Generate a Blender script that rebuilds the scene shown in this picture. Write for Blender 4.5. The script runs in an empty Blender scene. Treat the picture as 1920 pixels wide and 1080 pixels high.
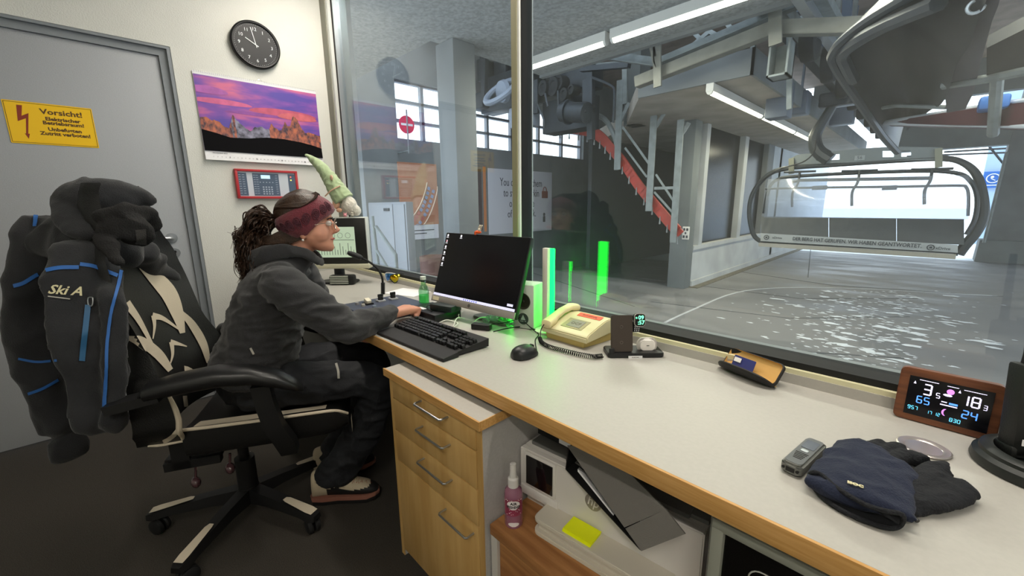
import bpy, bmesh, math, random
from mathutils import Vector, Matrix, noise
from mathutils.bvhtree import BVHTree
random.seed(7)
PI = math.pi
SC = bpy.context.scene
COL = SC.collection
V = Vector
# ---------------------------------------------------------------- camera
FPX, YAW, PITCH, ROLL, CH = 764.33, 0.794942, 0.202382, -0.0102517, 1.2
def cam_axes():
    cy, sy, cp, sp = math.cos(YAW), math.sin(YAW), math.cos(PITCH), math.sin(PITCH)
    f = V((-sy*cp, cy*cp, -sp)); r = V((cy, sy, 0)); u = r.cross(f)
    cr, sr = math.cos(ROLL), math.sin(ROLL)
    return cr*r + sr*u, -sr*r + cr*u, f
CR, CU, CF = cam_axes()
CO = V((0, 0, CH))
cam = bpy.data.cameras.new('camera'); camo = bpy.data.objects.new('camera', cam); COL.objects.link(camo)
cam.sensor_width = 36; cam.lens = FPX/1920*36; cam.clip_start = .02; cam.clip_end = 400
camo.matrix_world = Matrix(((CR.x, CU.x, -CF.x, 0), (CR.y, CU.y, -CF.y, 0), (CR.z, CU.z, -CF.z, CH), (0, 0, 0, 1)))
SC.camera = camo
def ray(x, y): return CF + CR*((x-960)/FPX) - CU*((y-540)/FPX)
def pz(x, y, z): d = ray(x, y); return CO + d*((z-CH)/d.z)
def py(x, y, Y): d = ray(x, y); return CO + d*(Y/d.y)
def px(x, y, X): d = ray(x, y); return CO + d*(X/d.x)
def pn(x, y, p0, n):
    d = ray(x, y); return CO + d*((p0-CO).dot(n)/d.dot(n))
# ---------------------------------------------------------------- materials
def lin(c):
    if isinstance(c, str):
        c = c.lstrip('#'); c = [int(c[i:i+2], 16)/255 for i in (0, 2, 4)]
    return tuple((v/12.92 if v <= .04045 else ((v+.055)/1.055)**2.4) for v in c) + (1,)
_m = {}
def M(name, col='#808080', rough=.5, metal=0., noise_amt=0., nscale=20., bump=0., bscale=60., emit=0., ecol=None, alpha=1., trans=0., spec=.5, coat=0., col2=None, stretch=None, sheen=0., ior=1.45, detail=4):
    if name in _m: return _m[name]
    m = bpy.data.materials.new(name); m.use_nodes = True
    nt = m.node_tree; b = nt.nodes['Principled BSDF']
    b.inputs['Base Color'].default_value = lin(col); b.inputs['Roughness'].default_value = rough
    b.inputs['Metallic'].default_value = metal; b.inputs['Specular IOR Level'].default_value = spec
    b.inputs['IOR'].default_value = ior
    b.inputs['Coat Weight'].default_value = coat
    if sheen: b.inputs['Sheen Weight'].default_value = sheen
    if alpha < 1: b.inputs['Alpha'].default_value = alpha
    if trans: b.inputs['Transmission Weight'].default_value = trans
    if emit:
        b.inputs['Emission Strength'].default_value = emit; b.inputs['Emission Color'].default_value = lin(ecol or col)
    tc = nt.nodes.new('ShaderNodeTexCoord'); src = tc.outputs['Object']
    if stretch:
        mp = nt.nodes.new('ShaderNodeMapping'); mp.inputs['Scale'].default_value = stretch
        nt.links.new(src, mp.inputs[0]); src = mp.outputs[0]
    if noise_amt or col2:
        n = nt.nodes.new('ShaderNodeTexNoise'); n.inputs['Scale'].default_value = nscale; n.inputs['Detail'].default_value = detail
        nt.links.new(src, n.inputs['Vector'])
        cr = nt.nodes.new('ShaderNodeValToRGB'); nt.links.new(n.outputs['Fac'], cr.inputs[0])
        c = lin(col)[:3]
        if col2: d = lin(col2)[:3]; e0, e1 = c, d
        else: e0 = tuple(v*(1-noise_amt) for v in c); e1 = tuple(min(1, v*(1+noise_amt)) for v in c)
        cr.color_ramp.elements[0].position = .35; cr.color_ramp.elements[1].position = .65
        cr.color_ramp.elements[0].color = e0+(1,); cr.color_ramp.elements[1].color = e1+(1,)
        nt.links.new(cr.outputs[0], b.inputs['Base Color'])
    if bump:
        n2 = nt.nodes.new('ShaderNodeTexNoise'); n2.inputs['Scale'].default_value = bscale; n2.inputs['Detail'].default_value = 3
        nt.links.new(src, n2.inputs['Vector'])
        bp = nt.nodes.new('ShaderNodeBump'); bp.inputs['Strength'].default_value = min(1, bump); bp.inputs['Distance'].default_value = .01*max(1, bump)
        nt.links.new(n2.outputs['Fac'], bp.inputs['Height']); nt.links.new(bp.outputs[0], b.inputs['Normal'])
    _m[name] = m; return m
def glassmat(name, tint='#ffffff', rough=0., ior=1.5, haze=0.):
    m = bpy.data.materials.new(name); m.use_nodes = True; nt = m.node_tree; nt.nodes.clear()
    o = nt.nodes.new('ShaderNodeOutputMaterial'); mx = nt.nodes.new('ShaderNodeMixShader'); fr = nt.nodes.new('ShaderNodeFresnel')
    t = nt.nodes.new('ShaderNodeBsdfTransparent'); g = nt.nodes.new('ShaderNodeBsdfGlossy')
    ge = nt.nodes.new('ShaderNodeNewGeometry'); mi = nt.nodes.new('ShaderNodeMix'); mi.inputs[2].default_value = ior; mi.inputs[3].default_value = 1/ior
    nt.links.new(ge.outputs['Backfacing'], mi.inputs[0]); nt.links.new(mi.outputs[0], fr.inputs[0]); t.inputs[0].default_value = lin(tint); g.inputs['Roughness'].default_value = rough
    nt.links.new(fr.outputs[0], mx.inputs[0]); nt.links.new(g.outputs[0], mx.inputs[2])
    if haze:
        d = nt.nodes.new('ShaderNodeBsdfDiffuse'); d.inputs[0].default_value = (.8, .85, .9, 1); m2 = nt.nodes.new('ShaderNodeMixShader'); m2.inputs[0].default_value = haze
        nt.links.new(t.outputs[0], m2.inputs[1]); nt.links.new(d.outputs[0], m2.inputs[2]); nt.links.new(m2.outputs[0], mx.inputs[1])
    else: nt.links.new(t.outputs[0], mx.inputs[1])
    nt.links.new(mx.outputs[0], o.inputs[0]); return m
# ---------------------------------------------------------------- objects
_W = {}
def thing(name, label, cat, loc=(0, 0, 0), rz=0., group=None, rot=None):
    o = bpy.data.objects.new(name, None); COL.objects.link(o); o.empty_display_size = .05
    R = Matrix.Rotation(rz, 4, 'Z') if rot is None else rot
    o.matrix_basis = Matrix.Translation(loc) @ R
    _W[o.name] = o.matrix_basis.copy()
    return tag(o, label, cat, group)
def tag(o, label=None, cat=None, group=None, kind=None):
    if label: o['label'] = label
    if cat: o['category'] = cat
    if group: o['group'] = group
    if kind: o['kind'] = kind
    return o
def W(o): return _W.get(o.name, Matrix())
def frame(o, x, z=None):
    """4x4 with origin o, x axis x, z axis z"""
    x = V(x).normalized(); z = V(z).normalized(); y = z.cross(x).normalized(); x = y.cross(z)
    return Matrix(((x.x, y.x, z.x, o[0]), (x.y, y.y, z.y, o[1]), (x.z, y.z, z.z, o[2]), (0, 0, 0, 1)))
def smooth_path(pts, n=6, closed=False):
    pts = [V(p) for p in pts]
    if len(pts) < 3: return pts
    out = []; N = len(pts)
    rng = range(N) if closed else range(N-1)
    for i in rng:
        p1, p2 = pts[i], pts[(i+1) % N]
        p0 = pts[i-1] if (closed or i > 0) else p1*2-p2
        p3 = pts[(i+2) % N] if (closed or i+2 < N) else p2*2-p1
        for k in range(n):
            t = k/n
            out.append(.5*((2*p1)+(p2-p0)*t+(2*p0-5*p1+4*p2-p3)*t*t+(3*p1-p0-3*p2+p3)*t**3))
    if not closed: out.append(pts[-1])
    return out
class MB:
    def __init__(s): s.bm = bmesh.new(); s.mi = 0; s.mats = []; s.T = Matrix()
    def use(s, m):
        if m not in s.mats: s.mats.append(m)
        s.mi = s.mats.index(m); return s
    def _fin(s, vs, fs):
        for f in fs: f.material_index = s.mi
    def face(s, pts):
        f = s.bm.faces.new([s.bm.verts.new(s.T @ V(p)) for p in pts]); f.material_index = s.mi; return f
    def grid(s, rows, closed_u=False, cap=False, flip=False):
        vr = [[s.bm.verts.new(s.T @ V(p)) for p in r] for r in rows]
        n = len(vr[0])
        for i in range(len(vr)-1):
            for j in range(n if closed_u else n-1):
                q = [vr[i][j], vr[i][(j+1) % n], vr[i+1][(j+1) % n], vr[i+1][j]]
                if flip: q.reverse()
                try: s.bm.faces.new(q).material_index = s.mi
                except ValueError: pass
        if cap:
            for r, rev in ((vr[0], True), (vr[-1], False)):
                q = list(r)
                if rev: q.reverse()
                try: s.bm.faces.new(q).material_index = s.mi
                except ValueError: pass
        return s
    def box(s, c, sz, rot=None, bev=0., seg=2, taper=None):
        r = bmesh.new(); bmesh.ops.create_cube(r, size=1)
        for v in r.verts:
            v.co = V((v.co.x*sz[0], v.co.y*sz[1], v.co.z*sz[2]))
            if taper and v.co.z > 0: v.co.x *= taper; v.co.y *= taper
        if bev: bmesh.ops.bevel(r, geom=r.edges[:], offset=min(bev, min(sz)*.49), segments=seg, affect='EDGES', profile=.5)
        m = Matrix.Translation(c) @ (rot.to_4x4() if rot is not None else Matrix())
        s._merge(r, m); return s
    def _merge(s, r, m):
        m = s.T @ m; mp = {}
        for v in r.verts: mp[v] = s.bm.verts.new(m @ v.co)
        flip = m.determinant() < 0
        for f in r.faces:
            q = [mp[v] for v in f.verts]
            if flip: q.reverse()
            try: s.bm.faces.new(q).material_index = s.mi
            except ValueError: pass
        r.free()
    def bx(s, x0, x1, y0, y1, z0, z1, bev=0.):
        return s.box(((x0+x1)/2, (y0+y1)/2, (z0+z1)/2), (abs(x1-x0), abs(y1-y0), abs(z1-z0)), bev=bev)
    def cyl(s, a, b, r, r2=None, seg=16, cap=True):
        a, b = V(a), V(b); r2 = r if r2 is None else r2
        d = (b-a).normalized(); u = d.orthogonal().normalized(); w = d.cross(u)
        rows = [[p+(u*math.cos(t)+w*math.sin(t))*q for t in [2*PI*k/seg for k in range(seg)]] for p, q in ((a, r), (b, r2))]
        return s.grid(rows, True, cap)
    def bar(s, a, b, w, h, up=(0, 0, 1)):
        a, b = V(a), V(b); d = b-a; x = d.normalized(); up = V(up)
        if abs(x.dot(up)) > .98: up = V((0, 1, 0))
        y = up.cross(x).normalized(); z = x.cross(y)
        m = Matrix(((x.x, y.x, z.x), (x.y, y.y, z.y), (x.z, y.z, z.z)))
        return s.box((a+b)/2, (d.length, w, h), m)
    def angle(s, a, b, w, t=.006, up=(0, 0, 1), side=1):
        "an L profile bar"
        a, b = V(a), V(b); x = (b-a).normalized(); up = V(up)
        if abs(x.dot(up)) > .98: up = V((0, 1, 0))
        y = up.cross(x).normalized(); z = x.cross(y)
        s.bar(a, b, w, t, up); s.bar(a+z*w/2+y*side*w/2, b+z*w/2+y*side*w/2, t, w, up); return s
    def tube(s, pts, r, seg=8, closed=False, n=0, cap=True):
        pts = smooth_path(pts, n, closed) if n else [V(p) for p in pts]
        N = len(pts); rows = []; u = None
        for i, p in enumerate(pts):
            a = pts[i-1] if (i > 0 or closed) else p; b = pts[(i+1) % N] if (i < N-1 or closed) else p
            d = (b-a)
            if d.length < 1e-9: d = V((0, 0, 1))
            d.normalize()
            if u is None: u = d.orthogonal().normalized()
            u = (u-d*u.dot(d))
            if u.length < 1e-6: u = d.orthogonal()
            u.normalize(); w = d.cross(u)
            rr = r(i/(N-1)) if callable(r) else (r[min(len(r)-1, int(i*len(r)/N))] if isinstance(r, (list, tuple)) else r)
            rows.append([p+(u*math.cos(t)+w*math.sin(t))*rr for t in [2*PI*k/seg for k in range(seg)]])
        if closed: rows.append(rows[0]); cap = False
        return s.grid(rows, True, cap)
    def lathe(s, prof, o=(0, 0, 0), ax=(0, 0, 1), seg=24, cap=True, sx=1.):
        o = V(o); d = V(ax).normalized(); u = V((1, 0, 0)) if abs(d.z) > .9 else d.orthogonal().normalized(); u = (u-d*u.dot(d)).normalized(); w = d.cross(u)
        rows = [[o+d*z+(u*math.cos(t)*sx+w*math.sin(t))*max(r, 1e-4) for t in [2*PI*k/seg for k in range(seg)]] for r, z in prof]
        return s.grid(rows, True, cap)
    def sph(s, c, r, sc=(1, 1, 1), seg=16, rot=None):
        b = bmesh.new(); bmesh.ops.create_uvsphere(b, u_segments=seg, v_segments=max(6, seg//2), radius=r)
        m = Matrix.Translation(c) @ (rot.to_4x4() if rot is not None else Matrix()) @ Matrix.Diagonal((sc[0], sc[1], sc[2], 1))
        s._merge(b, m); return s
    def prism(s, poly, m=Matrix(), t=.01, bev=0.):
        """2d polygon in the xy plane of frame m, extruded along its z from 0 to t"""
        b = bmesh.new(); lo = [b.verts.new((p[0], p[1], 0)) for p in poly]; hi = [b.verts.new((p[0], p[1], t)) for p in poly]
        n = len(poly); b.faces.new(list(reversed(lo))); b.faces.new(hi)
        for i in range(n): b.faces.new([lo[i], lo[(i+1) % n], hi[(i+1) % n], hi[i]])
        bmesh.ops.recalc_face_normals(b, faces=b.faces[:])
        if bev: bmesh.ops.bevel(b, geom=[e for e in b.edges], offset=bev, segments=2, affect='EDGES')
        s._merge(b, m); return s
    def build(s, name, mat=None, parent=None, angle=35, label=None, raw=False):
        if mat is not None and not s.mats: s.mats = [mat] if not isinstance(mat, list) else mat
        me = bpy.data.meshes.new(name)
        if parent is not None: s.bm.transform(W(parent).inverted())
        s.bm.normal_update(); s.bm.to_mesh(me); s.bm.free()
        return obj_from(me, name, s.mats, parent, angle, label)
def obj_from(me, name, mats, parent=None, angle=35, label=None):
    for m in mats: me.materials.append(m)
    for p in me.polygons: p.use_smooth = True
    if angle < 180: me.set_sharp_from_angle(angle=math.radians(angle))
    o = bpy.data.objects.new(name, me); COL.objects.link(o)
    if parent is not None: o.parent = parent; _W[o.name] = W(parent)
    else: _W[o.name] = Matrix()
    if label: o['label'] = label
    return o
def struct(name, mb, mat=None, angle=35):
    o = mb.build(name, mat, None, angle); o['kind'] = 'structure'; return o
def solo(name, mb, mat, label, cat, group=None, angle=35, loc=None):
    """a one-mesh thing; its origin is put at the centre of its bottom"""
    cs = [v.co for v in mb.bm.verts]
    c = V(((min(p.x for p in cs)+max(p.x for p in cs))/2, (min(p.y for p in cs)+max(p.y for p in cs))/2, min(p.z for p in cs)))
    for v in mb.bm.verts: v.co -= c
    o = mb.build(name, mat, None, angle); o.location = c; _W[o.name] = Matrix.Translation(c)
    return tag(o, label, cat, group)
def fuse(mbs, voxel=.008, smooth=3, wr=0., ws=20., wr2=0., ws2=60., stretch=(1, 1, 1), dec=0.):
    """weld closed lumps into one continuous skin; returns a bmesh in world space"""
    me = bpy.data.meshes.new('t'); mbs.bm.to_mesh(me); mbs.bm.free()
    o = bpy.data.objects.new('t', me); COL.objects.link(o)
    a = o.modifiers.new('r', 'REMESH'); a.mode = 'VOXEL'; a.voxel_size = voxel
    if smooth: b = o.modifiers.new('s', 'SMOOTH'); b.iterations = smooth; b.factor = .6
    dg = bpy.context.evaluated_depsgraph_get(); dg.update()
    me2 = bpy.data.meshes.new_from_object(o.evaluated_get(dg)); bpy.data.objects.remove(o)
    r = MB(); r.bm.from_mesh(me2)
    r.bm.normal_update()
    return r
def wrinkle(r, amp, scale, stretch=(1, 1, 1), amp2=0., scale2=50., mask=None, seed=0):
    r.bm.normal_update(); ds = []
    for v in r.bm.verts:
        p = V((v.co.x*stretch[0]+seed, v.co.y*stretch[1], v.co.z*stretch[2]))
        d = amp*(.5-1.6*abs(noise.noise(p*scale)))+amp2*noise.noise(p*scale2)
        if mask: d *= mask(v.co)
        ds.append((v, v.normal*d))
    for v, d in ds: v.co += d
    return r
def bvh(mb):
    return BVHTree.FromBMesh(mb.bm)
def cast(b, x, y, lift=.0015):
    d = ray(x, y).normalized(); h = b.ray_cast(CO, d)
    if h[0] is None: return None, None
    n = h[1] if h[1].dot(d) < 0 else -h[1]
    return h[0]+n*lift, n
def ribbon(mb, b, pts, w, lift=.0025, n=8, fall=None):
    """a band laid on surface b along picture points; w = half width in px (number or list)"""
    P = smooth_path([V((p[0], p[1], 0)) for p in pts], n) if len(pts) > 2 else [V((pts[0][0]+(pts[1][0]-pts[0][0])*k/12, pts[0][1]+(pts[1][1]-pts[0][1])*k/12, 0)) for k in range(13)]
    rows = []; last = None
    for i, p in enumerate(P):
        a, c = P[max(0, i-1)], P[min(len(P)-1, i+1)]; t = (c-a)
        if t.length < 1e-6: continue
        t.normalize(); s = V((-t.y, t.x, 0))
        t_ = i/(len(P)-1)
        ww = w(t_) if callable(w) else w
        row = []
        for k in (-1, -.33, .33, 1):
            q = p+s*k*ww; h, nn = cast(b, q.x, q.y, lift)
            row.append(h)
        if any(h is None for h in row) or (last and max((row[j]-last[j]).length for j in range(4)) > .12):
            if len(rows) > 1: mb.grid(rows)
            rows = []; last = None
            if any(h is None for h in row): continue
        rows.append(row); last = row
    if len(rows) > 1: mb.grid(rows)
def text(mb, s, m, size, t=.0004, align='CENTER', sx=1., bold=0., ls=1., shear=0.):
    """lettering as solid geometry in the xy plane of frame m"""
    c = bpy.data.curves.new('t', 'FONT'); c.body = s; c.size = size; c.extrude = t; c.align_x = align; c.align_y = 'CENTER'; c.resolution_u = 2; c.offset = bold; c.space_line = ls; c.shear = shear
    o = bpy.data.objects.new('t', c); COL.objects.link(o); dg = bpy.context.evaluated_depsgraph_get(); dg.update()
    me = bpy.data.meshes.new_from_object(o.evaluated_get(dg)); bpy.data.objects.remove(o)
    b = bmesh.new(); b.from_mesh(me); bpy.data.meshes.remove(me)
    for v in b.verts: v.co.x *= sx
    mb._merge(b, m); return mb
def ell(c, a, b, n=24, p=2.):
    out = []
    for k in range(n):
        t = 2*PI*k/n; x, y = math.cos(t), math.sin(t)
        out.append(c+a*(abs(x)**(2/p)*(1 if x > 0 else -1))+b*(abs(y)**(2/p)*(1 if y > 0 else -1)))
    return out
def rrect(w, h, r, n=5, cx=0., cy=0.):
    out = []
    for sx, sy, a0 in ((1, 1, 0), (-1, 1, PI/2), (-1, -1, PI), (1, -1, 1.5*PI)):
        for k in range(n+1):
            a = a0+k/n*PI/2; out.append((cx+sx*(w/2-r)+r*math.cos(a), cy+sy*(h/2-r)+r*math.sin(a)))
    return out
def area(name, loc, size, power, col='#ffffff', rot=(0, 0, 0), spread=PI):
    l = bpy.data.lights.new(name, 'AREA'); l.shape = 'RECTANGLE'; l.size, l.size_y = size; l.energy = power; l.color = lin(col)[:3]; l.spread = spread
    o = bpy.data.objects.new(name, l); COL.objects.link(o); o.location = loc; o.rotation_euler = rot; return o
# ================================================================ the setting: control room
XL, YG, RC = -3.076, 1.28, 2.75
m_wall = M('white_plaster', '#d3d3cd', .9, noise_amt=.03, nscale=3, bump=.25, bscale=160)
m_trimg = M('grey_steel_paint', '#83888d', .5, bump=.05, bscale=200)
m_door = M('door_grey_paint', '#a3a6aa', .55, noise_amt=.03, nscale=260, bump=.12, bscale=300)
m_carpet = M('dark_carpet', '#4b463e', 1, col2='#2f2b27', nscale=420, bump=.6, bscale=500)
m_lam = M('grey_laminate', '#afaca5', .42, noise_amt=.02, nscale=120)
m_lamd = M('grey_panel_laminate', '#b3b1af', .5, noise_amt=.04, nscale=150)
m_oak = M('oak_edge', '#cfa163', .5, col2='#bf8f4e', nscale=6, stretch=(2, 30, 30), bump=.05)
m_birch = M('birch_front', '#cba66a', .5, col2='#bd9557', nscale=5, stretch=(6, 6, .8), bump=.03)
m_black = M('black_plastic', '#141415', .45, bump=.05, bscale=300)
m_rub = M('black_rubber', '#0d0e0f', .7)
m_alu = M('aluminium', '#b4b8bc', .35, metal=.9)
m_chrome = M('chrome', '#d8d8d8', .12, metal=1)
m_white = M('white_plastic', '#dcd9d2', .4)
m_paper = M('paper', '#e8e8ea', .8)

b = MB(); b.bx(XL-.3, 1.7, -1.8, YG+.04, -.12, 0); struct('floor', b, m_carpet)
b = MB(); b.bx(XL-.2, 1.7, -1.8, YG+.04, RC, RC+.1); struct('ceiling', b, M('ceiling_white', '#c9c9c4', .9, bump=.3, bscale=80))
b = MB(); b.bx(XL-.2, XL, .395, YG+.05, 0, RC); b.bx(XL-.2, XL, -.66, .395, 2.07, RC); b.bx(XL-.2, XL, -1.8, -.66, 0, RC)
struct('wall_left', b, m_wall)
b = MB(); b.bx(XL-.2, 1.7, -1.9, -1.8, 0, RC); struct('wall_back', b, m_wall)
b = MB(); b.bx(1.6, 1.7, -1.8, YG+.04, 0, RC); struct('wall_right', b, m_wall)
b = MB(); b.bx(XL, 1.6, YG-.04, YG+.14, 0, .765); struct('wall_front', b, M('under_window_wall', '#bdbcb8', .9, bump=.1, bscale=90))
# door
d = bpy.data.objects.new('door_1', None); COL.objects.link(d); d['kind'] = 'structure'
b = MB(); b.bx(-3.16, -3.112, -.60, .342, .008, 2.02, .003); b.build('door_leaf', m_door, d)
b = MB()
for (y0, y1, z0, z1) in ((.342, .378, 0, 2.056), (-.64, -.60, 0, 2.056), (-.60, .342, 2.02, 2.056)):
    b.bx(-3.17, -3.098, y0, y1, z0, z1)
for (y0, y1, z0, z1) in ((.378, .397, 0, 2.072), (-.66, -.64, 0, 2.072), (-.64, .378, 2.056, 2.072)):
    b.bx(-3.17, -3.079, y0, y1, z0, z1)
b.build('door_frame', m_trimg, d)
b = MB(); hy, hz = .262, 1.028
b.cyl((-3.112, hy, hz), (-3.104, hy, hz), .027, seg=28); b.tube([(-3.106, hy, hz), (-3.062, hy, hz), (-3.052, hy-.012, hz), (-3.052, hy-.135, hz)], .0098, seg=12)
b.build('door_handle', m_alu, d)
b = MB(); b.cyl((-3.112, hy+.003, hz-.088), (-3.106, hy+.003, hz-.088), .026, seg=28); b.build('keyhole_plate', m_alu, d)
b = MB(); b.cyl((-3.106, hy+.003, hz-.082), (-3.1045, hy+.003, hz-.082), .008); b.bx(-3.106, -3.1045, hy-.001, hy+.007, hz-.102, hz-.084); b.build('lock_cylinder', m_black, d)
# warning sign
t = thing('warning_sign', 'yellow sign with red lightning arrow stuck on the grey door', 'sign', (-3.112, -.115, 1.60))
Fs = frame((-3.111, -.1145, 1.607), (0, 1, 0), (1, 0, 0))
b = MB(); b.prism(rrect(.296, .193, .003), Fs, .0015); b.build('sign_plate', M('sign_yellow', '#f5c400', .45), t)
rd = M('sign_red_brown', '#8c3114', .5); dk = M('sign_dark', '#5a3b12', .5)
b = MB().use(rd)
lz = lambda pts: [(x, y) for x, y in pts]
b.prism(lz([(-.105, .078), (-.087, .078), (-.096, .03), (-.072, .045), (-.088, -.05), (-.083, -.05), (-.090, -.074), (-.099, -.05), (-.095, -.05), (-.084, .02), (-.112, .004)]), Fs @ Matrix.Translation((0, 0, .0016)), .0006)
b.use(dk)
for s, y, z, w in (('Vorsicht!', .060, .034, 1.15), ('Elektrischer', .028, .0225, 1.1), ('Betriebsraum!', .009, .0225, 1.1), ('Unbefugten', -.020, .0225, 1.1), ('Zutritt verboten!', -.041, .0225, 1.1)):
    text(b, s, Fs @ Matrix.Translation((.038, y-.002, .0018)), z, sx=w, bold=.0009)
for (cx, cy, w, h) in ((0, .0905, .288, .0018), (0, -.0905, .288, .0018), (-.1435, 0, .0018, .182), (.1435, 0, .0018, .182)):
    b.box(Fs @ V((cx, cy, .0018)), (.0006, w, h))
b.build('lettering', None, t, label='dark lettering, border and red arrow')
# ---------------------------------------------------------------- window
w = bpy.data.objects.new('window_1', None); COL.objects.link(w); w['kind'] = 'structure'
m_ol = M('olive_frame_paint', '#7d7c70', .6)
b = MB(); b.bx(XL, -2.995, 1.235, 1.40, .74, RC); b.build('frame_post', m_ol, w)
b = MB(); b.bx(-2.995, -2.966, 1.242, 1.31, .78, RC); b.build('glazing_bead', M('pale_bead', '#c9ccc8', .4), w)
b = MB(); b.bx(-2.966, -2.925, 1.262, 1.30, .78, RC); b.build('gasket', m_rub, w)
b = MB(); b.bx(-2.925, -2.917, 1.255, 1.30, .78, RC); b.bx(-2.917, -2.82, 1.30, 1.33, .78, RC); b.build('outer_profile', m_alu, w)
for nm, x0, x1, y0, y1, mm in (('mullion', -1.250, -1.222, 1.235, 1.33, M('brass_olive', '#8e8a6e', .45)), ('mullion_bead', -1.222, -1.212, 1.24, 1.32, M('mullion_bright', '#e8e8e4', .3)), ('mullion_gasket', -1.212, -1.207, 1.25, 1.31, m_rub)):
    b = MB(); b.bx(x0, x1, y0, y1, .79, RC); b.build(nm, mm, w)
b = MB(); b.bx(XL+.08, 1.6, 1.2, 1.33, .765, .778); b.build('sill_strip', M('cream_strip', '#d8d3ae', .45), w)
b = MB(); b.bx(XL+.08, 1.6, 1.212, 1.30, .778, .795); b.build('sill_gasket', m_rub, w)
b = MB(); b.bx(XL+.08, 1.6, 1.235, 1.33, RC-.06, RC); b.build('head_rail', m_alu, w)
mg = glassmat('window_glass', '#eef4f6', 0, 1.62, haze=.014)
b = MB(); b.bx(-2.93, -1.23, YG-.003, YG+.003, .79, RC-.05); b.build('pane', mg, w)
b = MB(); b.bx(-1.21, 1.6, YG-.003, YG+.003, .79, RC-.05); b.build('pane', mg, w)
# ---------------------------------------------------------------- hall
ZF = -.5
def concrete(name, col='#8d8f8e', **k): return M(name, col, .85, noise_amt=k.pop('na', .12), nscale=k.pop('ns', 1.7), bump=k.pop('bump', .12), bscale=k.pop('bs', 25), detail=8, **k)
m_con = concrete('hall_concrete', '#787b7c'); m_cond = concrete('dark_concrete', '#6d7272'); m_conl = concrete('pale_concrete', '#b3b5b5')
# floor: wet concrete slabs with joints
m = M('hall_floor', '#8f9194', .35, noise_amt=.1, nscale=.8); nt = m.node_tree; bs = nt.nodes['Principled BSDF']
tc = nt.nodes.new('ShaderNodeTexCoord'); mp = nt.nodes.new('ShaderNodeMapping'); mp.inputs['Scale'].default_value = (.45, 1.1, 1); nt.links.new(tc.outputs['Object'], mp.inputs[0])
n1 = nt.nodes.new('ShaderNodeTexNoise'); n1.inputs['Scale'].default_value = 1.6; n1.inputs['Detail'].default_value = 7; n1.inputs['Roughness'].default_value = .62; nt.links.new(mp.outputs[0], n1.inputs[0])
rr = nt.nodes.new('ShaderNodeValToRGB'); rr.color_ramp.elements[0].position = .38; rr.color_ramp.elements[0].color = (.165, .163, .163, 1); rr.color_ramp.elements[1].position = .66; rr.color_ramp.elements[1].color = (.235, .232, .232, 1)
nt.links.new(n1.outputs[0], rr.inputs[0]); nt.links.new(rr.outputs[0], bs.inputs['Base Color'])
r2 = nt.nodes.new('ShaderNodeValToRGB'); r2.color_ramp.elements[0].position = .4; r2.color_ramp.elements[0].color = (.5, .5, .5, 1); r2.color_ramp.elements[1].position = .6; r2.color_ramp.elements[1].color = (.8, .8, .8, 1)
nt.links.new(n1.outputs[0], r2.inputs[0]); nt.links.new(r2.outputs[0], bs.inputs['Roughness'])
b = MB(); b.bx(-8.2, 6, 1.42, 8.17, ZF-.2, ZF)
b.bx(-3.315, 6, 8.17, 17.35, ZF-.2, ZF); b.bx(-8.2, -3.315, 8.17, 14.2, ZF-.55, ZF-.35)
struct('floor_hall', b, m)
# slab joints and a drain kerb
b = MB(); mj = M('joint_dark', '#4f5153', .9)
P = lambda x, y: pz(x, y, ZF)+V((0, 0, .002))
for pts in ([(1190, 520), (1500, 560), (1720, 560)], [(1220, 566), (1480, 597), (1705, 594)], [(1385, 650), (1520, 661), (1695, 672)], [(1000, 512), (1190, 575)], [(1560, 535), (1880, 556)], [(1390, 510), (1560, 535)], [(1520, 467), (1515, 520)]):
    for i in range(len(pts)-1):
        p, q = P(*pts[i]), P(*pts[i+1]); b.bar(p, q, .018, .006)
tag(b.build('trim_1', mj), kind='structure')
b = MB(); mj2 = M('joint_pale', '#b9bbbd', .8)
pts = smooth_path([P(1180, 640), P(1290, 585), P(1400, 545), P(1560, 540), P(1870, 555)], 6)
for p, q in zip(pts, pts[1:]): b.bar(p, q, .04, .008)
tag(b.build('trim_2', mj2), kind='structure')
b = MB(); b.bx(-3.32, -3.12, 8.3, 19, ZF, ZF+.015); tag(b.build('trim_3', M('gravel_strip', '#6b6659', 1, noise_amt=.3, nscale=30, bump=.5, bscale=40)), kind='structure')
# ceiling slabs
m_acu = M('wood_wool_ceiling', '#8d8f8f', .95, noise_amt=.22, nscale=26, bump=.5, bscale=40)
b = MB(); b.bx(-4.44, 2.3, 1.42, 4.98, 3.1, 3.42); b.bx(-8.2, -4.44, 1.42, 3.05, 3.1, 3.42); struct('ceiling_hall', b, m_acu)
b = MB(); b.bx(-4.44, 2.3, 4.98, 5.06, 3.06, 3.5); struct('trim_4', b, m_con)
b = MB(); b.prism([(-1.776, 5.835), (-1.776, 17.3), (-6.9, 17.3), (-6.6, 14.1), (-6.28, 9.16), (-4.66, 7.87), (-3.25, 5.835)], Matrix.Translation((0, 0, 2.71)), .27); struct('ceiling_platform', b, M('warm_concrete', '#9c948a', .85, noise_amt=.14, nscale=2.2, bump=.1, bscale=20))
b = MB(); b.bx(-3.25, -1.74, 5.80, 5.835, 2.70, 3.0); b.bx(-1.776, -1.74, 5.80, 17.3, 2.70, 3.0); struct('trim_5', b, m_con)
b = MB(); b.bx(-8.4, 6, 5.06, 17.5, 4.9, 5.2); struct('ceiling_high', b, M('brown_board_ceiling', '#9a8a80', .9, noise_amt=.15, nscale=3))
b = MB(); b.bx(5.9, 6.1, 1.4, 17.3, 1.5, 5.2); struct('daylight_block_right', b, m_cond)  # unseen upper wall, added to cut the side daylight in the hall
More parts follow.
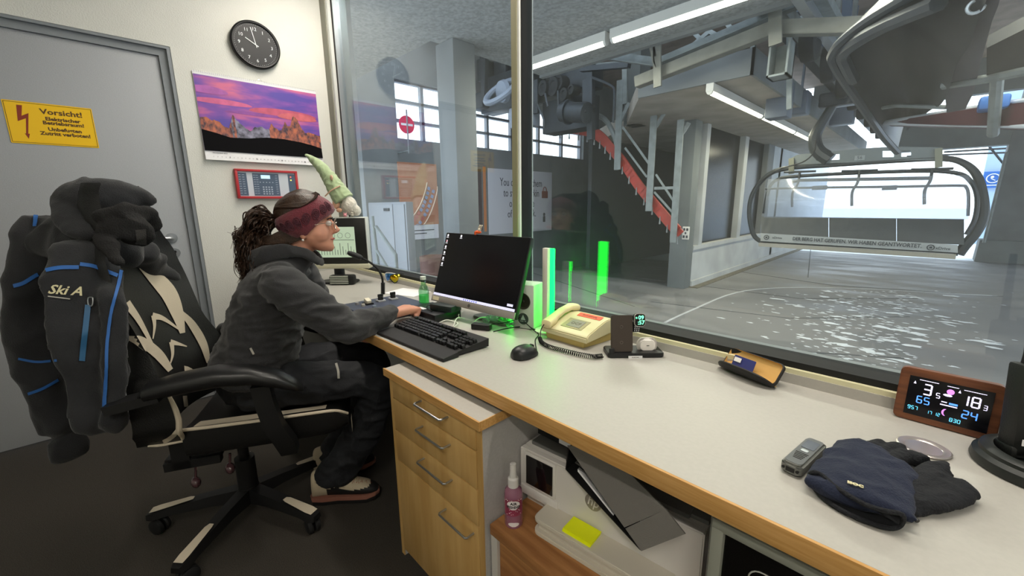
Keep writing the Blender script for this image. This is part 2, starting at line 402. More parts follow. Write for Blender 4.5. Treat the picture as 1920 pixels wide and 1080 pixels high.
# left hall wall with its band of windows
XH = -8.
ys = [px(x, 200, XH).y for x in (742, 797, 862, 919, 964, 1016, 1060, 1096)]
z0, z1 = 2.56, 3.72
b = MB(); b.bx(XH-.25, XH, 1.42, 14.2, ZF-.6, z0); b.bx(XH-.25, XH, 1.42, 14.2, z1, 4.9); b.bx(XH-.25, XH, 1.42, ys[0], z0, z1); b.bx(XH-.25, XH, ys[-1], 14.2, z0, z1)
struct('wall_hall_left', b, m_con)
w = bpy.data.objects.new('window_2', None); COL.objects.link(w); w['kind'] = 'structure'
b = MB()
for y in ys: b.bx(XH-.2, XH-.1, y-.035, y+.035, z0, z1)
for k in range(4): b.bx(XH-.2, XH-.1, ys[0], ys[-1], z0+(z1-z0)*k/3-.03, z0+(z1-z0)*k/3+.03)
b.build('window_frame', M('window_grey', '#8b8f96', .5), w)
b = MB(); b.bx(XH-.16, XH-.15, ys[0], ys[-1], z0, z1); b.build('pane', glassmat('pane_pale', '#ffffff', .0, 1.4, haze=.04), w)
b = MB(); b.bx(-8.2, -3.315, 14.2, 14.4, ZF-.6, 4.9); struct('wall_hall_back', b, M('green_grey_wall', '#6f7673', .85, noise_amt=.08, nscale=1.5))
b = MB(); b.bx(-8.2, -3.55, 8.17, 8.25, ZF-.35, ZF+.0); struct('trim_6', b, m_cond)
# low wall, posts and glazed control rooms
X = -3.315
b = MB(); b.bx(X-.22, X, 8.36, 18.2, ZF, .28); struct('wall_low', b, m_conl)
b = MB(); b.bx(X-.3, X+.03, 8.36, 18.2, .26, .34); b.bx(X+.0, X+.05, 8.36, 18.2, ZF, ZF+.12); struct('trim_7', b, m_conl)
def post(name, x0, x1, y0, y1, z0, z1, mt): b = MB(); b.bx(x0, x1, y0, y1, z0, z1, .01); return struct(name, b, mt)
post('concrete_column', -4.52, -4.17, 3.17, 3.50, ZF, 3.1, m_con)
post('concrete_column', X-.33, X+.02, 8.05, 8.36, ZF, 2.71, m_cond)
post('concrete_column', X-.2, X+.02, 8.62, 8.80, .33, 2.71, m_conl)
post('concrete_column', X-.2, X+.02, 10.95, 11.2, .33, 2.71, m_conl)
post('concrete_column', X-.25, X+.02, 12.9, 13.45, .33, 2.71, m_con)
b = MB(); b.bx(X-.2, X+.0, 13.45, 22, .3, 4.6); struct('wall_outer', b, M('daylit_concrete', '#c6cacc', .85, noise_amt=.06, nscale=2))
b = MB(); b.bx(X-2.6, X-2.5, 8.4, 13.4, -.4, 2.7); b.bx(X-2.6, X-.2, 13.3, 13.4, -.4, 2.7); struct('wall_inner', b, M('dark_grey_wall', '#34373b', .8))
w = bpy.data.objects.new('window_3', None); COL.objects.link(w); w['kind'] = 'structure'
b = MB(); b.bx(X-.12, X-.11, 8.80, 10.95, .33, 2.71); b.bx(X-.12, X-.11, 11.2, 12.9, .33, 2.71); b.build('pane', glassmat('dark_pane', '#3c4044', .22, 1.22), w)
# big tapered pillar and header at the exit
b = MB()
b.grid([[(1.0, 17.2, ZF), (3.0, 17.2, ZF), (3.0, 18.0, ZF), (1.0, 18.0, ZF)], [(1.02, 17.2, .1), (2.9, 17.2, .1), (2.9, 18, .1), (1.02, 18, .1)]], True, True); b.use(m_cond)
struct('pillar_base', b, M('weathered_pillar', '#55585b', .8, col2='#8a8d8f', nscale=2, bump=.1), angle=30)
b = MB(); b.grid([[(1.12, 17.28, .1), (2.7, 17.28, .1), (2.7, 17.9, .1), (1.12, 17.9, .1)], [(1.17, 17.28, 2.6), (2.7, 17.28, 2.6), (2.7, 17.9, 2.6), (1.17, 17.9, 2.6)], [(1.3, 17.28, 4.9), (2.7, 17.28, 4.9), (2.7, 17.9, 4.9), (1.3, 17.9, 4.9)]], True, True)
struct('pillar', b, M('pillar_concrete', '#6c7072', .8, noise_amt=.2, nscale=1.5, bump=.1), angle=30)
b = MB(); b.bx(-1.0, 6, 17.3, 17.7, 2.62, 3.45); b.bx(-3.3, 6, 17.3, 17.6, 4.0, 4.9); struct('header_beam', b, m_cond)
# ground outside
b = MB(); b.bx(-40, 60, 17.35, 120, ZF-.2, ZF+.0); b.bx(-60, -8.3, -20, 17.3, ZF-.2, ZF); b.bx(6, 60, -20, 17.35, ZF-.2, ZF)
struct('snow_ground', b, M('snow', '#eef2f6', .7, noise_amt=.04, nscale=.6, bump=.2, bscale=3))
# ---------------------------------------------------------------- light
wd = bpy.data.worlds.new('world'); SC.world = wd; wd.use_nodes = True; nt = wd.node_tree; bg = nt.nodes['Background']
tc = nt.nodes.new('ShaderNodeTexCoord'); sx = nt.nodes.new('ShaderNodeSeparateXYZ'); nt.links.new(tc.outputs['Generated'], sx.inputs[0])
cr = nt.nodes.new('ShaderNodeValToRGB'); nt.links.new(sx.outputs['Z'], cr.inputs[0])
cr.color_ramp.elements[0].color = (.95, .975, 1, 1); cr.color_ramp.elements[1].position = .6; cr.color_ramp.elements[1].color = (.80, .88, 1, 1)
nt.links.new(cr.outputs[0], bg.inputs[0]); bg.inputs[1].default_value = 3.8
def fixture(name, label, p, q, w, powr, col, n=1, group=None, drop=.05, gap=.03, nolight=False):
    p, q = V(p), V(q); t = thing(name, label, 'lamp', (p+q)/2, group=group); d = (q-p); L = d.length; d.normalize()
    b = MB(); b.bar(p+V((0, 0, drop)), q+V((0, 0, drop)), w*1.3, .1-.002 if drop == .05 else .04); b.build('housing', m_white, t)
    for k in range(n):
        a = p+d*(L*k/n+gap); c = p+d*(L*(k+1)/n-gap)
        b = MB(); b.tube([a, c], w*.5, seg=10); b.build('tube', M('tube_glow_'+col[1:], '#ffffff', .3, emit=12, ecol=col), t)
        for e in (a-d*.012, c+d*.012): b = MB(); b.cyl(e-d*.014, e+d*.014, w*.55); b.build('end_cap', m_white, t)
        if not nolight:
            l = area('light', (a+c)/2-V((0, 0, w*.7)), ((c-a).length, w), powr/n, col, (0, 0, math.atan2(d.y, d.x)))
for k, (x0, x1) in enumerate(((-4.34, -2.86), (-2.8, -1.32), (-1.26, .2), (.26, 1.7))):
    fixture('fluorescent_lamp', ['fluorescent lamp under the grey hall ceiling, leftmost behind the window bar', 'fluorescent lamp under the hall ceiling, middle length of the bright row', 'fluorescent lamp under the hall ceiling, right length running out of view', 'fluorescent lamp of the near ceiling row beyond the view'][k], (x0, 4.36, 3.0), (x1, 4.36, 3.0), .075, 44, '#fff5de')
for k in range(3):
    y0 = 5.79+k*2.3
    fixture('fluorescent_lamp', ['nearest fluorescent lamp under the concrete platform slab', 'second fluorescent lamp along the concrete platform slab', 'farthest fluorescent lamp along the platform slab above the chairlift'][k], (-2.234, y0, 2.6), (-2.234, y0+2.26, 2.6), .07, 46, '#fff0cf')
# ceiling lamps of the room (above the picture)
for k, (x, y, pw) in enumerate(((-2.1, 1.03, 26), (-.2, 1.03, 24), (.75, -1.0, 30))):
    t = thing('ceiling_lamp', ['ceiling lamp over the left part of the desk', 'ceiling lamp over the right part of the desk', 'ceiling lamp behind the viewer at the right wall'][k], 'lamp', (x, y, RC-.06))
    b = MB(); b.box((x, y, RC-.03), (1.3, .16, .055), bev=.01); b.build('housing', m_white, t)
    b = MB(); b.box((x, y, RC-.062), (1.24, .12, .008)); b.build('diffuser', M('diffuser', '#ffffff', .4, emit=2.2, ecol='#fff6e4'), t)
    area('light', (x, y, RC-.075), (1.24, .12), pw, '#fff7ea')
# ================================================================ wall things
t = thing('wall_clock', 'round black wall clock with white numerals above the mountain calendar', 'clock', (XL, .816, 2.04))
Fc = frame((XL+.002, .816, 2.171), (0, 1, 0), (1, 0, 0))
b = MB(); o = Fc @ V((0, 0, 0)); b.lathe([(.128, 0), (.134, .008), (.134, .028), (.126, .034), (.121, .033), (.120, .026)], o, (1, 0, 0), 56, cap=False); b.build('rim', m_black, t)
b = MB(); b.cyl(Fc @ V((0, 0, .001)), Fc @ V((0, 0, .024)), .1215, seg=56); b.build('dial', M('dial_black', '#17181b', .5), t)
b = MB(); mw = M('dial_white', '#d9dde0', .5)
for k in range(12):
    a = PI/2-(k+1)*PI/6; text(b, str(k+1), Fc @ Matrix.Translation((math.cos(a)*.088, math.sin(a)*.088, .0245)), .026)
for k in range(60):
    a = k*PI/30; b.box(Fc @ V((math.cos(a)*.112, math.sin(a)*.112, .0245)), (.0006, .0016, .0016))
b.build('numerals', mw, t)
for nm, a, L, wd_ in (('hour_hand', PI/2+60.5*PI/180, .062, .005), ('minute_hand', PI/2+12*PI/180, .096, .0038)):
    b = MB(); d_ = V((math.cos(a), math.sin(a), 0)); b.bar(Fc @ (d_*-.015+V((0, 0, .0275))), Fc @ (d_*L+V((0, 0, .0275))), wd_, .0012, (1, 0, 0)); b.build(nm, mw, t)
# calendar
t = thing('wall_calendar', 'wide calendar with a purple sunset mountain photo on the white wall', 'calendar', (XL, .81, 1.46))
m = M('calendar_sky', '#5a3f9c', .45); nt = m.node_tree; bs = nt.nodes['Principled BSDF']
tc = nt.nodes.new('ShaderNodeTexCoord'); mp = nt.nodes.new('ShaderNodeMapping'); mp.inputs['Scale'].default_value = (1, 2.2, 9); nt.links.new(tc.outputs['Object'], mp.inputs[0])
n1 = nt.nodes.new('ShaderNodeTexNoise'); n1.inputs['Scale'].default_value = 1.3; n1.inputs['Detail'].default_value = 4; nt.links.new(mp.outputs[0], n1.inputs[0])
cr = nt.nodes.new('ShaderNodeValToRGB'); e = cr.color_ramp.elements
e[0].position = .40; e[0].color = lin('#54429a'); e[1].position = .66; e[1].color = lin('#c8658a')
x_ = e.new(.52); x_.color = lin('#7d4aa0')
nt.links.new(n1.outputs[0], cr.inputs[0]); nt.links.new(cr.outputs[0], bs.inputs['Base Color'])
Fk = frame((XL+.004, .8165, 1.735), (0, 1, 0), (1, 0, 0))
b = MB(); rows = []
for k in range(40):
    z = .233-.49*k/39; cu = .004+.018*max(0, ((.233-z)/.49*13-7)/6)**2
    rows.append([Fk @ V((x, z, cu+(.002 if False else 0))) for x in (-.34, -.17, 0, .17, .336)])
b.grid(rows); rows2 = [[p-V((.003, 0, 0)) for p in r] for r in rows]; b.grid(rows2, flip=True)
for i in (0, -1): b.grid([rows[i], rows2[i]])
b.build('pages', M('calendar_paper', '#e4e3e6', .7), t)
b = MB(); b.use(m)
zc = lambda y: .006+.018*max(0, ((.233-y)/.49*13-7)/6)**2
def sheet(poly, lift, mm):
    b.use(mm)
    for i in range(len(poly)-1):
        (x0, t0, u0), (x1, t1, u1) = poly[i], poly[i+1]
        N = 16
        b.grid([[Fk @ V((x0, t0+(u0-t0)*k/N, zc(t0+(u0-t0)*k/N)+lift)), Fk @ V((x1, t1+(u1-t1)*k/N, zc(t1+(u1-t1)*k/N)+lift))] for k in range(N+1)])
sheet([(-.338, .215, -.205), (0, .215, -.205), (.334, .215, -.205)], .0005, m)
# long red cloud banks
for ci, (cx, cy, w_, h_, c_) in enumerate(((-.22, .075, .16, .022, '#c9608c'), (.12, .055, .2, .03, '#b8526e'), (-.05, .03, .16, .014, '#8a4a96'), (.2, .04, .12, .03, '#c4606a'), (-.28, .13, .1, .03, '#a65aa5'))):
    P_ = [(cx+w_*math.cos(a), cy+h_*math.sin(a)*(1 if math.sin(a) > 0 else .5)) for a in [PI-PI*k/16 for k in range(17)]]
    sheet([(max(-.337, min(.333, x)), y, cy-h_*.45*math.sin(PI*k/16)) for k, (x, y) in enumerate(P_)], .0008+.00035*ci, M('cloud'+c_[1:], c_, .5, noise_amt=.12, nscale=25))
rk = M('alpenglow_rock', '#b8684a', .5, col2='#40303c', nscale=38, stretch=(1, 1.4, .8)); sn = M('dim_rock', '#8d8ca0', .5, col2='#2a2833', nscale=30); fg = M('dark_foothill', '#08070a', .7, spec=.1)
random.seed(3)
prof = [(-.338, -.02), (-.31, -.015), (-.28, -.028), (-.25, -.03), (-.225, -.06), (-.20, -.065), (-.185, -.03), (-.172, .018), (-.16, -.005), (-.14, -.03), (-.11, -.06), (-.085, -.072), (-.06, -.045), (-.03, -.035), (0, -.05), (.02, -.045), (.035, -.01), (.05, -.035), (.07, -.045), (.09, -.05), (.105, -.02), (.118, .012), (.135, -.02), (.15, -.008), (.165, .045), (.18, .05), (.195, .035), (.215, -.02), (.235, -.045), (.27, -.04), (.30, -.05), (.334, -.055)]
fine = []
for (x0, y0), (x1, y1) in zip(prof, prof[1:]):
    for k in range(3): fine.append((x0+(x1-x0)*k/3, y0+(y1-y0)*k/3+random.uniform(-.004, .004)))
fine.append(prof[-1])
for i in range(0, len(fine)-1):
    x = fine[i][0]; mm = sn if (-.19 < x < .02 and not -.18 < x < -.165) else rk
    sheet([(fine[i][0], fine[i][1], -.15), (fine[i+1][0], fine[i+1][1], -.15)], .0032, mm)
sheet([(-.338, -.085, -.205), (-.27, -.10, -.205), (-.2, -.12, -.205), (-.1, -.115, -.205), (0, -.10, -.205), (.1, -.10, -.205), (.2, -.11, -.205), (.28, -.125, -.205), (.334, -.14, -.205)], .0042, fg)
b.build('mountain_picture', None, t, angle=180)
b = MB(); b.use(M('calendar_ink', '#77757c', .7))
text(b, 'NOVEMBER 2023', Fk @ Matrix.Translation((-.265, -.216, zc(-.216)+.0008)), .010)
for k in range(30): text(b, str(k+1), Fk @ Matrix.Translation((-.30+.0205*k, -.238, zc(-.238)+.001)), .0085 if k % 7 != 4 else .0115, bold=.0 if k % 7 != 4 else .0005)
b.build('date_row', None, t)
b = MB()
for k in range(66):
    if 31 <= k <= 34: continue
    y = -.33+.66*k/65; c = Fk @ V((y, .232, .006)); b.tube([c+V((math.cos(a)*.004, 0, math.sin(a)*.005)) for a in [2*PI*q/7 for q in range(7)]], .0006, 5, True)
b.build('wire_binding', m_alu, t)
b = MB(); c = Fk @ V((0, .236, .004)); b.tube([c+V((.003, math.cos(a)*.012, math.sin(a)*.008)) for a in [PI*q/8 for q in range(9)]], .0012, 6); b.build('hanging_hook', m_chrome, t)
# alarm panel
t = thing('alarm_panel', 'small red framed control panel with keypad under the calendar', 'control panel', (XL, .79, 1.25))
Fa = frame((XL+.0, .7885, 1.343), (0, 1, 0), (1, 0, 0))
mr = M('panel_red', '#b02a30', .4)
b = MB()
for (x, y, w_, h_) in ((0, .083, .358, .014), (0, -.083, .358, .014), (-.172, 0, .014, .166), (.172, 0, .014, .166)): b.box(Fa @ V((x, y, .018)), (.036, w_, h_), bev=.002)
b.build('frame', mr, t)
b = MB(); b.box(Fa @ V((0, 0, .012)), (.022, .334, .154)); b.build('face_plate', M('panel_pale', '#c3c8d2', .4), t)
b = MB().use(M('panel_slate', '#4f5e73', .4))
for x, w_ in ((-.142, .05), (-.01, .15), (.142, .042)): b.box(Fa @ V((x, -.002, .0235)), (.0012, w_, .14))
b.use(M('panel_mark', '#aab4c4', .4))
for r_ in range(4):
    for c_ in range(4): b.box(Fa @ V((.0-.03+.016*c_, -.018-.014*r_, .0245)), (.0015, .009, .008))
for c_ in range(5): b.box(Fa @ V((-.045+.018*c_, .012, .0245)), (.0015, .006, .005))
for r_ in range(9):
    for x in (-.155, -.135, -.075, -.06, .05): b.box(Fa @ V((x, .055-.014*r_, .0245)), (.001, .012, .0028))
b.build('keypad', None, t)
b = MB(); b.box(Fa @ V((-.012, .046, .0247)), (.002, .052, .022)); b.build('display', M('lcd_blue', '#b9dcf2', .3, emit=.7), t)
b = MB().use(M('led_yellow', '#f0e060', .3, emit=2)); b.sph(Fa @ V((.138, .03, .025)), .004); b.use(M('led_red', '#e86a50', .3, emit=1.5)); b.sph(Fa @ V((.138, .05, .025)), .004); b.build('warning_lights', None, t)
# ================================================================ desk and storage
ZD = .74
t = thing('desk', 'long grey laminate worktop with oak edge under the window', 'desk', (-.8, .9, 0))
b = MB(); b.bx(XL+.004, 1.595, .634, 1.236, ZD-.036, ZD); b.build('worktop', m_lam, t)
b = MB(); b.bx(XL+.004, 1.595, .628, .634, ZD-.037, ZD+.0002, .0008); b.build('edge_strip', m_oak, t)
b = MB(); b.bx(XL+.004, 1.595, 1.198, 1.236, ZD, ZD+.026); b.build('upstand', m_lam, t)
for x in (-2.98, -.86, .9):
    b = MB(); b.bx(x, x+.03, .70, 1.2, 0, ZD-.037); b.build('support_panel', M('support_grey', '#8b8984', .6), t)
b = MB(); b.bx(-.2, -.175, .68, 1.2, 0, ZD-.037); b.build('support_panel', M('support_grey', '#8b8984', .6), t)
# drawer cabinet
t = thing('drawer_cabinet', 'birch fronted drawer cabinet with four wire handles beside the office chair', 'cabinet', (-.925, .85, 0))
xc0, xc1, yc = -1.152, -.697, .575
b = MB(); b.bx(xc0, xc0+.018, yc+.002, 1.15, 0, .668); b.bx(xc1-.018, xc1, yc+.002, 1.15, 0, .668); b.bx(xc0+.018, xc1-.018, 1.13, 1.15, 0, .668); b.bx(xc0+.018, xc1-.018, yc+.02, 1.15, .03, .05); b.build('body', m_lamd, t)
for x_0 in (xc0, xc1-.018): b = MB(); b.bx(x_0, x_0+.018, yc-.001, yc+.002, 0, .668); b.build('front_edging', m_birch, t)
b = MB(); b.bx(xc0-.012, xc1+.004, yc-.008, 1.15, .668, .69); b.build('top_board', m_lam, t)
b = MB(); b.bx(xc0-.014, xc1+.006, yc-.013, yc-.008, .667, .691); b.bx(xc1+.004, xc1+.007, yc-.008, 1.15, .667, .691); b.build('top_edging', m_oak, t)
zs = [.664] + [py(x, y, yc).z for x, y in ((740.7, 746.7), (743.5, 804.0), (746.8, 860))] + [.03]
hp = [((775, 762), (824, 784)), ((778, 811), (828, 836)), ((781, 874), (832, 901)), ((822, 970), (873, 1004))]
for k in range(4):
    b = MB(); b.bx(xc0+.0205, xc1-.0205, yc-.003, yc+.016, zs[k+1]+.002, zs[k]-.002, .0012); dr = b.build('drawer', m_birch, t)
    p, q = py(*hp[k][0], yc-.03), py(*hp[k][1], yc-.03); zz = (p.z+q.z)/2
    b = MB(); b.tube([(p.x, yc-.002, zz), (p.x, yc-.026, zz), (p.x+.004, yc-.030, zz), (q.x-.004, yc-.030, zz), (q.x, yc-.026, zz), (q.x, yc-.002, zz)], .003, 10); b.build('handle', m_alu, dr)
# low wooden shelf with printer
m_wood = M('warm_wood', '#b5814f', .5, col2='#946238', nscale=4, stretch=(1.5, 14, 14), detail=6, bump=.04)
t = thing('low_wood_shelf', 'low brown wooden shelf box under the worktop carrying the printer', 'shelf', (-.44, .85, 0))
b = MB(); b.bx(-.690, -.205, .588, 1.18, .366, .396, .002); b.build('top_board', m_wood, t)
for x_0 in (-.690, -.227): b = MB(); b.bx(x_0, x_0+.022, .592, 1.18, 0, .366); b.build('side_board', M('shelf_side', '#c8c4bd', .5), t)
b = MB(); b.bx(-.666, -.229, .60, .618, .04, .35); b.build('front_board', m_wood, t)
# air freshener
bo = (-.648, .633, .3962)
t = thing('air_freshener_bottle', 'pink transparent spray bottle with white cap on the wooden shelf', 'bottle', bo)
b = MB(); b.lathe([(.002, 0), (.021, .001), (.0235, .006), (.0235, .088), (.021, .102), (.012, .112), (.011, .118)], bo, seg=32); b.build('bottle_body', M('pink_liquid', '#c98ba6', .12, trans=.55, ior=1.35, coat=.5), t)
b = MB(); b.lathe([(.0135, .108), (.0135, .132), (.0095, .136), (.008, .150), (.0085, .158), (.0075, .172), (.002, .174)], bo, seg=24); b.build('spray_cap', M('cap_cloudy', '#d8d5d2', .3), t)
import math as _m2
def wrap(mb, s, o, r, h, size, a0, sx=1., t_=.0003, step=None):
    "lettering bent round a bottle"
    tmp = MB(); text(tmp, s, Matrix(), size, t_, sx=sx, bold=.0002)
    for v in tmp.bm.verts:
        x, y, z = v.co; a = a0+x/r; v.co = V((o[0]+(r+z+.0006)*math.cos(a), o[1]+(r+z+.0006)*math.sin(a), o[2]+h+y))
    tmp.bm.normal_update(); b_ = bmesh.new()
    mb._merge(tmp.bm, Matrix())
a0 = math.atan2(-.633, .648)
b = MB().use(M('label_wine', '#8e3550', .4))
rows = [[V((bo[0]+.0239*math.cos(a0+a), bo[1]+.0239*math.sin(a0+a), bo[2]+h)) for a in [-1.1+2.2*k/20 for k in range(21)]] for h in (.040, .086)]
b.grid(rows)
b.use(M('label_white', '#e8e2e2', .5))
def blob(h0, w_, hh, r=.0242):
    rws = []
    for i in range(7):
        y = -1+2*i/6; ww = w_*math.sqrt(max(.03, 1-y*y*.9))
        rws.append([V((bo[0]+r*math.cos(a0+x*ww), bo[1]+r*math.sin(a0+x*ww), bo[2]+h0+y*hh)) for x in [-1+2*k/10 for k in range(11)]])
    b.grid(rws)
blob(.071, .72, .0125)
random.seed(5)
for k in range(26): 
    a = random.uniform(-1, 1); h = random.choice([random.uniform(.043, .058), random.uniform(.082, .085)]); b.sph((bo[0]+.0240*math.cos(a0+a), bo[1]+.0240*math.sin(a0+a), bo[2]+h), .0009, seg=6)
blob(.016, .6, .006); 
b.use(M('ink_black', '#1a1518', .5)); wrap(b, 'AIR', bo, .0242, .0755, .010, a0, 1.1); wrap(b, 'FRESHENER', bo, .0242, .066, .0095, a0, .72)
b.build('label', None, t, angle=60)
# printer
t = thing('printer', 'white inkjet printer with dark square display under the worktop', 'printer', (-.46, .85, .3962), math.radians(4.5))
Fp = W(t)  # local frame: x along front
Tp = Matrix.Translation((-.689, .700, .3965)) @ Matrix.Rotation(math.radians(4.9), 4, 'Z')
mpw = M('printer_white', '#d8d4cf', .35); mpg = M('printer_grey', '#6b6b69', .5)
b = MB(); b.T = Tp
b.prism([(0, .045), (.12, .045), (.125, .030), (.465, .030), (.465, .170), (0, .170)], Matrix(((1, 0, 0, 0), (0, 0, -1, .02), (0, 1, 0, 0), (0, 0, 0, 1))), .02, .003)
b.box((.2325, .17, .097), (.465, .30, .144), bev=.004); b.box((.2325, .17, .02), (.455, .29, .04)); b.build('printer_body', mpw, t)
b = MB(); b.T = Tp; b.box((.24, .17, .173), (.45, .28, .012), bev=.004); b.box((.28, .1, .176), (.3, .16, .012), bev=.004); b.build('printer_lid', mpg, t)
b = MB(); b.T = Tp; b.box((.068, -.002, .118), (.098, .006, .098), bev=.002); b.build('display_bezel', mpw, t)
b = MB(); b.T = Tp; b.box((.068, -.006, .118), (.084, .003, .082), bev=.001); b.build('display', M('screen_gloss', '#0e0c0d', .08, coat=.5), t)
b = MB(); b.T = Tp; b.box((.065, .0, .052), (.12, .01, .026), bev=.002); b.build('front_flap', mpw, t)
b = MB(); b.T = Tp; b.prism(rrect(.33, .085, .018), Matrix.Translation((.255, -.022, .0)), .012, .002); b.prism(rrect(.33, .085, .018), Matrix.Translation((.255, -.022, .034)), .012, .003); b.box((.255, -.016, .02), (.31, .07, .03), bev=.003)
b.build('paper_tray', M('tray_cream', '#cfc8ba', .4), t)
b = MB(); b.T = Tp; c = V((.222, -.0008, .115)); b.use(M('logo_grey', '#a09a94', .3, metal=.4)); b.cyl(c, c-V((0, .0008, 0)), .021, seg=36); b.use(M('logo_pale', '#dcd8d4', .3)); text(b, 'hp', Matrix.Translation(c+V((0, -.001, .002))) @ Matrix.Rotation(PI/2, 4, 'X'), .036, .0004, shear=.25, sx=.85); b.build('logo', None, t)
pc = Tp @ V((.215, -.058, .0485))
b = MB(); b.T = Tp; 
for k in range(8): b.box((.21+.0003*k, -.031+.0004*(k % 3), .0468+.0012*k), (.075, .048, .0011))
solo('sticky_note_pad', b, M('neon_yellow', '#e8f000', .6, emit=.05), 'bright yellow sticky note pad on the printer tray', 'note pad')
# binder
t = thing('ring_binder', 'open grey ring binder leaning on the printer', 'binder', (-.42, .7, .50))
mgb = M('binder_grey', '#77746f', .7, bump=.25, bscale=500); mbk = M('binder_black', '#0e0e0f', .5)
A_, B_, C_, D_ = py(1065, 838, .70), py(1204, 1032, .672), py(1286, 1000, .69), py(1130, 835, .72)
def quadplate(b, pts, t_): 
    pts = [V(p) for p in pts]; n = (pts[1]-pts[0]).cross(pts[2]-pts[0]).normalized()*t_
    b.grid([[p for p in pts], [p+n for p in pts]], True, True)
E_ = A_.lerp(B_, .8); G_ = E_+(C_-B_)
b = MB(); quadplate(b, [A_+V((0, 0, .004)), E_, G_, D_+V((0, 0, .0))], .004); b.build('upper_cover', mgb, t)
b = MB(); quadplate(b, [E_+V((.002, 0, -.001)), B_, C_, G_], .004); b.build('spine', mgb, t)
K_ = py(1060, 880, .70)
b = MB(); quadplate(b, [K_, B_-V((.004, 0, .003)), B_+V((.03, .24, -.004)), K_+V((.0, .24, -.0))], .003); quadplate(b, [A_, K_, K_+V((.0, .22, .01)), A_+V((0, .22, .01))], .003); b.build('lower_cover', mbk, t)
b = MB()
for k in range(5): quadplate(b, [py(1083, 880+k, .705), py(1150, 965+k*.6, .69), py(1175, 935, .78)+V((0, 0, k*.0006)), py(1092, 868, .8)+V((0, 0, k*.0006))], .0008)
b.build('papers', m_paper, t)
b = MB(); b.T = Matrix.Translation((-.618, .765, .579)); b.box((0, .05, .03), (.13, .1, .058)); t = thing('black_box', 'small black product box with barcode label on the printer', 'box', (-.618, .815, .580)); b.build('carton', M('carton_black', '#17181a', .5), t)
b = MB().use(m_paper); b.T = Matrix.Translation((-.618, .7645, .579)); b.box((.035, 0, .03), (.05, .0012, .05)); text(b, 'CE', Matrix.Translation((-.045, -.0005, .022)) @ Matrix.Rotation(PI/2, 4, 'X'), .016); text(b, '5A', Matrix.Translation((-.02, -.0005, .04)) @ Matrix.Rotation(PI/2, 4, 'X'), .012)
b.use(m_black); random.seed(2)
for k in range(14): b.box((.016+.003*k, -.0008, .032), (random.choice([.0008, .0015]), .0006, .03))
b.build('label', None, t)
# framed board
t = thing('framed_chalkboard', 'black board in a grey frame standing under the desk at the right', 'board', (.12, .67, 0))
F0 = frame((-.19, .655, .04), (1, 0, 0), (0, -1, 0)) 
F0 = Matrix.Translation((-.19, .66, .04)) @ Matrix.Rotation(PI/2, 4, 'X')
b = MB(); b.T = F0
for x, y, w_, h_ in ((.36, .633, .72, .02), (.36, .01, .72, .02), (.01, .32, .02, .62), (.71, .32, .02, .62)): b.box((x, y, 0), (w_, h_, .02), bev=.003)
b.build('frame', M('frame_grey_green', '#8f9186', .5), t)
b = MB(); b.T = F0; b.box((.36, .32, -.004), (.69, .61, .006)); b.build('board', M('board_black', '#050505', .25), t)
b = MB().use(M('chalk_line', '#b8b8b0', .7)); b.T = F0; b.tube([(x+.36, y+.31, .0) for x, y in rrect(.60, .545, .02)], .0012, 6, True)
b.use(M('chalk_red', '#b5443c', .7))
random.seed(11)
for k in range(22): b.sph((.14+random.uniform(-.02, .03), .535+random.uniform(-.03, .02), .0), random.uniform(.003, .008), (1, .6, .25), 8)
b.build('chalk_drawing', None, t)
# ================================================================ things on the desk
Z = ZD
def desk(x, y, z=ZD): return pz(x, y, z)
# --- monitor
T0 = Matrix.Translation((-1.464, .95, .80)) @ Matrix.Rotation(math.radians(3.3), 4, 'Z') @ Matrix.Rotation(-math.radians(18.7), 4, 'X') @ Matrix.Rotation(PI/2, 4, 'X')
# local: x right, y up the screen, z out of the screen
t = thing('computer_monitor', 'large flat desktop monitor with a black screen and silver chin', 'monitor', (-1.2, 1.07, ZD))
b = MB(); b.T = T0; b.box((.2385, .15, -.012), (.477, .30, .02), bev=.003); b.box((.2385, .15, -.03), (.30, .18, .025), bev=.008); b.build('housing', m_black, t)
b = MB(); b.T = T0; b.box((.2385, .1615, -.0005), (.466, .272, .0012)); sc = b.build('screen', M('screen_black', '#0b0b0e', .25, emit=.02, ecol='#20222c'), t)
b = MB(); b.T = T0; b.box((.2385, .012, 0), (.477, .026, .006), bev=.001); b.build('chin', M('silver_plastic', '#aaa59c', .3, metal=.5), t)
b = MB(); b.T = T0; b.use(M('taskbar', '#cfcfe8', .4, emit=.75)); b.box((.2385, .0315, .0008), (.466, .010, .0006)); b.box((.445, .047, .0008), (.028, .009, .0006))
b.use(M('icon_white', '#e8e8f0', .4, emit=.8))
for x, y in ((.014, .287), (.014, .262), (.014, .237), (.014, .212), (.014, .187), (.014, .163), (.10, .287)):
    b.box((x+.004, y, .0008), (.008, .010, .0006)); b.box((x+.004, y-.009, .0008), (.014, .0018, .0006))
b.use(M('icon_red', '#c05060', .4, emit=.5)); b.box((.018, .262, .0012), (.006, .006, .0006))
b.use(M('icon_blue', '#5a6ad0', .4, emit=.5))
for k in range(7): b.box((.20+.012*k, .0315, .0014), (.005, .005, .0006))
b.build('screen_icons', None, t)
b = MB().use(M('logo_dark', '#55524e', .4)); b.T = T0; b.cyl((.2385, .012, .003), (.2385, .012, .0036), .007, seg=20); b.use(M('sticker', '#d8cfae', .5)); b.box((.03, .012, .0034), (.04, .015, .0008)); b.build('badge', None, t)
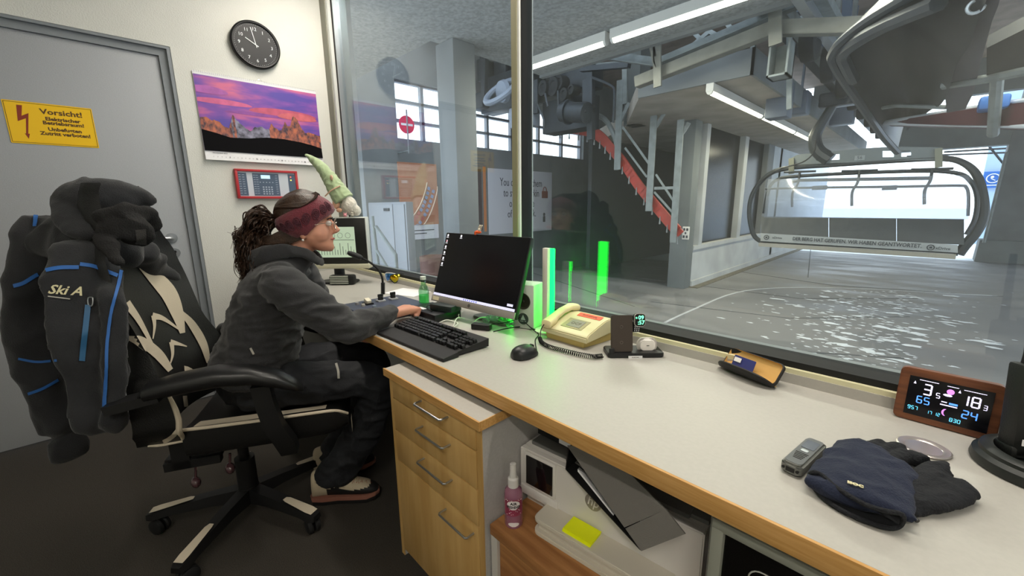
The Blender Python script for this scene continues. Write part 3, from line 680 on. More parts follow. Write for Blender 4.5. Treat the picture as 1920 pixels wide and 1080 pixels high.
b = MB(); p = T0 @ V((.24, .1, -.04)); b.bar(p, (-1.19, 1.125, .76), .05, .014, (1, 0, 0)); b.prism(rrect(.2, .15, .02), Matrix.Translation((-1.19, 1.10, ZD+.0005)), .010, .003); b.bar((-1.19, 1.125, .75), (-1.19, 1.125, .80), .05, .02, (1, 0, 0)); b.build('stand', M('stand_silver', '#77746f', .35, metal=.5), t)
# clip figure on the monitor
p = T0 @ V((.20, .302, 0))
t = thing('clip_figure', 'tiny orange and white paper clip figure sitting on the top of the monitor', 'figurine', p)
b = MB(); b.sph(p+V((0, 0, .006)), .012, (1.6, .7, .6), 12); b.cyl(p+V((-.008, -.008, -.004)), p+V((-.008, -.008, .008)), .004); b.build('body', M('bright_orange', '#e8602a', .5), t)
b = MB()
for dx in (-.0, .012): b.tube([p+V((dx, 0, .01)), p+V((dx+.006, 0, .024)), p+V((dx+.014, 0, .034))], .003, 8)
b.sph(p+V((.01, 0, .016)), .007); b.build('ears', M('figure_cream', '#d8cdb8', .5), t)
# --- keyboard
ko = V((-1.335, .640, ZD)); kx = (desk(838, 682, .75)-desk(712, 628, .75)); kx.z = 0; kl = .400; kx.normalize(); ky = V((-kx.y, kx.x, 0))
kx = V((math.cos(-.005), math.sin(-.005), 0)); ky = V((.0, 1, 0))
t = thing('keyboard', 'black full size keyboard with wrist rest at the desk edge', 'keyboard', (-1.14, .74, ZD))
# skewed corner fit: body is a sheared slab rising to the back
A_, B_, C_, D_ = V((-1.335, .637, 0)), V((-.925, .650, 0)), V((-.985, .850, 0)), V((-1.445, .848, 0))
A_, B_, C_, D_ = V((-1.365, .645, 0)), V((-.935, .641, 0)), V((-.935, .862, 0)), V((-1.365, .868, 0))
KR = math.radians(0)
Kf = Matrix.Translation((-1.362, .644, ZD+.0005)) @ Matrix.Rotation(math.radians(1.5), 4, 'Z') @ Matrix.Diagonal((.40/.44, .182/.215, 1, 1))
b = MB(); b.T = Kf
sl = math.radians(5)
b.grid([[(.012, 0, .004), (.428, 0, .004), (.442, .215, .004), (0, .215, .004)], [(.010, 0, .009), (.430, 0, .009), (.444, .215, .031), (-.002, .215, .031)]], True, True)
b.grid([[(.0, .0, .001), (.44, 0, .001), (.44, .07, .001), (-.0, .07, .001)], [(.002, .002, .010), (.438, .002, .010), (.438, .07, .016), (.002, .07, .016)]], True, True)
for x in (.03, .41): b.box((x, .2, .006), (.02, .02, .012))
b.build('keyboard_body', M('keyboard_black', '#1b1b1d', .6, bump=.1, bscale=500), t, angle=25)
mk = M('keycap', '#141416', .35); 
rows_ = [(.082, [(1.25, 3), (6.25, 1), (1.25, 4), (0, .5), (1, 3), (0, .5), (2, 1), (1, 1)]), (.101, [(2.25, 1), (1, 10), (2.75, 1), (0, 1.5), (1, 1), (0, 1.5), (1, 3), (1, 1)]), (.120, [(1.75, 1), (1, 11), (2.25, 1), (0, 4), (1, 3)]), (.139, [(1.5, 1), (1, 12), (1.5, 1), (0, .5), (1, 3), (0, .5), (1, 4)]), (.158, [(1, 13), (2, 1), (0, .5), (1, 3), (0, .5), (1, 4)]), (.184, [(1, 1), (0, 1), (1, 4), (0, .5), (1, 4), (0, .5), (1, 4), (0, .5), (1, 3)])]
kid = 0
for (y, seq) in rows_:
    u = 0; zb = .010+(y/.215)*.0205
    for w_, n_ in seq:
        if w_ == 0: u += n_; continue
        for k in range(int(n_)):
            if u+w_ > 23: break
            x = .014+.0183*(u+w_/2); b = MB(); b.T = Kf; b.box((x, y, zb+.006), (.0183*w_-.002, .0168, .011), Matrix.Rotation(sl, 3, 'X'), bev=.0016, seg=1, taper=.86); b.build('key', mk, t, angle=20); u += w_; kid += 1
# --- mouse
mo = desk(984, 664); t = thing('computer_mouse', 'black wired computer mouse on the desk in front of the phone', 'mouse', mo)
b = MB(); d1 = (desk(1008, 656)-desk(962, 672)); d1.z = 0; L_ = .095; d1.normalize(); s1 = V((-d1.y, d1.x, 0)); c = desk(984, 668); rws = []
for k in range(13):
    u = -1+2*k/12; hw = .031*max(0, 1-abs(u)**3.2)**.5*(1-.08*u)+.001; hh = .034*max(0, 1-abs(u+.12)**2.6)**.6 if abs(u+.12) < 1 else 0; hh = max(hh, .006)
    rws.append([c+d1*u*L_/2+s1*hw*math.cos(a)*(1 if math.sin(a) > -.1 else .9)+V((0, 0, max(.001, .004+hh*max(0, math.sin(a))**.8-.003*(math.sin(a) < 0)))) for a in [2*PI*q/20 for q in range(20)]])
b.grid(rws, True, True); b.build('mouse_body', M('mouse_black', '#1a1c1d', .4), t)
b = MB(); b.cyl(c+d1*.028-s1*.004+V((0, 0, .024)), c+d1*.028+s1*.004+V((0, 0, .024)), .009, seg=14); b.build('scroll_wheel', m_rub, t)
b = MB(); q = [desk(1006, 656, Z+.012), desk(1004, 645, Z+.006), desk(1004, 636, Z+.004), desk(1010, 628, Z+.004), desk(1006, 622, Z+.004)]; b.tube(q, .0018, 6, n=5); b.build('cable', m_rub, t)
# --- telephone
FL, FR, BR = desk(1018, 631), desk(1097, 656), desk(1152, 636)
px_ = V((1, -.02, 0)); 
Ft = Matrix.Translation((-.905, 1.035, ZD)) @ Matrix.Rotation(math.radians(-1), 4, 'Z')
mcr = M('phone_cream', '#d8cfa4', .4); mcr2 = M('phone_foot', '#c0ab66', .5)
t = thing('desk_telephone', 'cream desk telephone with handset and black coiled cord', 'telephone', (-.81, 1.11, ZD))
b = MB(); b.T = Ft
b.grid([[(.012, .010, .001), (.170, .010, .001), (.186, .150, .001), (.0, .150, .001)], [(.012, .006, .022), (.175, .006, .022), (.188, .150, .03), (0, .150, .03)]], True, True); b.build('foot', mcr2, t)
b = MB(); prof = [(0, .026), (-.004, .040), (.004, .050), (.05, .064), (.10, .078), (.135, .080), (.152, .074), (.155, .03), (.0, .024)]
b.T = Ft; b.prism(prof, Matrix(((0, 0, 1, -.004), (1, 0, 0, 0), (0, 1, 0, 0), (0, 0, 0, 1))), .197, .003); b.build('phone_body', mcr, t)
b = MB(); b.T = Ft
b.grid([ell(V((.026, y, z)), V((w_, 0, 0)), V((0, 0, h_)), 16, 3) for y, z, w_, h_ in ((-.012, .052, .018, .008), (-.008, .056, .022, .014), (.02, .064, .022, .014), (.035, .074, .018, .010), (.075, .088, .017, .009), (.115, .093, .018, .010), (.128, .092, .022, .013), (.152, .088, .022, .013), (.158, .086, .018, .008))], True, True); b.build('handset', M('handset_cream', '#dccfa0', .38), t)
def onslope(x, y, w_, h_, mm, nm, lift=.0012, txt=None):
    b = MB().use(mm); zc_ = lambda yy: .0625+(yy-.045)*.285
    n_ = V((0, -.285, 1)).normalized()*lift
    q = [V((x-w_/2, y-h_/2, zc_(y-h_/2))), V((x+w_/2, y-h_/2, zc_(y-h_/2))), V((x+w_/2, y+h_/2, zc_(y+h_/2))), V((x-w_/2, y+h_/2, zc_(y+h_/2)))]
    b.T = Ft; b.grid([[p for p in q], [p+n_ for p in q]], True, True)
    if txt: b.use(M('note_dark', '#5a5245', .6)); text(b, txt, frame(V((x, y, zc_(y)))+n_, (1, 0, 0), n_), h_*.5)
    b.build(nm, None, t)
onslope(.125, .105, .095, .022, M('red_label', '#e8604a', .5), 'red_label', txt='Einsatzleitung')
onslope(.110, .045, .085, .055, M('plate_frame', '#a9a07c', .4), 'name_plate'); onslope(.112, .045, .055, .040, M('plate_inner', '#8f8b80', .5), 'name_card', .0022, 'OCF')
b = MB()
cp = [desk(1012, 634, Z+.014), desk(1016, 642, Z+.010), desk(1030, 650, Z+.009), desk(1055, 657, Z+.009), desk(1085, 664, Z+.009), desk(1112, 668, Z+.009), desk(1130, 667, Z+.009)]
path = smooth_path(cp, 24); N_ = len(path); turns = 46; hel = []
for i in range(turns*10):
    u = i/(turns*10-1)*(N_-1); k = int(min(N_-2, u)); f_ = u-k; c = path[k].lerp(path[k+1], f_); d_ = (path[k+1]-path[k]).normalized(); s_ = d_.cross(V((0, 0, 1))).normalized(); u_ = s_.cross(d_)
    a = 2*PI*turns*i/(turns*10-1); hel.append(c+(s_*math.cos(a)+u_*math.sin(a))*.0062)
b.tube(hel, .0014, 5); b.build('coiled_cord', m_rub, t)
b = MB(); b.tube([Ft @ V((.02, -.014, .055)), Ft @ V((.012, -.02, .035)), desk(1013, 633, Z+.012)], .0016, 6, n=5); b.build('handset_lead', m_rub, t)
# --- charging stand with watch and earbud case
cx_ = V((math.cos(.80), math.sin(.80), 0)); cy_ = V((-cx_.y, cx_.x, 0))
Fg = Matrix(((cx_.x, cy_.x, 0, -.630), (cx_.y, cy_.y, 0, 1.022), (0, 0, 1, ZD), (0, 0, 0, 1)))
t = thing('charging_stand', 'black charging stand holding a watch beside the cream telephone', 'charger', (-.57, 1.1, ZD))
b = MB(); b.T = Fg; b.prism(rrect(.172, .075, .012, cx=.086, cy=.037), Matrix.Translation((0, 0, .001)), .014, .002); b.build('base', M('charger_black', '#1c1c1e', .4), t)
b = MB(); b.T = Fg; b.prism(rrect(.066, .112, .006, cx=.045, cy=.056), Matrix.Translation((0, .018, .015)) @ Matrix.Rotation(math.radians(80), 4, 'X'), .007, .001); b.build('phone_rest', M('rest_brown_black', '#3b322b', .55), t)
b = MB(); b.T = Fg; b.box((.012, .006, .020), (.016, .012, .02), bev=.003); b.bar((.074, .05, .115), (.096, .04, .115), .012, .012); b.cyl((.095, .045, .115), (.095, .032, .115), .014); b.bar((.07, .045, .07), (.078, .040, .071), .006, .006); b.build('arm', m_black, t)
b = MB().use(M('ring_grey', '#777068', .5)); b.T = Fg
for z_ in (.045, .092): 
    c = V((.043, .0285-.0+(z_-.015)*.176-.0185, z_)); b.tube([c+V((math.cos(a)*.0045, -.0008, math.sin(a)*.0045)) for a in [2*PI*k/14 for k in range(14)]], .0004, 5, True)
b.build('charge_marks', None, t)
b = MB().use(m_paper); b.T = Fg; b.box((.082, -.003, .004), (.042, .002, .008)); b.use(M('note_dark', '#5a5245', .6)); text(b, 'BLUESTORK', Matrix.Translation((.082, -.0042, .004)) @ Matrix.Rotation(PI/2, 4, 'X'), .004); b.build('label', None, t)
t = thing('smart_watch', 'square watch with green digits hanging on the charging stand', 'watch', Fg @ V((.096, .02, .09)))
Fq = Fg @ Matrix.Translation((.097, .026, .113)) @ Matrix.Rotation(math.radians(80), 4, 'X')
b = MB(); b.T = Fq; b.prism(rrect(.034, .040, .009), Matrix(), .008, .0015); b.build('watch_case', M('watch_silver', '#c8c4c0', .25, metal=.8), t)
b = MB(); b.T = Fq; b.prism(rrect(.030, .036, .008), Matrix.Translation((0, 0, .0078)), .0008); b.build('watch_screen', M('watch_glass', '#050607', .15), t)
b = MB().use(M('digit_mint', '#7dffc4', .4, emit=1.6)); b.T = Fq; text(b, '09', Matrix.Translation((.003, .007, .009)), .017, bold=.0003); text(b, ':57', Matrix.Translation((.003, -.008, .009)), .017, bold=.0003); text(b, '@', Matrix.Translation((-.011, .007, .009)), .006); b.build('watch_digits', None, t)
b = MB(); b.T = Fg; b.grid([ell(V((.092+.010*0, y, z)), V((.010, 0, 0)), V((0, .002, 0)), 10) for y, z in ((.030, .092), (.030, .082), (.036, .073), (.046, .068), (.052, .078), (.05, .10))], True, True); b.build('strap', M('strap_black', '#1b1c1e', .6), t)
b = MB().use(M('strap_pale', '#cfd0d2', .5)); b.T = Fg
for i in range(4):
    for j in range(3): b.cyl((.086+.006*j, .0275+.0012*i, .090-.006*i), (.086+.006*j, .0265+.0012*i, .090-.006*i), .0017, seg=8)
b.build('strap_holes', None, t)
t = thing('earbud_case', 'white rounded earbud case lying on the charging stand', 'earbud case', Fg @ V((.128, .03, .016)))
b = MB(); b.T = Fg; b.prism(rrect(.062, .046, .021, 8, cx=0, cy=0), Matrix.Translation((.128, .046, .024)) @ Matrix.Rotation(math.radians(84), 4, 'X') @ Matrix.Translation((0, .004, 0)), .020, .0075); 
for v in b.bm.verts: pass
b.build('case_shell', M('case_white', '#e6e1da', .25), t, angle=80)
b = MB(); b.T = Fg; b.box((.128, .0255, .030), (.008, .0012, .0016)); b.build('status_light', m_black, t)
# --- spectacle case
hA, hB = desk(1352, 690), desk(1447, 729); hd = (hB-hA); L_ = hd.length; hd.normalize(); hn = V((-hd.y, hd.x, 0))
t = thing('glasses_case', 'open black spectacle case with yellow lining leaning at the window sill', 'case', (hA+hB)/2)
up_ = (hn*.60+V((0, 0, .80))).normalized(); mid = (hA+hB)/2+V((0, 0, .005)); nl = hd.cross(up_).normalized()
if nl.dot(CO-mid) < 0: nl = -nl
Fl = Matrix(((hd.x, up_.x, nl.x, 0), (hd.y, up_.y, nl.y, 0), (hd.z, up_.z, nl.z, 0), (0, 0, 0, 1))); Fl.translation = mid+up_*.031+hn*.006
o1 = rrect(L_*1.04, .062, .012, 6)
b = MB().use(M('case_black', '#151414', .55)); b.T = Fl; N = len(o1)
lay = [(1.0, .004), (1.0, -.004), (.93, -.009), (.6, -.011), (.02, -.011)]
b.grid([[V((x*s_, y*s_, z)) for x, y in o1] for s_, z in lay], True)
b.grid([[V((x, y, .004)) for x, y in o1], [V((x*.965, y*.93, .005)) for x, y in o1]], True)
b.use(M('lining_yellow', '#c9a05e', .8)); b.grid([[V((x*s_, y*(s_-.035 if s_ > .5 else s_), z)) for x, y in o1] for s_, z in ((.965, .005), (.93, -.003), (.6, -.005), (.02, -.005))], True)
b.build('lid', None, t, angle=50)
b = MB(); rows = []; inn = []
for i in range(23):
    u = i/22; e = max(.03, 1-abs(2*u-1)**3.5)**.5; r1 = []; r2 = []
    for k in range(10):
        a_ = -.15+1.5*k/9; yy = .036*math.sin(a_)*e; zz = .004+.040*(1-math.cos(a_))*e
        p = hA+hd*(u*L_*1.1-L_*.05)-hn*(yy-.004)+V((0, 0, zz)); r1.append(p); r2.append(p+hn*.0025+V((0, 0, .002)))
    rows.append(r1); inn.append(r2)
b.use(M('case_black', '#151414', .55)); b.grid(rows); b.grid([[r[-1] for r in rows], [r[-1] for r in inn]]); b.use(M('lining_yellow', '#c9a05e', .8)); b.grid(inn, flip=True); b.build('front_shell', None, t, angle=60)
b = MB(); c = (hA+hB)/2-hd*.018+hn*.014+V((0, 0, .030)); b.use(M('card_blue', '#343a78', .4)); nrm = (V((0, 0, .45))-hn).normalized(); b.prism(rrect(.062, .034, .002), frame(c, hd, nrm), .001); b.use(m_paper); b.prism(rrect(.02, .012, .001), frame(c-hd*.017+V((0, 0, .006))+nrm*.0012, hd, nrm), .0006)
t2 = b.build('blue_card', None, None); tag(t2, 'small blue card with white patch inside the open spectacle case', 'card')
# --- weather station
Tw = Matrix.Translation((-.002, 1.159, ZD+.0015)) @ Matrix.Rotation(math.radians(-1.9), 4, 'Z') @ Matrix.Rotation(-math.radians(5.1), 4, 'X') @ Matrix.Rotation(PI/2, 4, 'X')
t = thing('weather_station', 'wooden framed digital weather display on the desk beside the black radio', 'weather display', (.07, 1.165, ZD+.001))
b = MB(); b.T = Tw; m_wal = M('walnut', '#7b4a2d', .5, col2='#5f3620', nscale=5, stretch=(2, 22, 22), bump=.05)
W_, H_ = .147, .112
o_ = rrect(W_, H_, .010, 5, W_/2, H_/2)
b.prism(o_, Matrix.Translation((0, 0, -.022)), .022, .0015); b.build('wooden_body', m_wal, t)
b = MB(); b.T = Tw; b.box((W_/2+.001, H_/2-.001, .0005), (.118, .083, .0012)); b.build('display', M('display_black', '#0c0c12', .2), t)
b = MB(); b.T = Tw; ox, oy = W_/2+.001, H_/2-.001
def tx(s, x, y, h, mm, **k): b.use(mm); text(b, s, Tw0 @ Matrix.Translation((ox+x, oy+y, .0014)), h, .0002, **k)
Tw0 = Matrix()
lw, lb, lc, lp = M('lcd_white', '#e6e0ff', .4, emit=1.0), M('lcd_azure', '#5a9cff', .4, emit=1.1), M('lcd_cyan', '#6ad8ff', .4, emit=1.), M('lcd_pink', '#d88be8', .4, emit=1.)
def seg7(s, x, y, h, mm):
    b.use(mm); w_ = h*.5; S_ = {'0': 'abcdef', '1': 'bc', '2': 'abged', '3': 'abgcd', '4': 'fgbc', '5': 'afgcd', '6': 'afgedc', '7': 'abc', '8': 'abcdefg', '9': 'abcdfg'}
    for ch in s:
        if ch == '.': b.box((ox+x-w_*.16, oy+y-h/2, .0012), (h*.1, h*.1, .0004)); continue
        if ch == ' ': x += w_*.7; continue
        t_ = h*.13
        for g in S_[ch]:
            X_, Y_, ww, hh = {'a': (0, .5, 1, 0), 'g': (0, 0, 1, 0), 'd': (0, -.5, 1, 0), 'b': (.5, .25, 0, 1), 'c': (.5, -.25, 0, 1), 'f': (-.5, .25, 0, 1), 'e': (-.5, -.25, 0, 1)}[g]
            b.box((ox+x+X_*w_, oy+y+Y_*h, .0012), (w_*.95 if ww else t_, h*.46 if hh else t_, .0004))
        x += w_*1.55
seg7('3', -.030, .018, .021, lw); seg7('5', -.014, .011, .010, lw); seg7('65', -.039, -.006, .014, lb); seg7('957', -.052, -.026, .007, lc); seg7('17 12', -.024, -.028, .006, lc)
seg7('18', .022, .014, .020, lw); seg7('3', .0505, .008, .009, lw); seg7('24', .027, -.014, .015, lb); seg7('830', .010, -.032, .007, lc)
b.use(lp); b.cyl((ox+.002, oy+.024, .001), (ox+.002, oy+.024, .0016), .0055); 
b.use(lw); b.sph((ox-.001, oy+.016, .001), .005, (1.4, .55, .1), 10); b.box((ox-.004, oy+.001, .0012), (.008, .002, .0004)); b.box((ox+.003, oy-.005, .0012), (.024, .0022, .0004)); b.box((ox-.03, oy+.036, .0012), (.028, .0012, .0004)); b.box((ox+.034, oy+.034, .0012), (.030, .0012, .0004)); b.box((ox+.004, oy+.035, .0012), (.016, .0012, .0004))
for x in (-.05, .014): b.prism([(ox+x-.002, oy+.026), (ox+x+.002, oy+.026), (ox+x, oy+.032)], Matrix.Translation((0, 0, .001)), .0004)
b.use(lb); b.box((ox+.009, oy+.0, .0012), (.012, .004, .0003)); b.use(lp); b.tube([(ox+.0015+.005*math.cos(a), oy-.020+.007*math.sin(a), .0014) for a in [PI*.55+PI*.9*k/8 for k in range(9)]], lambda u: .0004+.0012*math.sin(PI*u), 6)
b.build('display_digits', None, t)
# --- small radio pager
t = thing('handheld_device', 'small dark grey handheld device with screen lying beside the gloves', 'handheld device', desk(1505, 850))
q = [desk(1461, 866, Z+.022), desk(1505, 874, Z+.022), desk(1553, 833, Z+.022), desk(1514, 815, Z+.022)]
c = sum(q, V())/4; dx_ = ((q[1]-q[0])+(q[2]-q[3]))/2; dy_ = ((q[3]-q[0])+(q[2]-q[1]))/2; wv, hv = dx_.length, dy_.length; dy_.normalize(); dx_.normalize()
Fd = frame(c-V((0, 0, .022-.001)), dy_.cross(V((0, 0, 1))), (0, 0, 1))
b = MB(); b.T = Fd; b.prism(rrect(wv, hv, .010, 6), Matrix(), .021, .004); b.build('device_body', M('device_grey', '#6e6f6a', .45, noise_amt=.05, nscale=300), t)
b = MB(); b.T = Fd; b.prism(rrect(wv*.80, hv*.90, .008, 6), Matrix.Translation((0, .0, .0205)), .0012, .0004); b.build('front_plate', M('device_plate', '#55585a', .4), t)
b = MB(); b.T = Fd; b.prism(rrect(wv*.62, hv*.28, .003), Matrix.Translation((0, hv*.22, .0214)), .001); b.build('small_screen', M('lcd_grey', '#59606b', .15), t)
b = MB(); b.T = Fd; b.prism(rrect(wv*.34, hv*.07, .002), Matrix.Translation((0, -hv*.01, .0215)), .0012); b.build('badge', m_alu, t)
b = MB(); b.T = Fd
for k in range(5): b.box((0, -hv*.10-hv*.045*k, .0219), (wv*(.6-.05*k), hv*.02, .0008), bev=.0002)
b.build('speaker_slots', m_black, t)
b = MB(); b.T = Fd; b.box((0, -hv/2-.0002, .0105), (wv*.4, .001, .008)); b.cyl((-wv*.32, -hv/2-.001, .011), (-wv*.32, -hv/2+.002, .011), .0025, seg=10); b.cyl((wv*.32, -hv/2-.001, .011), (wv*.32, -hv/2+.002, .011), .0025, seg=10); b.build('charging_port', m_black, t)
# --- silver dish
c = (desk(1683, 828)+desk(1778, 860))/2; c = V((.048, 1.037, ZD))
b = MB(); b.lathe([(.001, .0025), (.026, .0025), (.028, .004), (.036, .005), (.0385, .0035), (.037, .001), (.001, .0005)], c, seg=48, cap=False); solo('metal_dish', b, M('brushed_silver', '#c8c0bb', .3, metal=.75), 'flat round silver dish lying behind the blue gloves', 'dish')
# --- two way radio in its charger
t = thing('radio_charger', 'round black charging cup at the right edge of the desk', 'charger', (.190, 1.075, ZD))
b = MB(); b.lathe([(.002, .001), (.084, .001), (.086, .006), (.084, .018), (.077, .024), (.076, .030), (.070, .034), (.060, .034), (.057, .020), (.002, .018)], (.192, 1.075, ZD), seg=56); b.build('cup', M('cup_black', '#1d211f', .45), t)
t = thing('two_way_radio', 'tall black two way radio with antenna standing in the round charging cup', 'radio', (.195, 1.078, ZD+.02))
Fr = Matrix.Translation((.172, 1.085, ZD+.020)) @ Matrix.Rotation(math.radians(28), 4, 'Z') @ Matrix.Rotation(math.radians(-6), 4, 'X')
b = MB(); b.T = Fr; b.box((0, 0, .082), (.062, .036, .164), bev=.006); b.box((0, .002, .01), (.064, .040, .02), bev=.004); b.build('radio_body', M('radio_black', '#141615', .5, bump=.1, bscale=300), t)
b = MB(); b.T = Fr; b.tube([(-.015, 0, .16), (-.015, 0, .18), (-.017, 0, .32)], lambda u: .009-.003*u, 14); b.build('antenna', m_rub, t)
b = MB(); b.T = Fr
for x in (.012,): b.cyl((x, 0, .162), (x, 0, .176), .007, seg=16)
b.build('knob', m_black, t)
b = MB().use(m_paper); b.T = Fr; b.box((-.004, -.0205, .030), (.036, .001, .011)); b.use(m_black); text(b, 'MB 1', Matrix.Translation((-.004, -.0212, .030)) @ Matrix.Rotation(PI/2, 4, 'X'), .009); b.build('name_label', None, t)
b = MB(); b.T = Fr; b.box((-.012, -.0185, .106), (.010, .001, .0025)); b.build('clip_mark', m_alu, t)
# --- LED bar and loudspeaker
t = thing('led_light_bar', 'slim white upright light bar glowing green toward the window', 'lamp', (-.942, 1.10, ZD))
b = MB(); b.box((-.940, 1.094, ZD+.158), (.024, .016, .300), bev=.003); b.lathe([(.002, .0005), (.044, .0005), (.044, .006), (.016, .009), (.013, .012)], (-.940, 1.098, ZD), seg=36); b.build('bar_housing', M('bar_white', '#d9d4c8', .4), t)
b = MB(); b.box((-.936, 1.1085, ZD+.160), (.040, .012, .292), bev=.002); b.build('led_strip', M('led_green', '#00ff66', .4, emit=12, ecol='#02ff2c'), t)
t = thing('led_light_bar', 'green glowing light bar mostly hidden behind the right edge of the monitor', 'lamp', (-1.13, 1.10, ZD))
b = MB(); b.box((-1.125, 1.112, ZD+.108), (.036, .008, .200), bev=.003); b.lathe([(.002, .0005), (.034, .0005), (.034, .006), (.016, .009), (.013, .012)], (-1.125, 1.100, ZD), seg=36); b.build('bar_housing', M('bar_white', '#d9d4c8', .4), t)
b = MB(); b.box((-1.122, 1.100, ZD+.110), (.030, .014, .192), bev=.002); b.build('led_strip', M('led_green', '#00ff66', .4), t)
Fo = Matrix.Translation((-1.035, 1.10, ZD)) @ Matrix.Rotation(math.radians(18), 4, 'Z')
t = thing('loudspeaker', 'small pale loudspeaker lit green behind the monitor', 'speaker', (-1.035, 1.10, ZD))
b = MB(); b.T = Fo; b.box((0, 0, .086), (.088, .085, .168), bev=.004); b.build('cabinet', M('speaker_pale', '#b9c0b6', .4), t)
b = MB(); b.T = Fo; b.lathe([(.029, 0), (.031, .003), (.028, .004), (.025, .001), (.012, -.006), (.009, -.002), (.002, .002)], (.0, -.043, .108), (0, -1, 0), 36); b.build('woofer', M('cone_dark', '#2b2a20', .4), t)
b = MB().use(M('logo_disc', '#2c3a33', .4)); b.T = Fo; b.cyl((0, -.0425, .040), (0, -.0435, .040), .022, seg=32); b.use(M('logo_line', '#9fb5a8', .4)); b.prism([(-.010, .036), (.010, .036), (0, .056)], Matrix(((1, 0, 0, 0), (0, 0, -1, -.0436), (0, 1, 0, 0), (0, 0, 0, 1))), .0004); b.box((0, -.0438, .031), (.024, .0006, .002)); b.build('logo', None, t)
b = MB(); b.tube([(-1.03, 1.052, .785), (-1.07, 1.03, .765), (-1.12, 1.0, .752), (-1.18, .985, .748)], .002, 6, n=5); b.tube([(-1.01, 1.05, .775), (-.97, 1.045, .760), (-.93, 1.03, .755)], .0018, 6, n=5); b.build('speaker_cable', m_rub, t)
# --- clutter under the monitor
t = thing('docking_box', 'flat black box with white label lying left of the monitor foot', 'box', (-1.40, .93, ZD))
q = [desk(776, 588, Z+.03), desk(832, 613, Z+.03), desk(905, 590, Z+.03), desk(850, 570, Z+.03)]
b = MB(); b.box((-1.42, .93, ZD+.018), (.20, .13, .034), Matrix.Rotation(.02, 3, 'Z'), bev=.002); b.build('box_body', M('dock_black', '#17181c', .35), t)
b = MB(); b.box((-1.455, .895, ZD+.0355), (.045, .018, .0008)); b.build('label', m_paper, t)
t = thing('power_adapter', 'dark power adapter box, coloured as lit green, on the flat black box', 'adapter', (-1.355, .945, ZD+.0355))
b = MB(); b.box((-1.355, .945, ZD+.049), (.115, .065, .026), Matrix.Rotation(.25, 3, 'Z'), bev=.003); b.build('adapter_body', M('adapter_green_lit', '#1e2a28', .45), t)  # green light falling on the box is put into its dark colour
b = MB(); b.tube([(-1.41, .93, ZD+.045), (-1.43, .91, ZD+.05), (-1.415, .895, ZD+.04), (-1.37, .89, ZD+.039)], .002, 6, n=6); b.build('adapter_cable', m_rub, t)
b = MB(); b.box(desk(903, 612, Z+.012), (.075, .03, .022), Matrix.Rotation(.45, 3, 'Z'), bev=.003); solo('power_brick', b, m_black, 'small black power brick below the right half of the monitor', 'adapter')
random.seed(4)
mcw = M('cable_white', '#d8d8d0', .45)
for k, pts in enumerate(([(820, 607), (838, 600), (858, 606), (850, 614)], [(850, 612), (858, 596), (880, 600), (900, 606)], [(862, 598), (860, 590), (868, 584)], [(884, 608), (900, 596), (925, 596), (945, 604), (965, 600)], [(925, 622), (950, 616), (985, 612), (1003, 618)])):
    b = MB(); b.tube([desk(x, y, Z+.004+.012*(i % 2)) for i, (x, y) in enumerate(pts)], .0022, 6, n=6)
    solo('loose_cable', b, mcw if k < 4 else m_rub, ['white cable looping beside the keyboard corner', 'white cable crossing behind the keyboard', 'short white cable rising behind the dark adapter', 'white cable tangled by the clear plastic bag', 'thin dark cable running to the loudspeaker'][k], 'cable')
b = MB(); r_ = MB()
for k in range(7): r_.sph(desk(935+random.uniform(-26, 26), 602+random.uniform(-6, 8), Z+.014), .016, (1.2, .8, .7), 8)
r_ = fuse(r_, .004, 1); wrinkle(r_, .006, 60, amp2=.003, scale2=120)
solo('plastic_bag', r_, glassmat('clear_film', '#d8f0e0', .08, 1.7, haze=.12), 'crumpled clear plastic bag glowing green under the monitor', 'bag')
b = MB(); b.box(desk(765, 548, Z+.001), (.21, .15, .0012), Matrix.Rotation(.3, 3, 'Z')); solo('paper_sheet', b, m_paper, 'white sheet of paper on the desk behind the control panel', 'paper')
b = MB(); b.box(desk(812, 580, Z+.0022), (.14, .10, .0012), Matrix.Rotation(-.3, 3, 'Z')); solo('paper_sheet', b, m_paper, 'white sheet of paper below the left corner of the monitor', 'paper')
# --- control panel
t = thing('control_panel', 'dark blue desk control panel with switches and a gooseneck microphone', 'control panel', (-1.65, .86, ZD))
b = MB(); b.bx(-1.83, -1.50, .70, .992, ZD+.001, ZD+.022, .002); b.build('panel_plate', M('panel_navy', '#3d4457', .45), t)
def S(x, y, z=.762): return pz(x, y, z)
for (x, y) in ((714, 565), (737, 561)):
    p = S(x, y); b = MB(); b.box(p+V((0, 0, .004)), (.036, .036, .008), bev=.001); pl = b.build('switch_plate', M('plate_pale', '#a9abad', .4), t); b = MB(); b.cyl(p+V((0, 0, .008)), p+V((0, 0, .024)), .013, .011, 16); b.box(p+V((0, 0, .028)), (.009, .026, .014), bev=.002); b.build('rotary_knob', m_black, pl)
p = S(690, 570); b = MB(); b.box(p+V((0, 0, .003)), (.045, .034, .006)); pl = b.build('switch_plate', m_black, t); b = MB(); b.box(p+V((0, 0, .014)), (.032, .022, .018), Matrix.Rotation(.3, 3, 'Y'), bev=.002); b.build('lever', M('lever_cream', '#d9d2bc', .4), pl)
for k, (x, y, c_) in enumerate(((670, 571, '#8f8f90'), (681, 574, '#a8a49a'), (702, 577, '#7c8894'), (710, 581, '#9a9fa4'), (697, 583, '#6b7480'))):
    b = MB(); p = S(x, y); b.cyl(p, p+V((0, 0, .010)), .009, .008, 16); b.build('push_button', M('btn'+c_[1:], c_, .4), t)
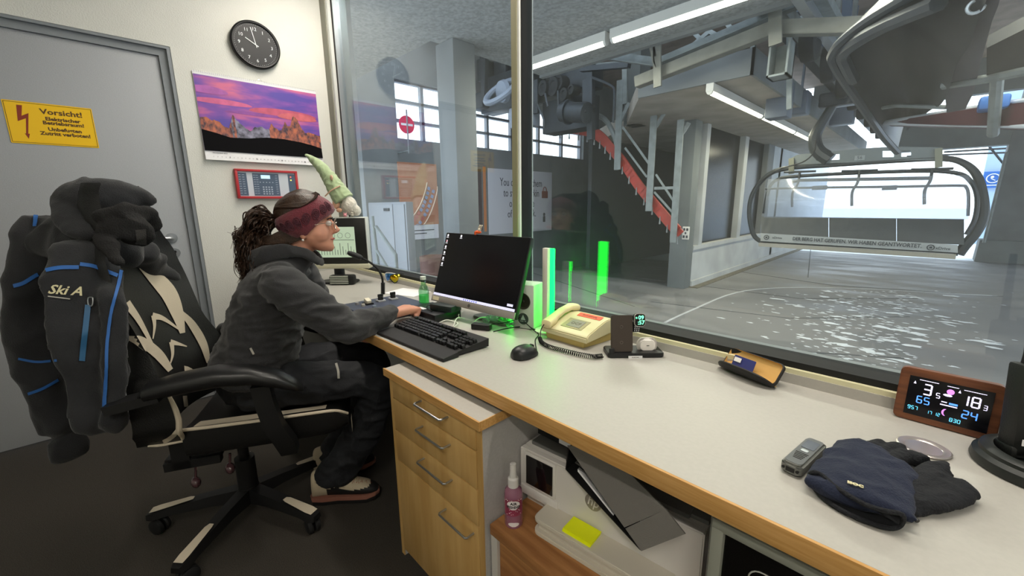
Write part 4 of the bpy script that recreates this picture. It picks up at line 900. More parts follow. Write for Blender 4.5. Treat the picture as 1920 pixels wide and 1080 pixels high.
# gooseneck microphone
mb_ = S(718, 551); nrm_ = CF.copy(); nrm_.z = 0
g = lambda x, y: pn(x, y, mb_, nrm_)
t = thing('gooseneck_microphone', 'black gooseneck microphone bending toward the seated person', 'microphone', mb_)
b = MB(); b.cyl(mb_-V((0, 0, .001)), g(718, 530), .010, .010, 16); b.build('socket', m_black, t)
b = MB(); b.tube([g(718, 535), g(716, 519), g(708, 504), g(695, 493), g(683, 486), g(675, 482)], .0055, 10, n=6); b.build('neck', m_rub, t)
b = MB(); b.tube([g(678, 484.5), g(674, 482), g(664, 478), g(656, 475), g(652, 474)], lambda u: .009+.005*math.sin(PI*min(1, u*.9+.12)), 14, n=4); b.build('capsule', M('mic_mesh', '#26282a', .6, bump=.4, bscale=800), t)
# goggles
g0 = desk(738, 530, Z+.012); 
for k, (x, y, c1, c2, lb_) in enumerate(((732, 521, '#1f5fc0', '#6fb0d8', 'white framed ski goggles with blue mirrored lens by the microphone'), (748, 523, '#e0a810', '#5a9a3a', 'ski goggles with yellow mirrored lens behind the blue pair'))):
    c = desk(x, y+8, Z+.001)+V((0, .0, 0)); t = thing('ski_goggles', lb_, 'goggles', c, group=None)
    a_ = .35+.9*k; R3 = Matrix.Rotation(a_, 4, 'Z'); Fgg = Matrix.Translation(c+V((0, 0, .030))) @ R3 @ Matrix.Rotation(PI/2, 4, 'X')
    b = MB(); b.T = Fgg; rws = []
    pol = [(-.042, .020), (0, .027), (.042, .020), (.046, -.004), (.025, -.026), (.006, -.016), (-.006, -.016), (-.025, -.026), (-.046, -.004)]
    pf = smooth_path([V((x, y, 0)) for x, y in pol], 3, True)
    b.grid([[V((p.x*s_, p.y*s_, .012*(1-s_)-(p.x*s_/.05)**2*.012)) for p in pf] for s_ in (1, .6, .05)], True, True); b.build('lens', M('lens%d' % k, c1, .08, metal=.85, col2=c2, nscale=18), t)
    b = MB(); b.T = Fgg; b.tube([V((p.x, p.y, -(p.x/.05)**2*.012)) for p in pf], .003, 8, True); b.build('rim', M('rim_white', '#d8d8d8', .4) if k == 0 else m_black, t)
    b = MB(); b.T = Fgg; b.tube([(-.045, 0, -.012), (-.046, -.01, -.05), (-.02, -.018, -.075), (.02, -.018, -.075), (.046, -.01, -.05), (.045, 0, -.012)], .0028, 6, n=5); b.build('strap', M('rim_white', '#d8d8d8', .4) if k == 0 else m_black, t)
# glass bottle
c = desk(796, 574, Z+.004); c.z = ZD+.0030
t = thing('glass_bottle', 'small clear glass bottle with green liquid left of the monitor', 'bottle', c)
b = MB(); b.lathe([(.002, 0), (.022, .001), (.024, .006), (.024, .075), (.019, .092), (.012, .104), (.011, .125), (.013, .128), (.011, .130), (.0095, .104), (.017, .090), (.022, .075), (.022, .008), (.002, .005)], c, seg=28, cap=False); b.build('glass', glassmat('bottle_glass', '#dff2e4', .02, 1.6), t)
b = MB(); b.lathe([(.002, .006), (.0212, .008), (.0212, .055), (.002, .0555)], c, seg=24); b.build('liquid', M('green_drink_glow', '#8fd890', .1, trans=.7, ior=1.33, emit=.12, ecol='#50ff80'), t)  # faint green glow put into the liquid, which is no lamp
b = MB(); b.lathe([(.013, .126), (.013, .140), (.002, .142)], c, seg=20); b.build('stopper', M('stopper_white', '#d5dcd0', .4), t)
# --- old panel computer in the corner, plush gnome, ribbed intercom
rb = V((-2.33, 1.085, 0)); dv = V((-CR.x, -CR.y, 0)).normalized(); bk = V((CF.x, CF.y, 0)).normalized()
zt, zb = px(690, 407, rb.x).z, .815
Fm = Matrix(((-dv.x, bk.x, 0, rb.x), (-dv.y, bk.y, 0, rb.y), (0, 0, 1, 0), (0, 0, 0, 1)))   # x right, y away
t = thing('panel_computer', 'old beige screen unit with black bezel in the corner of the desk', 'monitor', (rb.x-.15, rb.y+.0, ZD))
hz_ = 1.136
b = MB(); b.T = Fm; b.bx(-.44, 0, .012, .06, .835, hz_, .004); b.bx(-.40, -.03, .05, .09, .86, hz_-.04, .01); b.build('housing', M('old_beige', '#cdd0cc', .45), t)
b = MB(); b.T = Fm; b.bx(-.436, -.006, .004, .014, .862, hz_-.006, .002); b.build('bezel', M('bezel_black', '#171715', .4), t)
b = MB(); b.T = Fm; b.bx(-.45, .004, -.006, .06, .832, .860, .004); b.build('keypad_lip', M('beige_lip', '#c2bda4', .45), t)
b = MB(); b.T = Fm; b.bx(-.375, -.070, .001, .005, .90, 1.08); b.build('screen', M('screen_palegreen', '#b9ccb4', .4, emit=.42), t)
b = MB().use(M('lcd_line', '#6d8070', .5)); b.T = Fm
for k in range(18): b.bx(-.355+.016*k, -.352+.016*k, 0, .001, .915, .985-.02*(k % 3))
for k in range(6): b.tube([V((-.34+.046*k, 0, 1.03))+V((math.cos(a)*.015, 0, math.sin(a)*.015)) for a in [2*PI*q/14 for q in range(14)]], .001, 5, True)
b.bx(-.37, -.075, 0, .001, 1.002, 1.005); b.build('screen_drawing', None, t)
b = MB(); b.T = Fm; b.cyl((-.2, .05, ZD+.012), (-.2, .05, .85), .03); b.prism(rrect(.22, .12, .03, cx=-.2, cy=.04), Matrix.Translation((0, 0, ZD+.0005)), .012, .003); b.build('foot', m_black, t)
c = pz(640, 535, ZD)+V((0, .0, 0))
Fi = Matrix.Translation(c) @ Matrix.Rotation(math.radians(45), 4, 'Z')
t = thing('ribbed_intercom', 'small black intercom with pale ribs in front of the beige screen unit', 'intercom', c)
b = MB(); b.T = Fi; b.box((0, .03, .030), (.15, .05, .058), bev=.012); b.build('intercom_body', m_black, t)
b = MB(); b.T = Fi
for k in range(5): b.box((-.012, .002, .011+.0105*k), (.11, .006, .0058), bev=.002)
b.build('ribs', M('rib_pale', '#b5b8ac', .45), t)
# gnome
zt_ = hz_
gp = lambda x, y: pn(x, y, Fm @ V((-.05, .04, 0)), bk)
gb = gp(655, 404)
t = thing('plush_gnome', 'plush gnome with a long pointed green hat sitting on the beige screen unit', 'plush toy', (gb.x, gb.y, zt_+.001))
b = MB(); b.tube([gp(645, 375), gp(628, 350), gp(612, 325), gp(592, 304), gp(573, 290)], lambda u: .052*(1-u)**.8+.007, 18, n=6); b = fuse(b, .005, 2); wrinkle(b, .006, 30)
b.build('hat', M('felt_sage', '#a3b48c', .9, bump=.4, bscale=300, sheen=.3), t)
b = MB()
b.sph(gp(655, 386), .052, (1.1, .8, 1.05), 18); b.sph(gp(667, 395), .036, (1, .8, .9)); b.sph(gp(648, 372), .036, (1, .8, .9)); 
b = fuse(b, .005, 3)
for v in b.bm.verts: v.co.z = max(v.co.z, zt_+.001)
wrinkle(b, .004, 60); b.build('beard', M('fur_white', '#d8d2c6', .95, bump=.6, bscale=200, sheen=.5), t)
b = MB(); b.sph(gp(633, 382)-bk*.02, .030, (.6, .7, 1)); b.sph(gp(640, 394)-bk*.03, .022, (1.0, .7, .6)); b.build('arm', M('felt_peach', '#d8a78c', .9), t)
b = MB(); b.sph(gp(627, 334)-bk*.040, .016, (1, .4, 1)); b.tube([gp(614, 368)-bk*.03, gp(628, 358)-bk*.052, gp(644, 349)-bk*.045], .004, 6, n=5); b.build('trim', M('felt_flower', '#d9b49a', .9), t)
c = gp(654, 401)-bk*.055; c.z = zt_+.001
b = MB(); b.sph(c+V((0, 0, .010)), .011, (1, .9, .9)); 
for s_ in (-1, 1): b.sph(c+V((0, 0, .020))+V((-dv.x, -dv.y, 0))*s_*.006, .004)
solo('pig_figurine', b, M('pig_pink', '#d98f98', .5), 'tiny pink pig figurine at the foot of the plush gnome', 'figurine')
c = gp(667, 401)-bk*.055; c.z = zt_+.001
b = MB(); b.sph(c+V((0, 0, .009)), .010); b.sph(c+V((0, 0, .021)), .008)
for s_ in (-1, 1): b.sph(c+V((0, 0, .033))+V((-dv.x, -dv.y, 0))*s_*.004, .0035, (1, .8, 2.4))
solo('rabbit_figurine', b, M('rabbit_silver', '#a8a294', .4), 'tiny grey rabbit figurine right of the pink pig', 'figurine')
# --- gloves
def lump(b, x, y, rx, z, rz_, ang=0., rl=None):
    p = pz(x, y, z); d_ = (pz(x+2, y, z)-pz(x-2, y, z)).length/4
    r_ = rx*d_; b.sph(p, r_, (1, 1, rz_/r_), 14)
def fing(b, pts, w, h, z=None):
    q = [pz(x, y, ZD+h) for x, y in pts]; sc_ = (q[0]-pz(pts[0][0]+1, pts[0][1], ZD+h)).length
    P_ = smooth_path(q, 5) if len(q) > 2 else q; N = len(P_); rws = []
    for i, p in enumerate(P_):
        a, c = P_[max(0, i-1)], P_[min(N-1, i+1)]; d_ = (c-a).normalized(); s_ = d_.cross(V((0, 0, 1))).normalized(); u = i/(N-1)
        ww = (w(u) if callable(w) else w)*sc_; e = 1 if i not in (0, N-1) else .45
        rws.append([p+s_*ww*e*math.cos(t_)+V((0, 0, h*.9*e*math.sin(t_))) for t_ in [2*PI*k/14 for k in range(14)]])
    b.grid(rws, True, True)
m_gl = M('glove_navy', '#151d33', .9, bump=.3, bscale=300, sheen=.05); m_gb = M('glove_black', '#14161b', .9, bump=.4, bscale=250)
t = thing('winter_glove', 'navy blue winter glove lying on top with open cuff toward the desk edge', 'glove', desk(1640, 910), group=None)
b = MB()
fing(b, [(1606, 945), (1612, 908), (1638, 875), (1660, 862)], lambda u: 88-22*u, .019)
fing(b, [(1588, 925), (1596, 890), (1612, 860), (1625, 840)], lambda u: 62-10*u, .018)
b = fuse(b, .004, 4); wrinkle(b, .006, 22, amp2=.001, scale2=90)
for v in b.bm.verts: v.co.z = max(v.co.z, ZD+.002)
gb1 = bvh(b); b.build('palm', m_gl, t, angle=180)
b = MB()
for pts, w_ in (([(1590, 852), (1602, 838), (1620, 834)], 12), ([(1615, 852), (1638, 838), (1658, 836)], 12), ([(1640, 858), (1675, 842), (1698, 848)], 12), ([(1655, 872), (1695, 856), (1722, 862), (1734, 868)], 15)): fing(b, pts, w_, .014)
b = fuse(b, .0028, 1); wrinkle(b, .002, 70)
for v in b.bm.verts: v.co.z = max(v.co.z, ZD+.002)
b.build('fingers', m_gb, t, angle=180)
b = MB(); cf = [(1517, 898), (1535, 925), (1570, 952), (1620, 976), (1665, 990), (1688, 985), (1692, 965), (1660, 958), (1620, 945), (1570, 915), (1540, 890), (1523, 886)]
b.tube([pz(x, y, ZD+(.006 if i < 6 else .030)) for i, (x, y) in enumerate(cf)], .0035, 8, True, n=4); b.build('cuff_edge', m_gb, t)
b = MB().use(M('cuff_inside', '#101216', .95)); q = [pz(x, y, ZD+(.007 if i < 6 else .028)) for i, (x, y) in enumerate(cf)]; b.face(q); b.build('cuff_lining', None, t)
b = MB(); ribbon(b, gb1, [(1545, 908), (1590, 935), (1650, 952)], 9, .002); b.build('wrist_band', m_gl, t)
for s, (x, y), sz in (('ISOC', (1603, 912), .0085),):
    p, n_ = cast(gb1, x, y, .002)
    if p: b = MB(); d_ = (pz(1620, 918, p.z)-pz(1584, 906, p.z)).normalized(); text(b, s, frame(p+n_*.0015, d_, n_.lerp(V((0, 0, 1)), .5)), sz, .0006, bold=.0005); b.build('logo', M('logo_cream', '#d8d0a8', .5), t)
b = MB(); p = pz(1697, 958, ZD+.008); b.box(p, (.012, .02, .008), Matrix.Rotation(.6, 3, 'Z'), bev=.002); b.tube([p, p+V((.008, -.006, 0)), p+V((.014, -.012, -.002))], .003, 8); b.build('buckle', m_black, t)
t = thing('winter_glove', 'black and navy winter glove half hidden beneath the other, thumb pointing right', 'glove', desk(1770, 900), group=None)
b = MB()
fing(b, [(1700, 945), (1745, 930), (1790, 915), (1820, 915)], lambda u: 24+14*math.sin(PI*u), .013)
fing(b, [(1700, 925), (1740, 895), (1765, 880), (1778, 882)], lambda u: 26-6*u, .014)
fing(b, [(1690, 955), (1740, 945), (1790, 935)], 20, .010)
b = fuse(b, .0035, 3); wrinkle(b, .004, 40)
for v in b.bm.verts: v.co.z = max(v.co.z, ZD+.002)
b.build('glove_body', m_gb, t, angle=180)
# ================================================================ office chair
HUB = V((-1.748, .248, 0)); AZ = math.radians(65)
FW = V((math.cos(AZ), math.sin(AZ), 0)); RT = V((math.sin(AZ), -math.cos(AZ), 0))
Tc = Matrix(((FW.x, -RT.x, 0, HUB.x), (FW.y, -RT.y, 0, HUB.y), (0, 0, 1, 0), (0, 0, 0, 1)))   # local x forward, y left, z up
def sp(x, y, off=0.): return pn(x, y, HUB+RT*off, RT)
chair = thing('office_chair', 'black and white racing style office chair on five castors beside the desk', 'chair', HUB)
m_lea = M('black_leatherette', '#131313', .42, bump=.25, bscale=350); m_lew = M('cream_leatherette', '#c9bda8', .45, bump=.15, bscale=300); m_pla = M('chair_plastic', '#101011', .5)
b = MB(); b.cyl(HUB+V((0, 0, .075)), HUB+V((0, 0, .13)), .042, .036, 24); b.cyl(HUB+V((0, 0, .13)), HUB+V((0, 0, .25)), .034, .034, 24); b.cyl(HUB+V((0, 0, .24)), HUB+V((0, 0, .36)), .018, seg=16); b.box(HUB+V((0, 0, .355)), (.22, .16, .03), Matrix.Rotation(AZ, 3, 'Z'), bev=.006); b.build('gas_column', m_pla, chair)
for k in range(5):
    a = math.radians(26+72*k+(-3 if k == 4 else 0)); d = V((math.cos(a), math.sin(a), 0)); s = V((-d.y, d.x, 0)); R = .315
    b = MB(); b.grid([[HUB+d*r+s*w*x+V((0, 0, z+h*y)) for x, y in ((-1, -1), (1, -1), (.8, 1), (-.8, 1))] for r, w, z, h in ((.02, .028, .098, .028), (.12, .025, .098, .02), (.27, .024, .085, .014), (R, .027, .078, .013), (R+.022, .018, .074, .010))], True, True)
    leg = b.build('leg', m_pla, chair, angle=40)
    b = MB(); b.grid([[HUB+d*r+s*w*x+V((0, 0, z)) for x in (-1, 1)] for r, w, z in ((.185, .008, .1135), (.20, .013, .113), (.30, .018, .0975), (R+.01, .016, .093))]); b.build('leg_pad', m_lew, leg)
    c = HUB+d*R; tt = V((math.cos(a+1.1), math.sin(a+1.1), 0))
    b = MB()
    for q in (-1, 1): b.lathe([(.002, 0), (.027, 0), (.030, .005), (.028, .016), (.018, .02), (.002, .02)], c+tt*(.004*q)+V((0, 0, .030))+V((-tt.y, tt.x, 0))*.012, tt*q, 20)
    b.tube([c+V((0, 0, .034))+V((-tt.y, tt.x, 0))*.012, c+V((0, 0, .07))], .008, 8); b.build('castor', m_rub, chair)
# lever with knob
for pts in ([(366, 855), (367, 880), (367, 902)], [(431, 850), (431, 862), (431, 876)]):
    b = MB(); q = [sp(x, y, .14) for x, y in pts]; b.tube(q, .004, 8); b.sph(q[-1]+V((0, 0, -.004)), .022, (1.1, .7, .9), 12); b.build('lever', M('knob_smoky', '#4a3236', .15, coat=.6), chair)
# seat cushion
def G(f, l, z): return Tc @ V((f, l, z))
b = MB()
def seat_z(u, v):  # u forward 0..1, v -1..1
    return .488-.006*u+.020*abs(v)**4-.045*max(0, (u-.86)/.14)**2
rows = []
for i in range(17):
    u = i/16; f = -.09+.49*u; hw = .245-.02*(1-u)**2-.022*max(0, (u-.85)/.15)**2
    top = [G(f, hw*v, seat_z(u, v)) for v in [1-2*k/12 for k in range(13)]]
    zb = .402+.015*max(0, (u-.85)/.15)
    rows.append(top+[G(f, -hw*1.0, .44), G(f, -hw*.97, zb+.01), G(f, -hw*.9, zb), G(f, hw*.9, zb), G(f, hw*.97, zb+.01), G(f, hw, .44)])
b.grid(rows, True, True); bmesh.ops.recalc_face_normals(b.bm, faces=b.bm.faces[:]); sv = bvh(b); b.build('seat_cushion', m_lea, chair, angle=50)
b = MB()
for s in (-1, 1):
    b.tube([G(f, s*w, z) for f, w, z in ((-.09, .226, .508), (.0, .240, .510), (.15, .247, .508), (.28, .247, .505), (.36, .235, .495), (.398, .20, .460))], .0055, 8, n=5)
    b.grid([[G(f, s*w0, z0+.003), G(f, s*(w0+w1)/2, (z0+z1)/2+.0035), G(f, s*w1, z1+.003)] for f, w0, z0, w1, z1 in ((-.06, .155, .493, .215, .505), (.08, .165, .494, .225, .504), (.22, .175, .493, .222, .502), (.33, .165, .486, .21, .494))])
b.build('piping', m_lew, chair)
# front corner cream patches
b = MB(); b.grid([[G(.405+.004, s_, z) for z in (.385, .41, .44)] for s_ in (-.205, -.18, -.16)]); b.build('front_patch', m_lew, chair)
# backrest
def bpt(u, v, front=True):  # u up 0..1, v -1(right)..1(left)
    z = .465+.81*u; ek = [(.46, -.09), (.55, -.07), (.635, -.08), (.785, -.135), (.94, -.172), (1.1, -.198), (1.28, -.215)]
    for (z0_, e0), (z1_, e1) in zip(ek, ek[1:]):
        if z0_ <= z <= z1_: f0 = e0+(e1-e0)*(z-z0_)/(z1_-z0_)-.085*(1-.45*u)
    ks = [(0, .215), (.08, .262), (.25, .262), (.40, .235), (.58, .245), (.70, .225), (.84, .16), (.95, .145), (1, .11)]
    for (a0, w0), (a1, w1) in zip(ks, ks[1:]):
        if a0 <= u <= a1: q = (u-a0)/(a1-a0); q = q*q*(3-2*q); hw = w0+(w1-w0)*q; break
    bol = .085*(1-.45*u)*abs(v)**2.4
    th = .055+.02*(1-u)
    q_ = max(0, min(1, (.42-u)/.25)); bk2 = f0-th*(1-.75*abs(v)**3)+bol*.55
    return G(f0+bol if front else bk2*(1-q_)+(f0+.085-.125-.02*(1-abs(v)))*q_, hw*v, z)
b = MB(); rows = []
for i in range(33):
    u = i/32; rows.append([bpt(u, v) for v in [1-2*k/20 for k in range(21)]]+[bpt(u, v, False) for v in [-.98+1.96*k/16 for k in range(17)]])
b.grid(rows, True, True); bmesh.ops.recalc_face_normals(b.bm, faces=b.bm.faces[:]); cv = bvh(b); b.build('backrest', m_lea, chair, angle=60)
b = MB()
def patch(pts):  # cream leather inlay, picture polygon projected on the back cushion
    q = [V((x, y)) for x, y in pts]; c = sum(q, V((0, 0)))/len(q)
    n = len(pts); ring = []
    for i in range(n):
        a_, b_ = q[i], q[(i+1) % n]
        for k in range(4): ring.append(a_.lerp(b_, k/4))
    hits = [cast(cv, p.x, p.y, .003)[0] for p in ring]; hc = cast(cv, c.x, c.y, .003)[0]
    mid = [cast(cv, (p.x+c.x)/2, (p.y+c.y)/2, .003)[0] for p in ring]
    if hc is None or any(h is None for h in hits+mid): 
        for w in range(len(ring)):
            pass
        return
    N = len(ring)
    for i in range(N):
        j = (i+1) % N
        b.face([hits[i], hits[j], mid[j], mid[i]]); b.face([mid[i], mid[j], hc])
b = MB(); ribbon(b, cv, [(235, 568), (258, 600), (280, 640), (292, 660)], lambda t: 7*(1-t)+1, .003)
if len(b.bm.faces): b.build('backrest_trim', m_lew, chair, angle=80)
b = MB(); ribbon(b, cv, [(240, 632), (264, 641), (295, 665), (318, 695)], lambda t: 1+9*math.sin(PI*min(1, t*.75+.08)), .003)
if len(b.bm.faces): b.build('backrest_trim', m_lew, chair, angle=80)
b = MB(); ribbon(b, cv, [(338, 585), (360, 610), (380, 645), (390, 680)], lambda t: 1+7*math.sin(PI*min(.93, t*.75+.12)), .003)
if len(b.bm.faces): b.build('backrest_trim', m_lew, chair, angle=80)
b = MB(); ribbon(b, cv, [(285, 636), (288, 612), (286, 592)], lambda t: 1+3.5*t, .003)
if len(b.bm.faces): b.build('backrest_trim', m_lew, chair, angle=80)
b = MB(); ribbon(b, cv, [(284, 593), (305, 598), (340, 622)], lambda t: 6*(1-t)+1, .003)
if len(b.bm.faces): b.build('backrest_trim', m_lew, chair, angle=80)
b = MB(); ribbon(b, cv, [(318, 682), (322, 664), (320, 642)], lambda t: 1+3.5*t, .003)
if len(b.bm.faces): b.build('backrest_trim', m_lew, chair, angle=80)
b = MB(); ribbon(b, cv, [(318, 642), (332, 645), (349, 650)], lambda t: 4.5*(1-t)+1, .003)
if len(b.bm.faces): b.build('backrest_trim', m_lew, chair, angle=80)
b = MB(); ribbon(b, cv, [(344, 692), (352, 692), (366, 697)], lambda t: 5*(1-t)+1, .003)
if len(b.bm.faces): b.build('backrest_trim', m_lew, chair, angle=80)
b = MB(); ribbon(b, cv, [(262, 500), (288, 520), (315, 550), (332, 590), (341, 625)], lambda t: 3+16*math.sin(PI*min(1, t*.85+.05))**1.2*(1-t*.45), .003)
if len(b.bm.faces): b.build('backrest_trim', m_lew, chair, angle=80)
b = MB(); ribbon(b, cv, [(345, 742), (347, 775), (332, 808), (310, 826), (278, 838)], lambda t: 4, .003)
if len(b.bm.faces): b.build('backrest_trim', m_lew, chair, angle=80)
b = MB(); b.tube([bpt(u_, -.985)+RT*.004 for u_ in (.0, .03, .07, .12, .18, .235)]+[], lambda q: .004+.004*math.sin(PI*q), 8, n=4); b.build('backrest_trim', m_lew, chair)
b = MB(); b.tube([bpt(0, -.98)+RT*.004, G(-.15, -.215, .463), G(-.185, -.21, .466)], .0045, 8, n=4); b.build('backrest_trim', m_lew, chair)
# arm rests
for s, nm in ((1, ''), (-1, '')):
    off = .315*s
    A_ = lambda f, z, w=0.: G(f, -off, z)
    b = MB(); rws = []
    for f, z, w, h in ((-.125, .680, .018, .012), (-.11, .686, .040, .024), (-.04, .697, .044, .029), (.06, .706, .046, .030), (.15, .697, .044, .028), (.22, .672, .042, .025), (.265, .645, .034, .016), (.285, .628, .012, .008)):
        rws.append(ell(G(f, -off, z), V((RT.x*w, RT.y*w, 0)), V((0, 0, h)), 18, 2.6))
    b.grid(rws, True, True); b.build('armrest_pad', M('arm_black', '#161617', .35, bump=.05, bscale=300), chair, angle=70)
    b = MB(); b.bar(G(-.205, -off, .652), G(-.08, -off, .672), .062, .026, (0, 0, 1))
    rws = []
    for f, o, z, w, h in ((.17, off, .66, .026, .022), (.175, off, .60, .026, .020), (.19, off*1.0, .52, .027, .021), (.215, off*.97, .45, .028, .024), (.22, off*.9, .40, .024, .024), (.20, off*.62, .375, .022, .018), (.17, off*.3, .37, .020, .018)):
        rws.append([G(f, -o, z)+FW*w*x+RT*(s*h*y) for x, y in ((-1, -1), (1, -1), (1, 1), (-1, 1))])
    b.build('armrest_bar', m_pla, chair)
    b = MB(); b.grid(rws, True, True); bmesh.ops.recalc_face_normals(b.bm, faces=b.bm.faces[:]); b.build('armrest_bracket', m_pla, chair, angle=50)
b = MB(); b.box(G(-.13, -.15, .40), (.05, .03, .12), Matrix.Rotation(AZ, 3, 'Z')); b.box(G(-.10, -.15, .352), (.16, .03, .03), Matrix.Rotation(AZ, 3, 'Z')); b.box(G(-.10, 0, .362), (.16, .3, .02), Matrix.Rotation(AZ, 3, 'Z')); b.build('back_hinge', m_pla, chair)
# ================================================================ ski jacket over the backrest
def blobs(b, pts, off=0.):
    """picture anchored round lumps: (px, py, off, radius_px, flatten)"""
    q = []
    for x, y, o, r, fl in pts:
        p = sp(x, y, o); rr = r*(p-CO).dot(CF)/FPX/1.12; q.append((p, rr, fl))
    rws = []; N = len(q)
    vd = None
    P_ = smooth_path([p for p, _, _ in q], 5); 
    for i, p in enumerate(P_):
        u = i/(len(P_)-1)*(N-1); k = min(N-2, int(u)); f_ = u-k; rr = q[k][1]*(1-f_)+q[k+1][1]*f_; fl = q[k][2]*(1-f_)+q[k+1][2]*f_
        a, c = P_[max(0, i-1)], P_[min(len(P_)-1, i+1)]; d = (c-a).normalized(); view = (p-CO).normalized(); s = d.cross(view).normalized(); w = s.cross(d).normalized()
        e = 1 if 0 < i < len(P_)-1 else .5
        rws.append([p+s*rr*e*math.cos(t_)+w*rr*fl*e*math.sin(t_) for t_ in [2*PI*k_/18 for k_ in range(18)]])
    b.grid(rws, True, True)
m_j = M('jacket_charcoal', '#202124', .85, noise_amt=.06, nscale=30, bump=.3, bscale=350, sheen=.15)
m_j2 = M('jacket_inner', '#1c1b1b', .95, bump=.5, bscale=250); m_bl = M('jacket_blue', '#2b62a8', .6)
jk = thing('ski_jacket', 'dark ski jacket with blue piping and hood hanging over the chair backrest', 'jacket', HUB+V((-.25, -.25, 0)))
b = MB()
blobs(b, [(92, 400, -.02, 36, .8), (80, 450, .0, 48, .7), (62, 520, .02, 38, .8), (56, 600, .02, 34, .8), (72, 680, .02, 36, .8), (92, 760, .02, 34, .8), (118, 812, .02, 32, .8)])          # hanging sleeve
blobs(b, [(118, 815, .02, 28, .8), (128, 838, .02, 30, .8), (134, 858, .02, 24, .8)])
blobs(b, [(95, 430, .0, 50, .6), (150, 455, .08, 60, .6), (205, 465, .10, 50, .6), (258, 470, .02, 38, .6)])   # shoulders
blobs(b, [(155, 455, .16, 50, .4), (160, 540, .24, 62, .24), (170, 640, .28, 58, .22), (180, 730, .29, 48, .2), (192, 812, .29, 34, .2)])      # front panel
blobs(b, [(206, 500, .18, 24, .5), (212, 560, .26, 22, .5), (215, 650, .29, 18, .6), (212, 740, .30, 20, .6), (215, 812, .30, 18, .5)])
blobs(b, [(252, 470, .0, 32, .7), (290, 505, -.16, 28, .5), (322, 545, -.23, 24, .4), (333, 580, -.26, 14, .4)])     # far side over the backrest
b = fuse(b, .007, 4)
wrinkle(b, .016, 9, (1, 1, .7), .007, 24, seed=3)
jb = bvh(b); b.build('jacket_body', m_j, jk, angle=180)
b = MB()
blobs(b, [(116, 366, .03, 14, .9), (138, 378, .05, 44, .8), (175, 382, .06, 54, .8), (218, 372, .05, 38, .8), (260, 370, .03, 20, .7), (293, 378, .02, 6, .5)])
blobs(b, [(122, 372, .06, 16, .8), (134, 405, .12, 30, .6), (154, 430, .16, 24, .5), (174, 446, .17, 10, .5)])
b = fuse(b, .006, 4); wrinkle(b, .012, 9, (1, 1, 1), .002, 50, seed=9); hb = bvh(b); b.build('hood', m_j, jk, angle=180)
b = MB()
blobs(b, [(182, 414, .20, 12, .6), (205, 402, .20, 16, .6), (242, 398, .18, 18, .6), (275, 406, .12, 18, .6), (285, 430, .08, 14, .6)])
blobs(b, [(192, 440, .20, 20, .5), (225, 428, .20, 24, .5), (262, 432, .16, 26, .5), (242, 458, .16, 22, .5)])
blobs(b, [(188, 440, .20, 14, .6), (202, 458, .23, 16, .5), (216, 480, .25, 12, .5), (228, 495, .26, 6, .5)])
b = fuse(b, .0055, 3); wrinkle(b, .016, 13, (1, 1, 1), .002, 60, seed=5); cb = bvh(b); b.build('collar_lining', m_j2, jk, angle=180)
b = MB(); ribbon(b, cb, [(262, 470), (264, 450), (262, 430)], 10, .004); b.build('velcro_tab', M('tab_grey', '#3c3a38', .9, bump=.5, bscale=400), jk)
for pts_, w_ in (([(27, 536), (45, 530), (75, 512), (110, 503), (148, 502)], 3.6), ([(150, 496), (175, 500), (205, 512), (220, 518)], 3.4), ([(226, 508), (220, 540), (208, 590), (202, 650), (200, 710), (197, 775)], 2.8), ([(70, 388), (68, 405), (67, 425)], 4), ([(36, 672), (70, 678), (108, 675)], 2.2), ([(54, 738), (80, 728), (108, 712)], 2.6)):
    b = MB(); ribbon(b, jb, pts_, w_, .004); b.build('blue_piping', m_bl, jk, label='blue piping line')
b = MB(); ribbon(b, jb, [(165, 572), (161, 610), (157, 645), (154, 676)], 5.5, .0045); b.build('pocket_zip', M('zip_blue', '#27587e', .5), jk)
p, n_ = cast(jb, 170, 566, .006)
if p:
    b = MB(); b.tube([p+CU*.010+CR*.006, p+CU*.010-CR*.006, p-CU*.010-CR*.005, p-CU*.010+CR*.005], .0018, 6, True, n=3); b.build('zip_puller', m_alu, jk)
p, n_ = cast(jb, 125, 547, .014)
if p:
    b = MB(); text(b, 'Ski A', frame(p, CR-CU*.05, n_.lerp(-CF, .5)), .034, .0006, shear=.25, bold=.0006); b.build('logo', M('logo_cream', '#d8d0a8', .5), jk)
b = MB(); ribbon(b, jb, [(92, 556), (132, 561)], .9, .005); b.build('chest_seam', M('seam_white', '#b8b4aa', .6), jk)
# ================================================================ the seated person
def L(f, off, z): return HUB+FW*f+RT*off+V((0, 0, z))
person = thing('person', 'person in charcoal hoodie and maroon headband seated in the office chair at the desk', 'person', HUB+FW*.05)
m_skin = M('skin', '#c98f76', .5, noise_amt=.05, nscale=25); _bs = m_skin.node_tree.nodes['Principled BSDF']; _bs.inputs['Subsurface Weight'].default_value = .08; _bs.inputs['Subsurface Radius'].default_value = (.02, .008, .005)
m_hood = M('hoodie_charcoal', '#2c2c2e', .85, noise_amt=.05, nscale=90, bump=.35, bscale=450, sheen=.2)
m_pant = M('trousers_black', '#15171c', .75, noise_amt=.08, nscale=30, bump=.2, bscale=300)
SL = [(1.034, .384, .350, .016), (1.040, .392, .330, .030), (1.055, .394, .305, .044), (1.070, .391, .285, .052), (1.085, .392, .262, .058), (1.105, .391, .238, .063), (1.125, .390, .225, .067), (1.145, .387, .216, .070), (1.165, .396, .212, .072), (1.185, .396, .213, .072), (1.205, .388, .220, .070), (1.225, .370, .236, .062), (1.240, .347, .258, .048), (1.250, .322, .282, .028)]
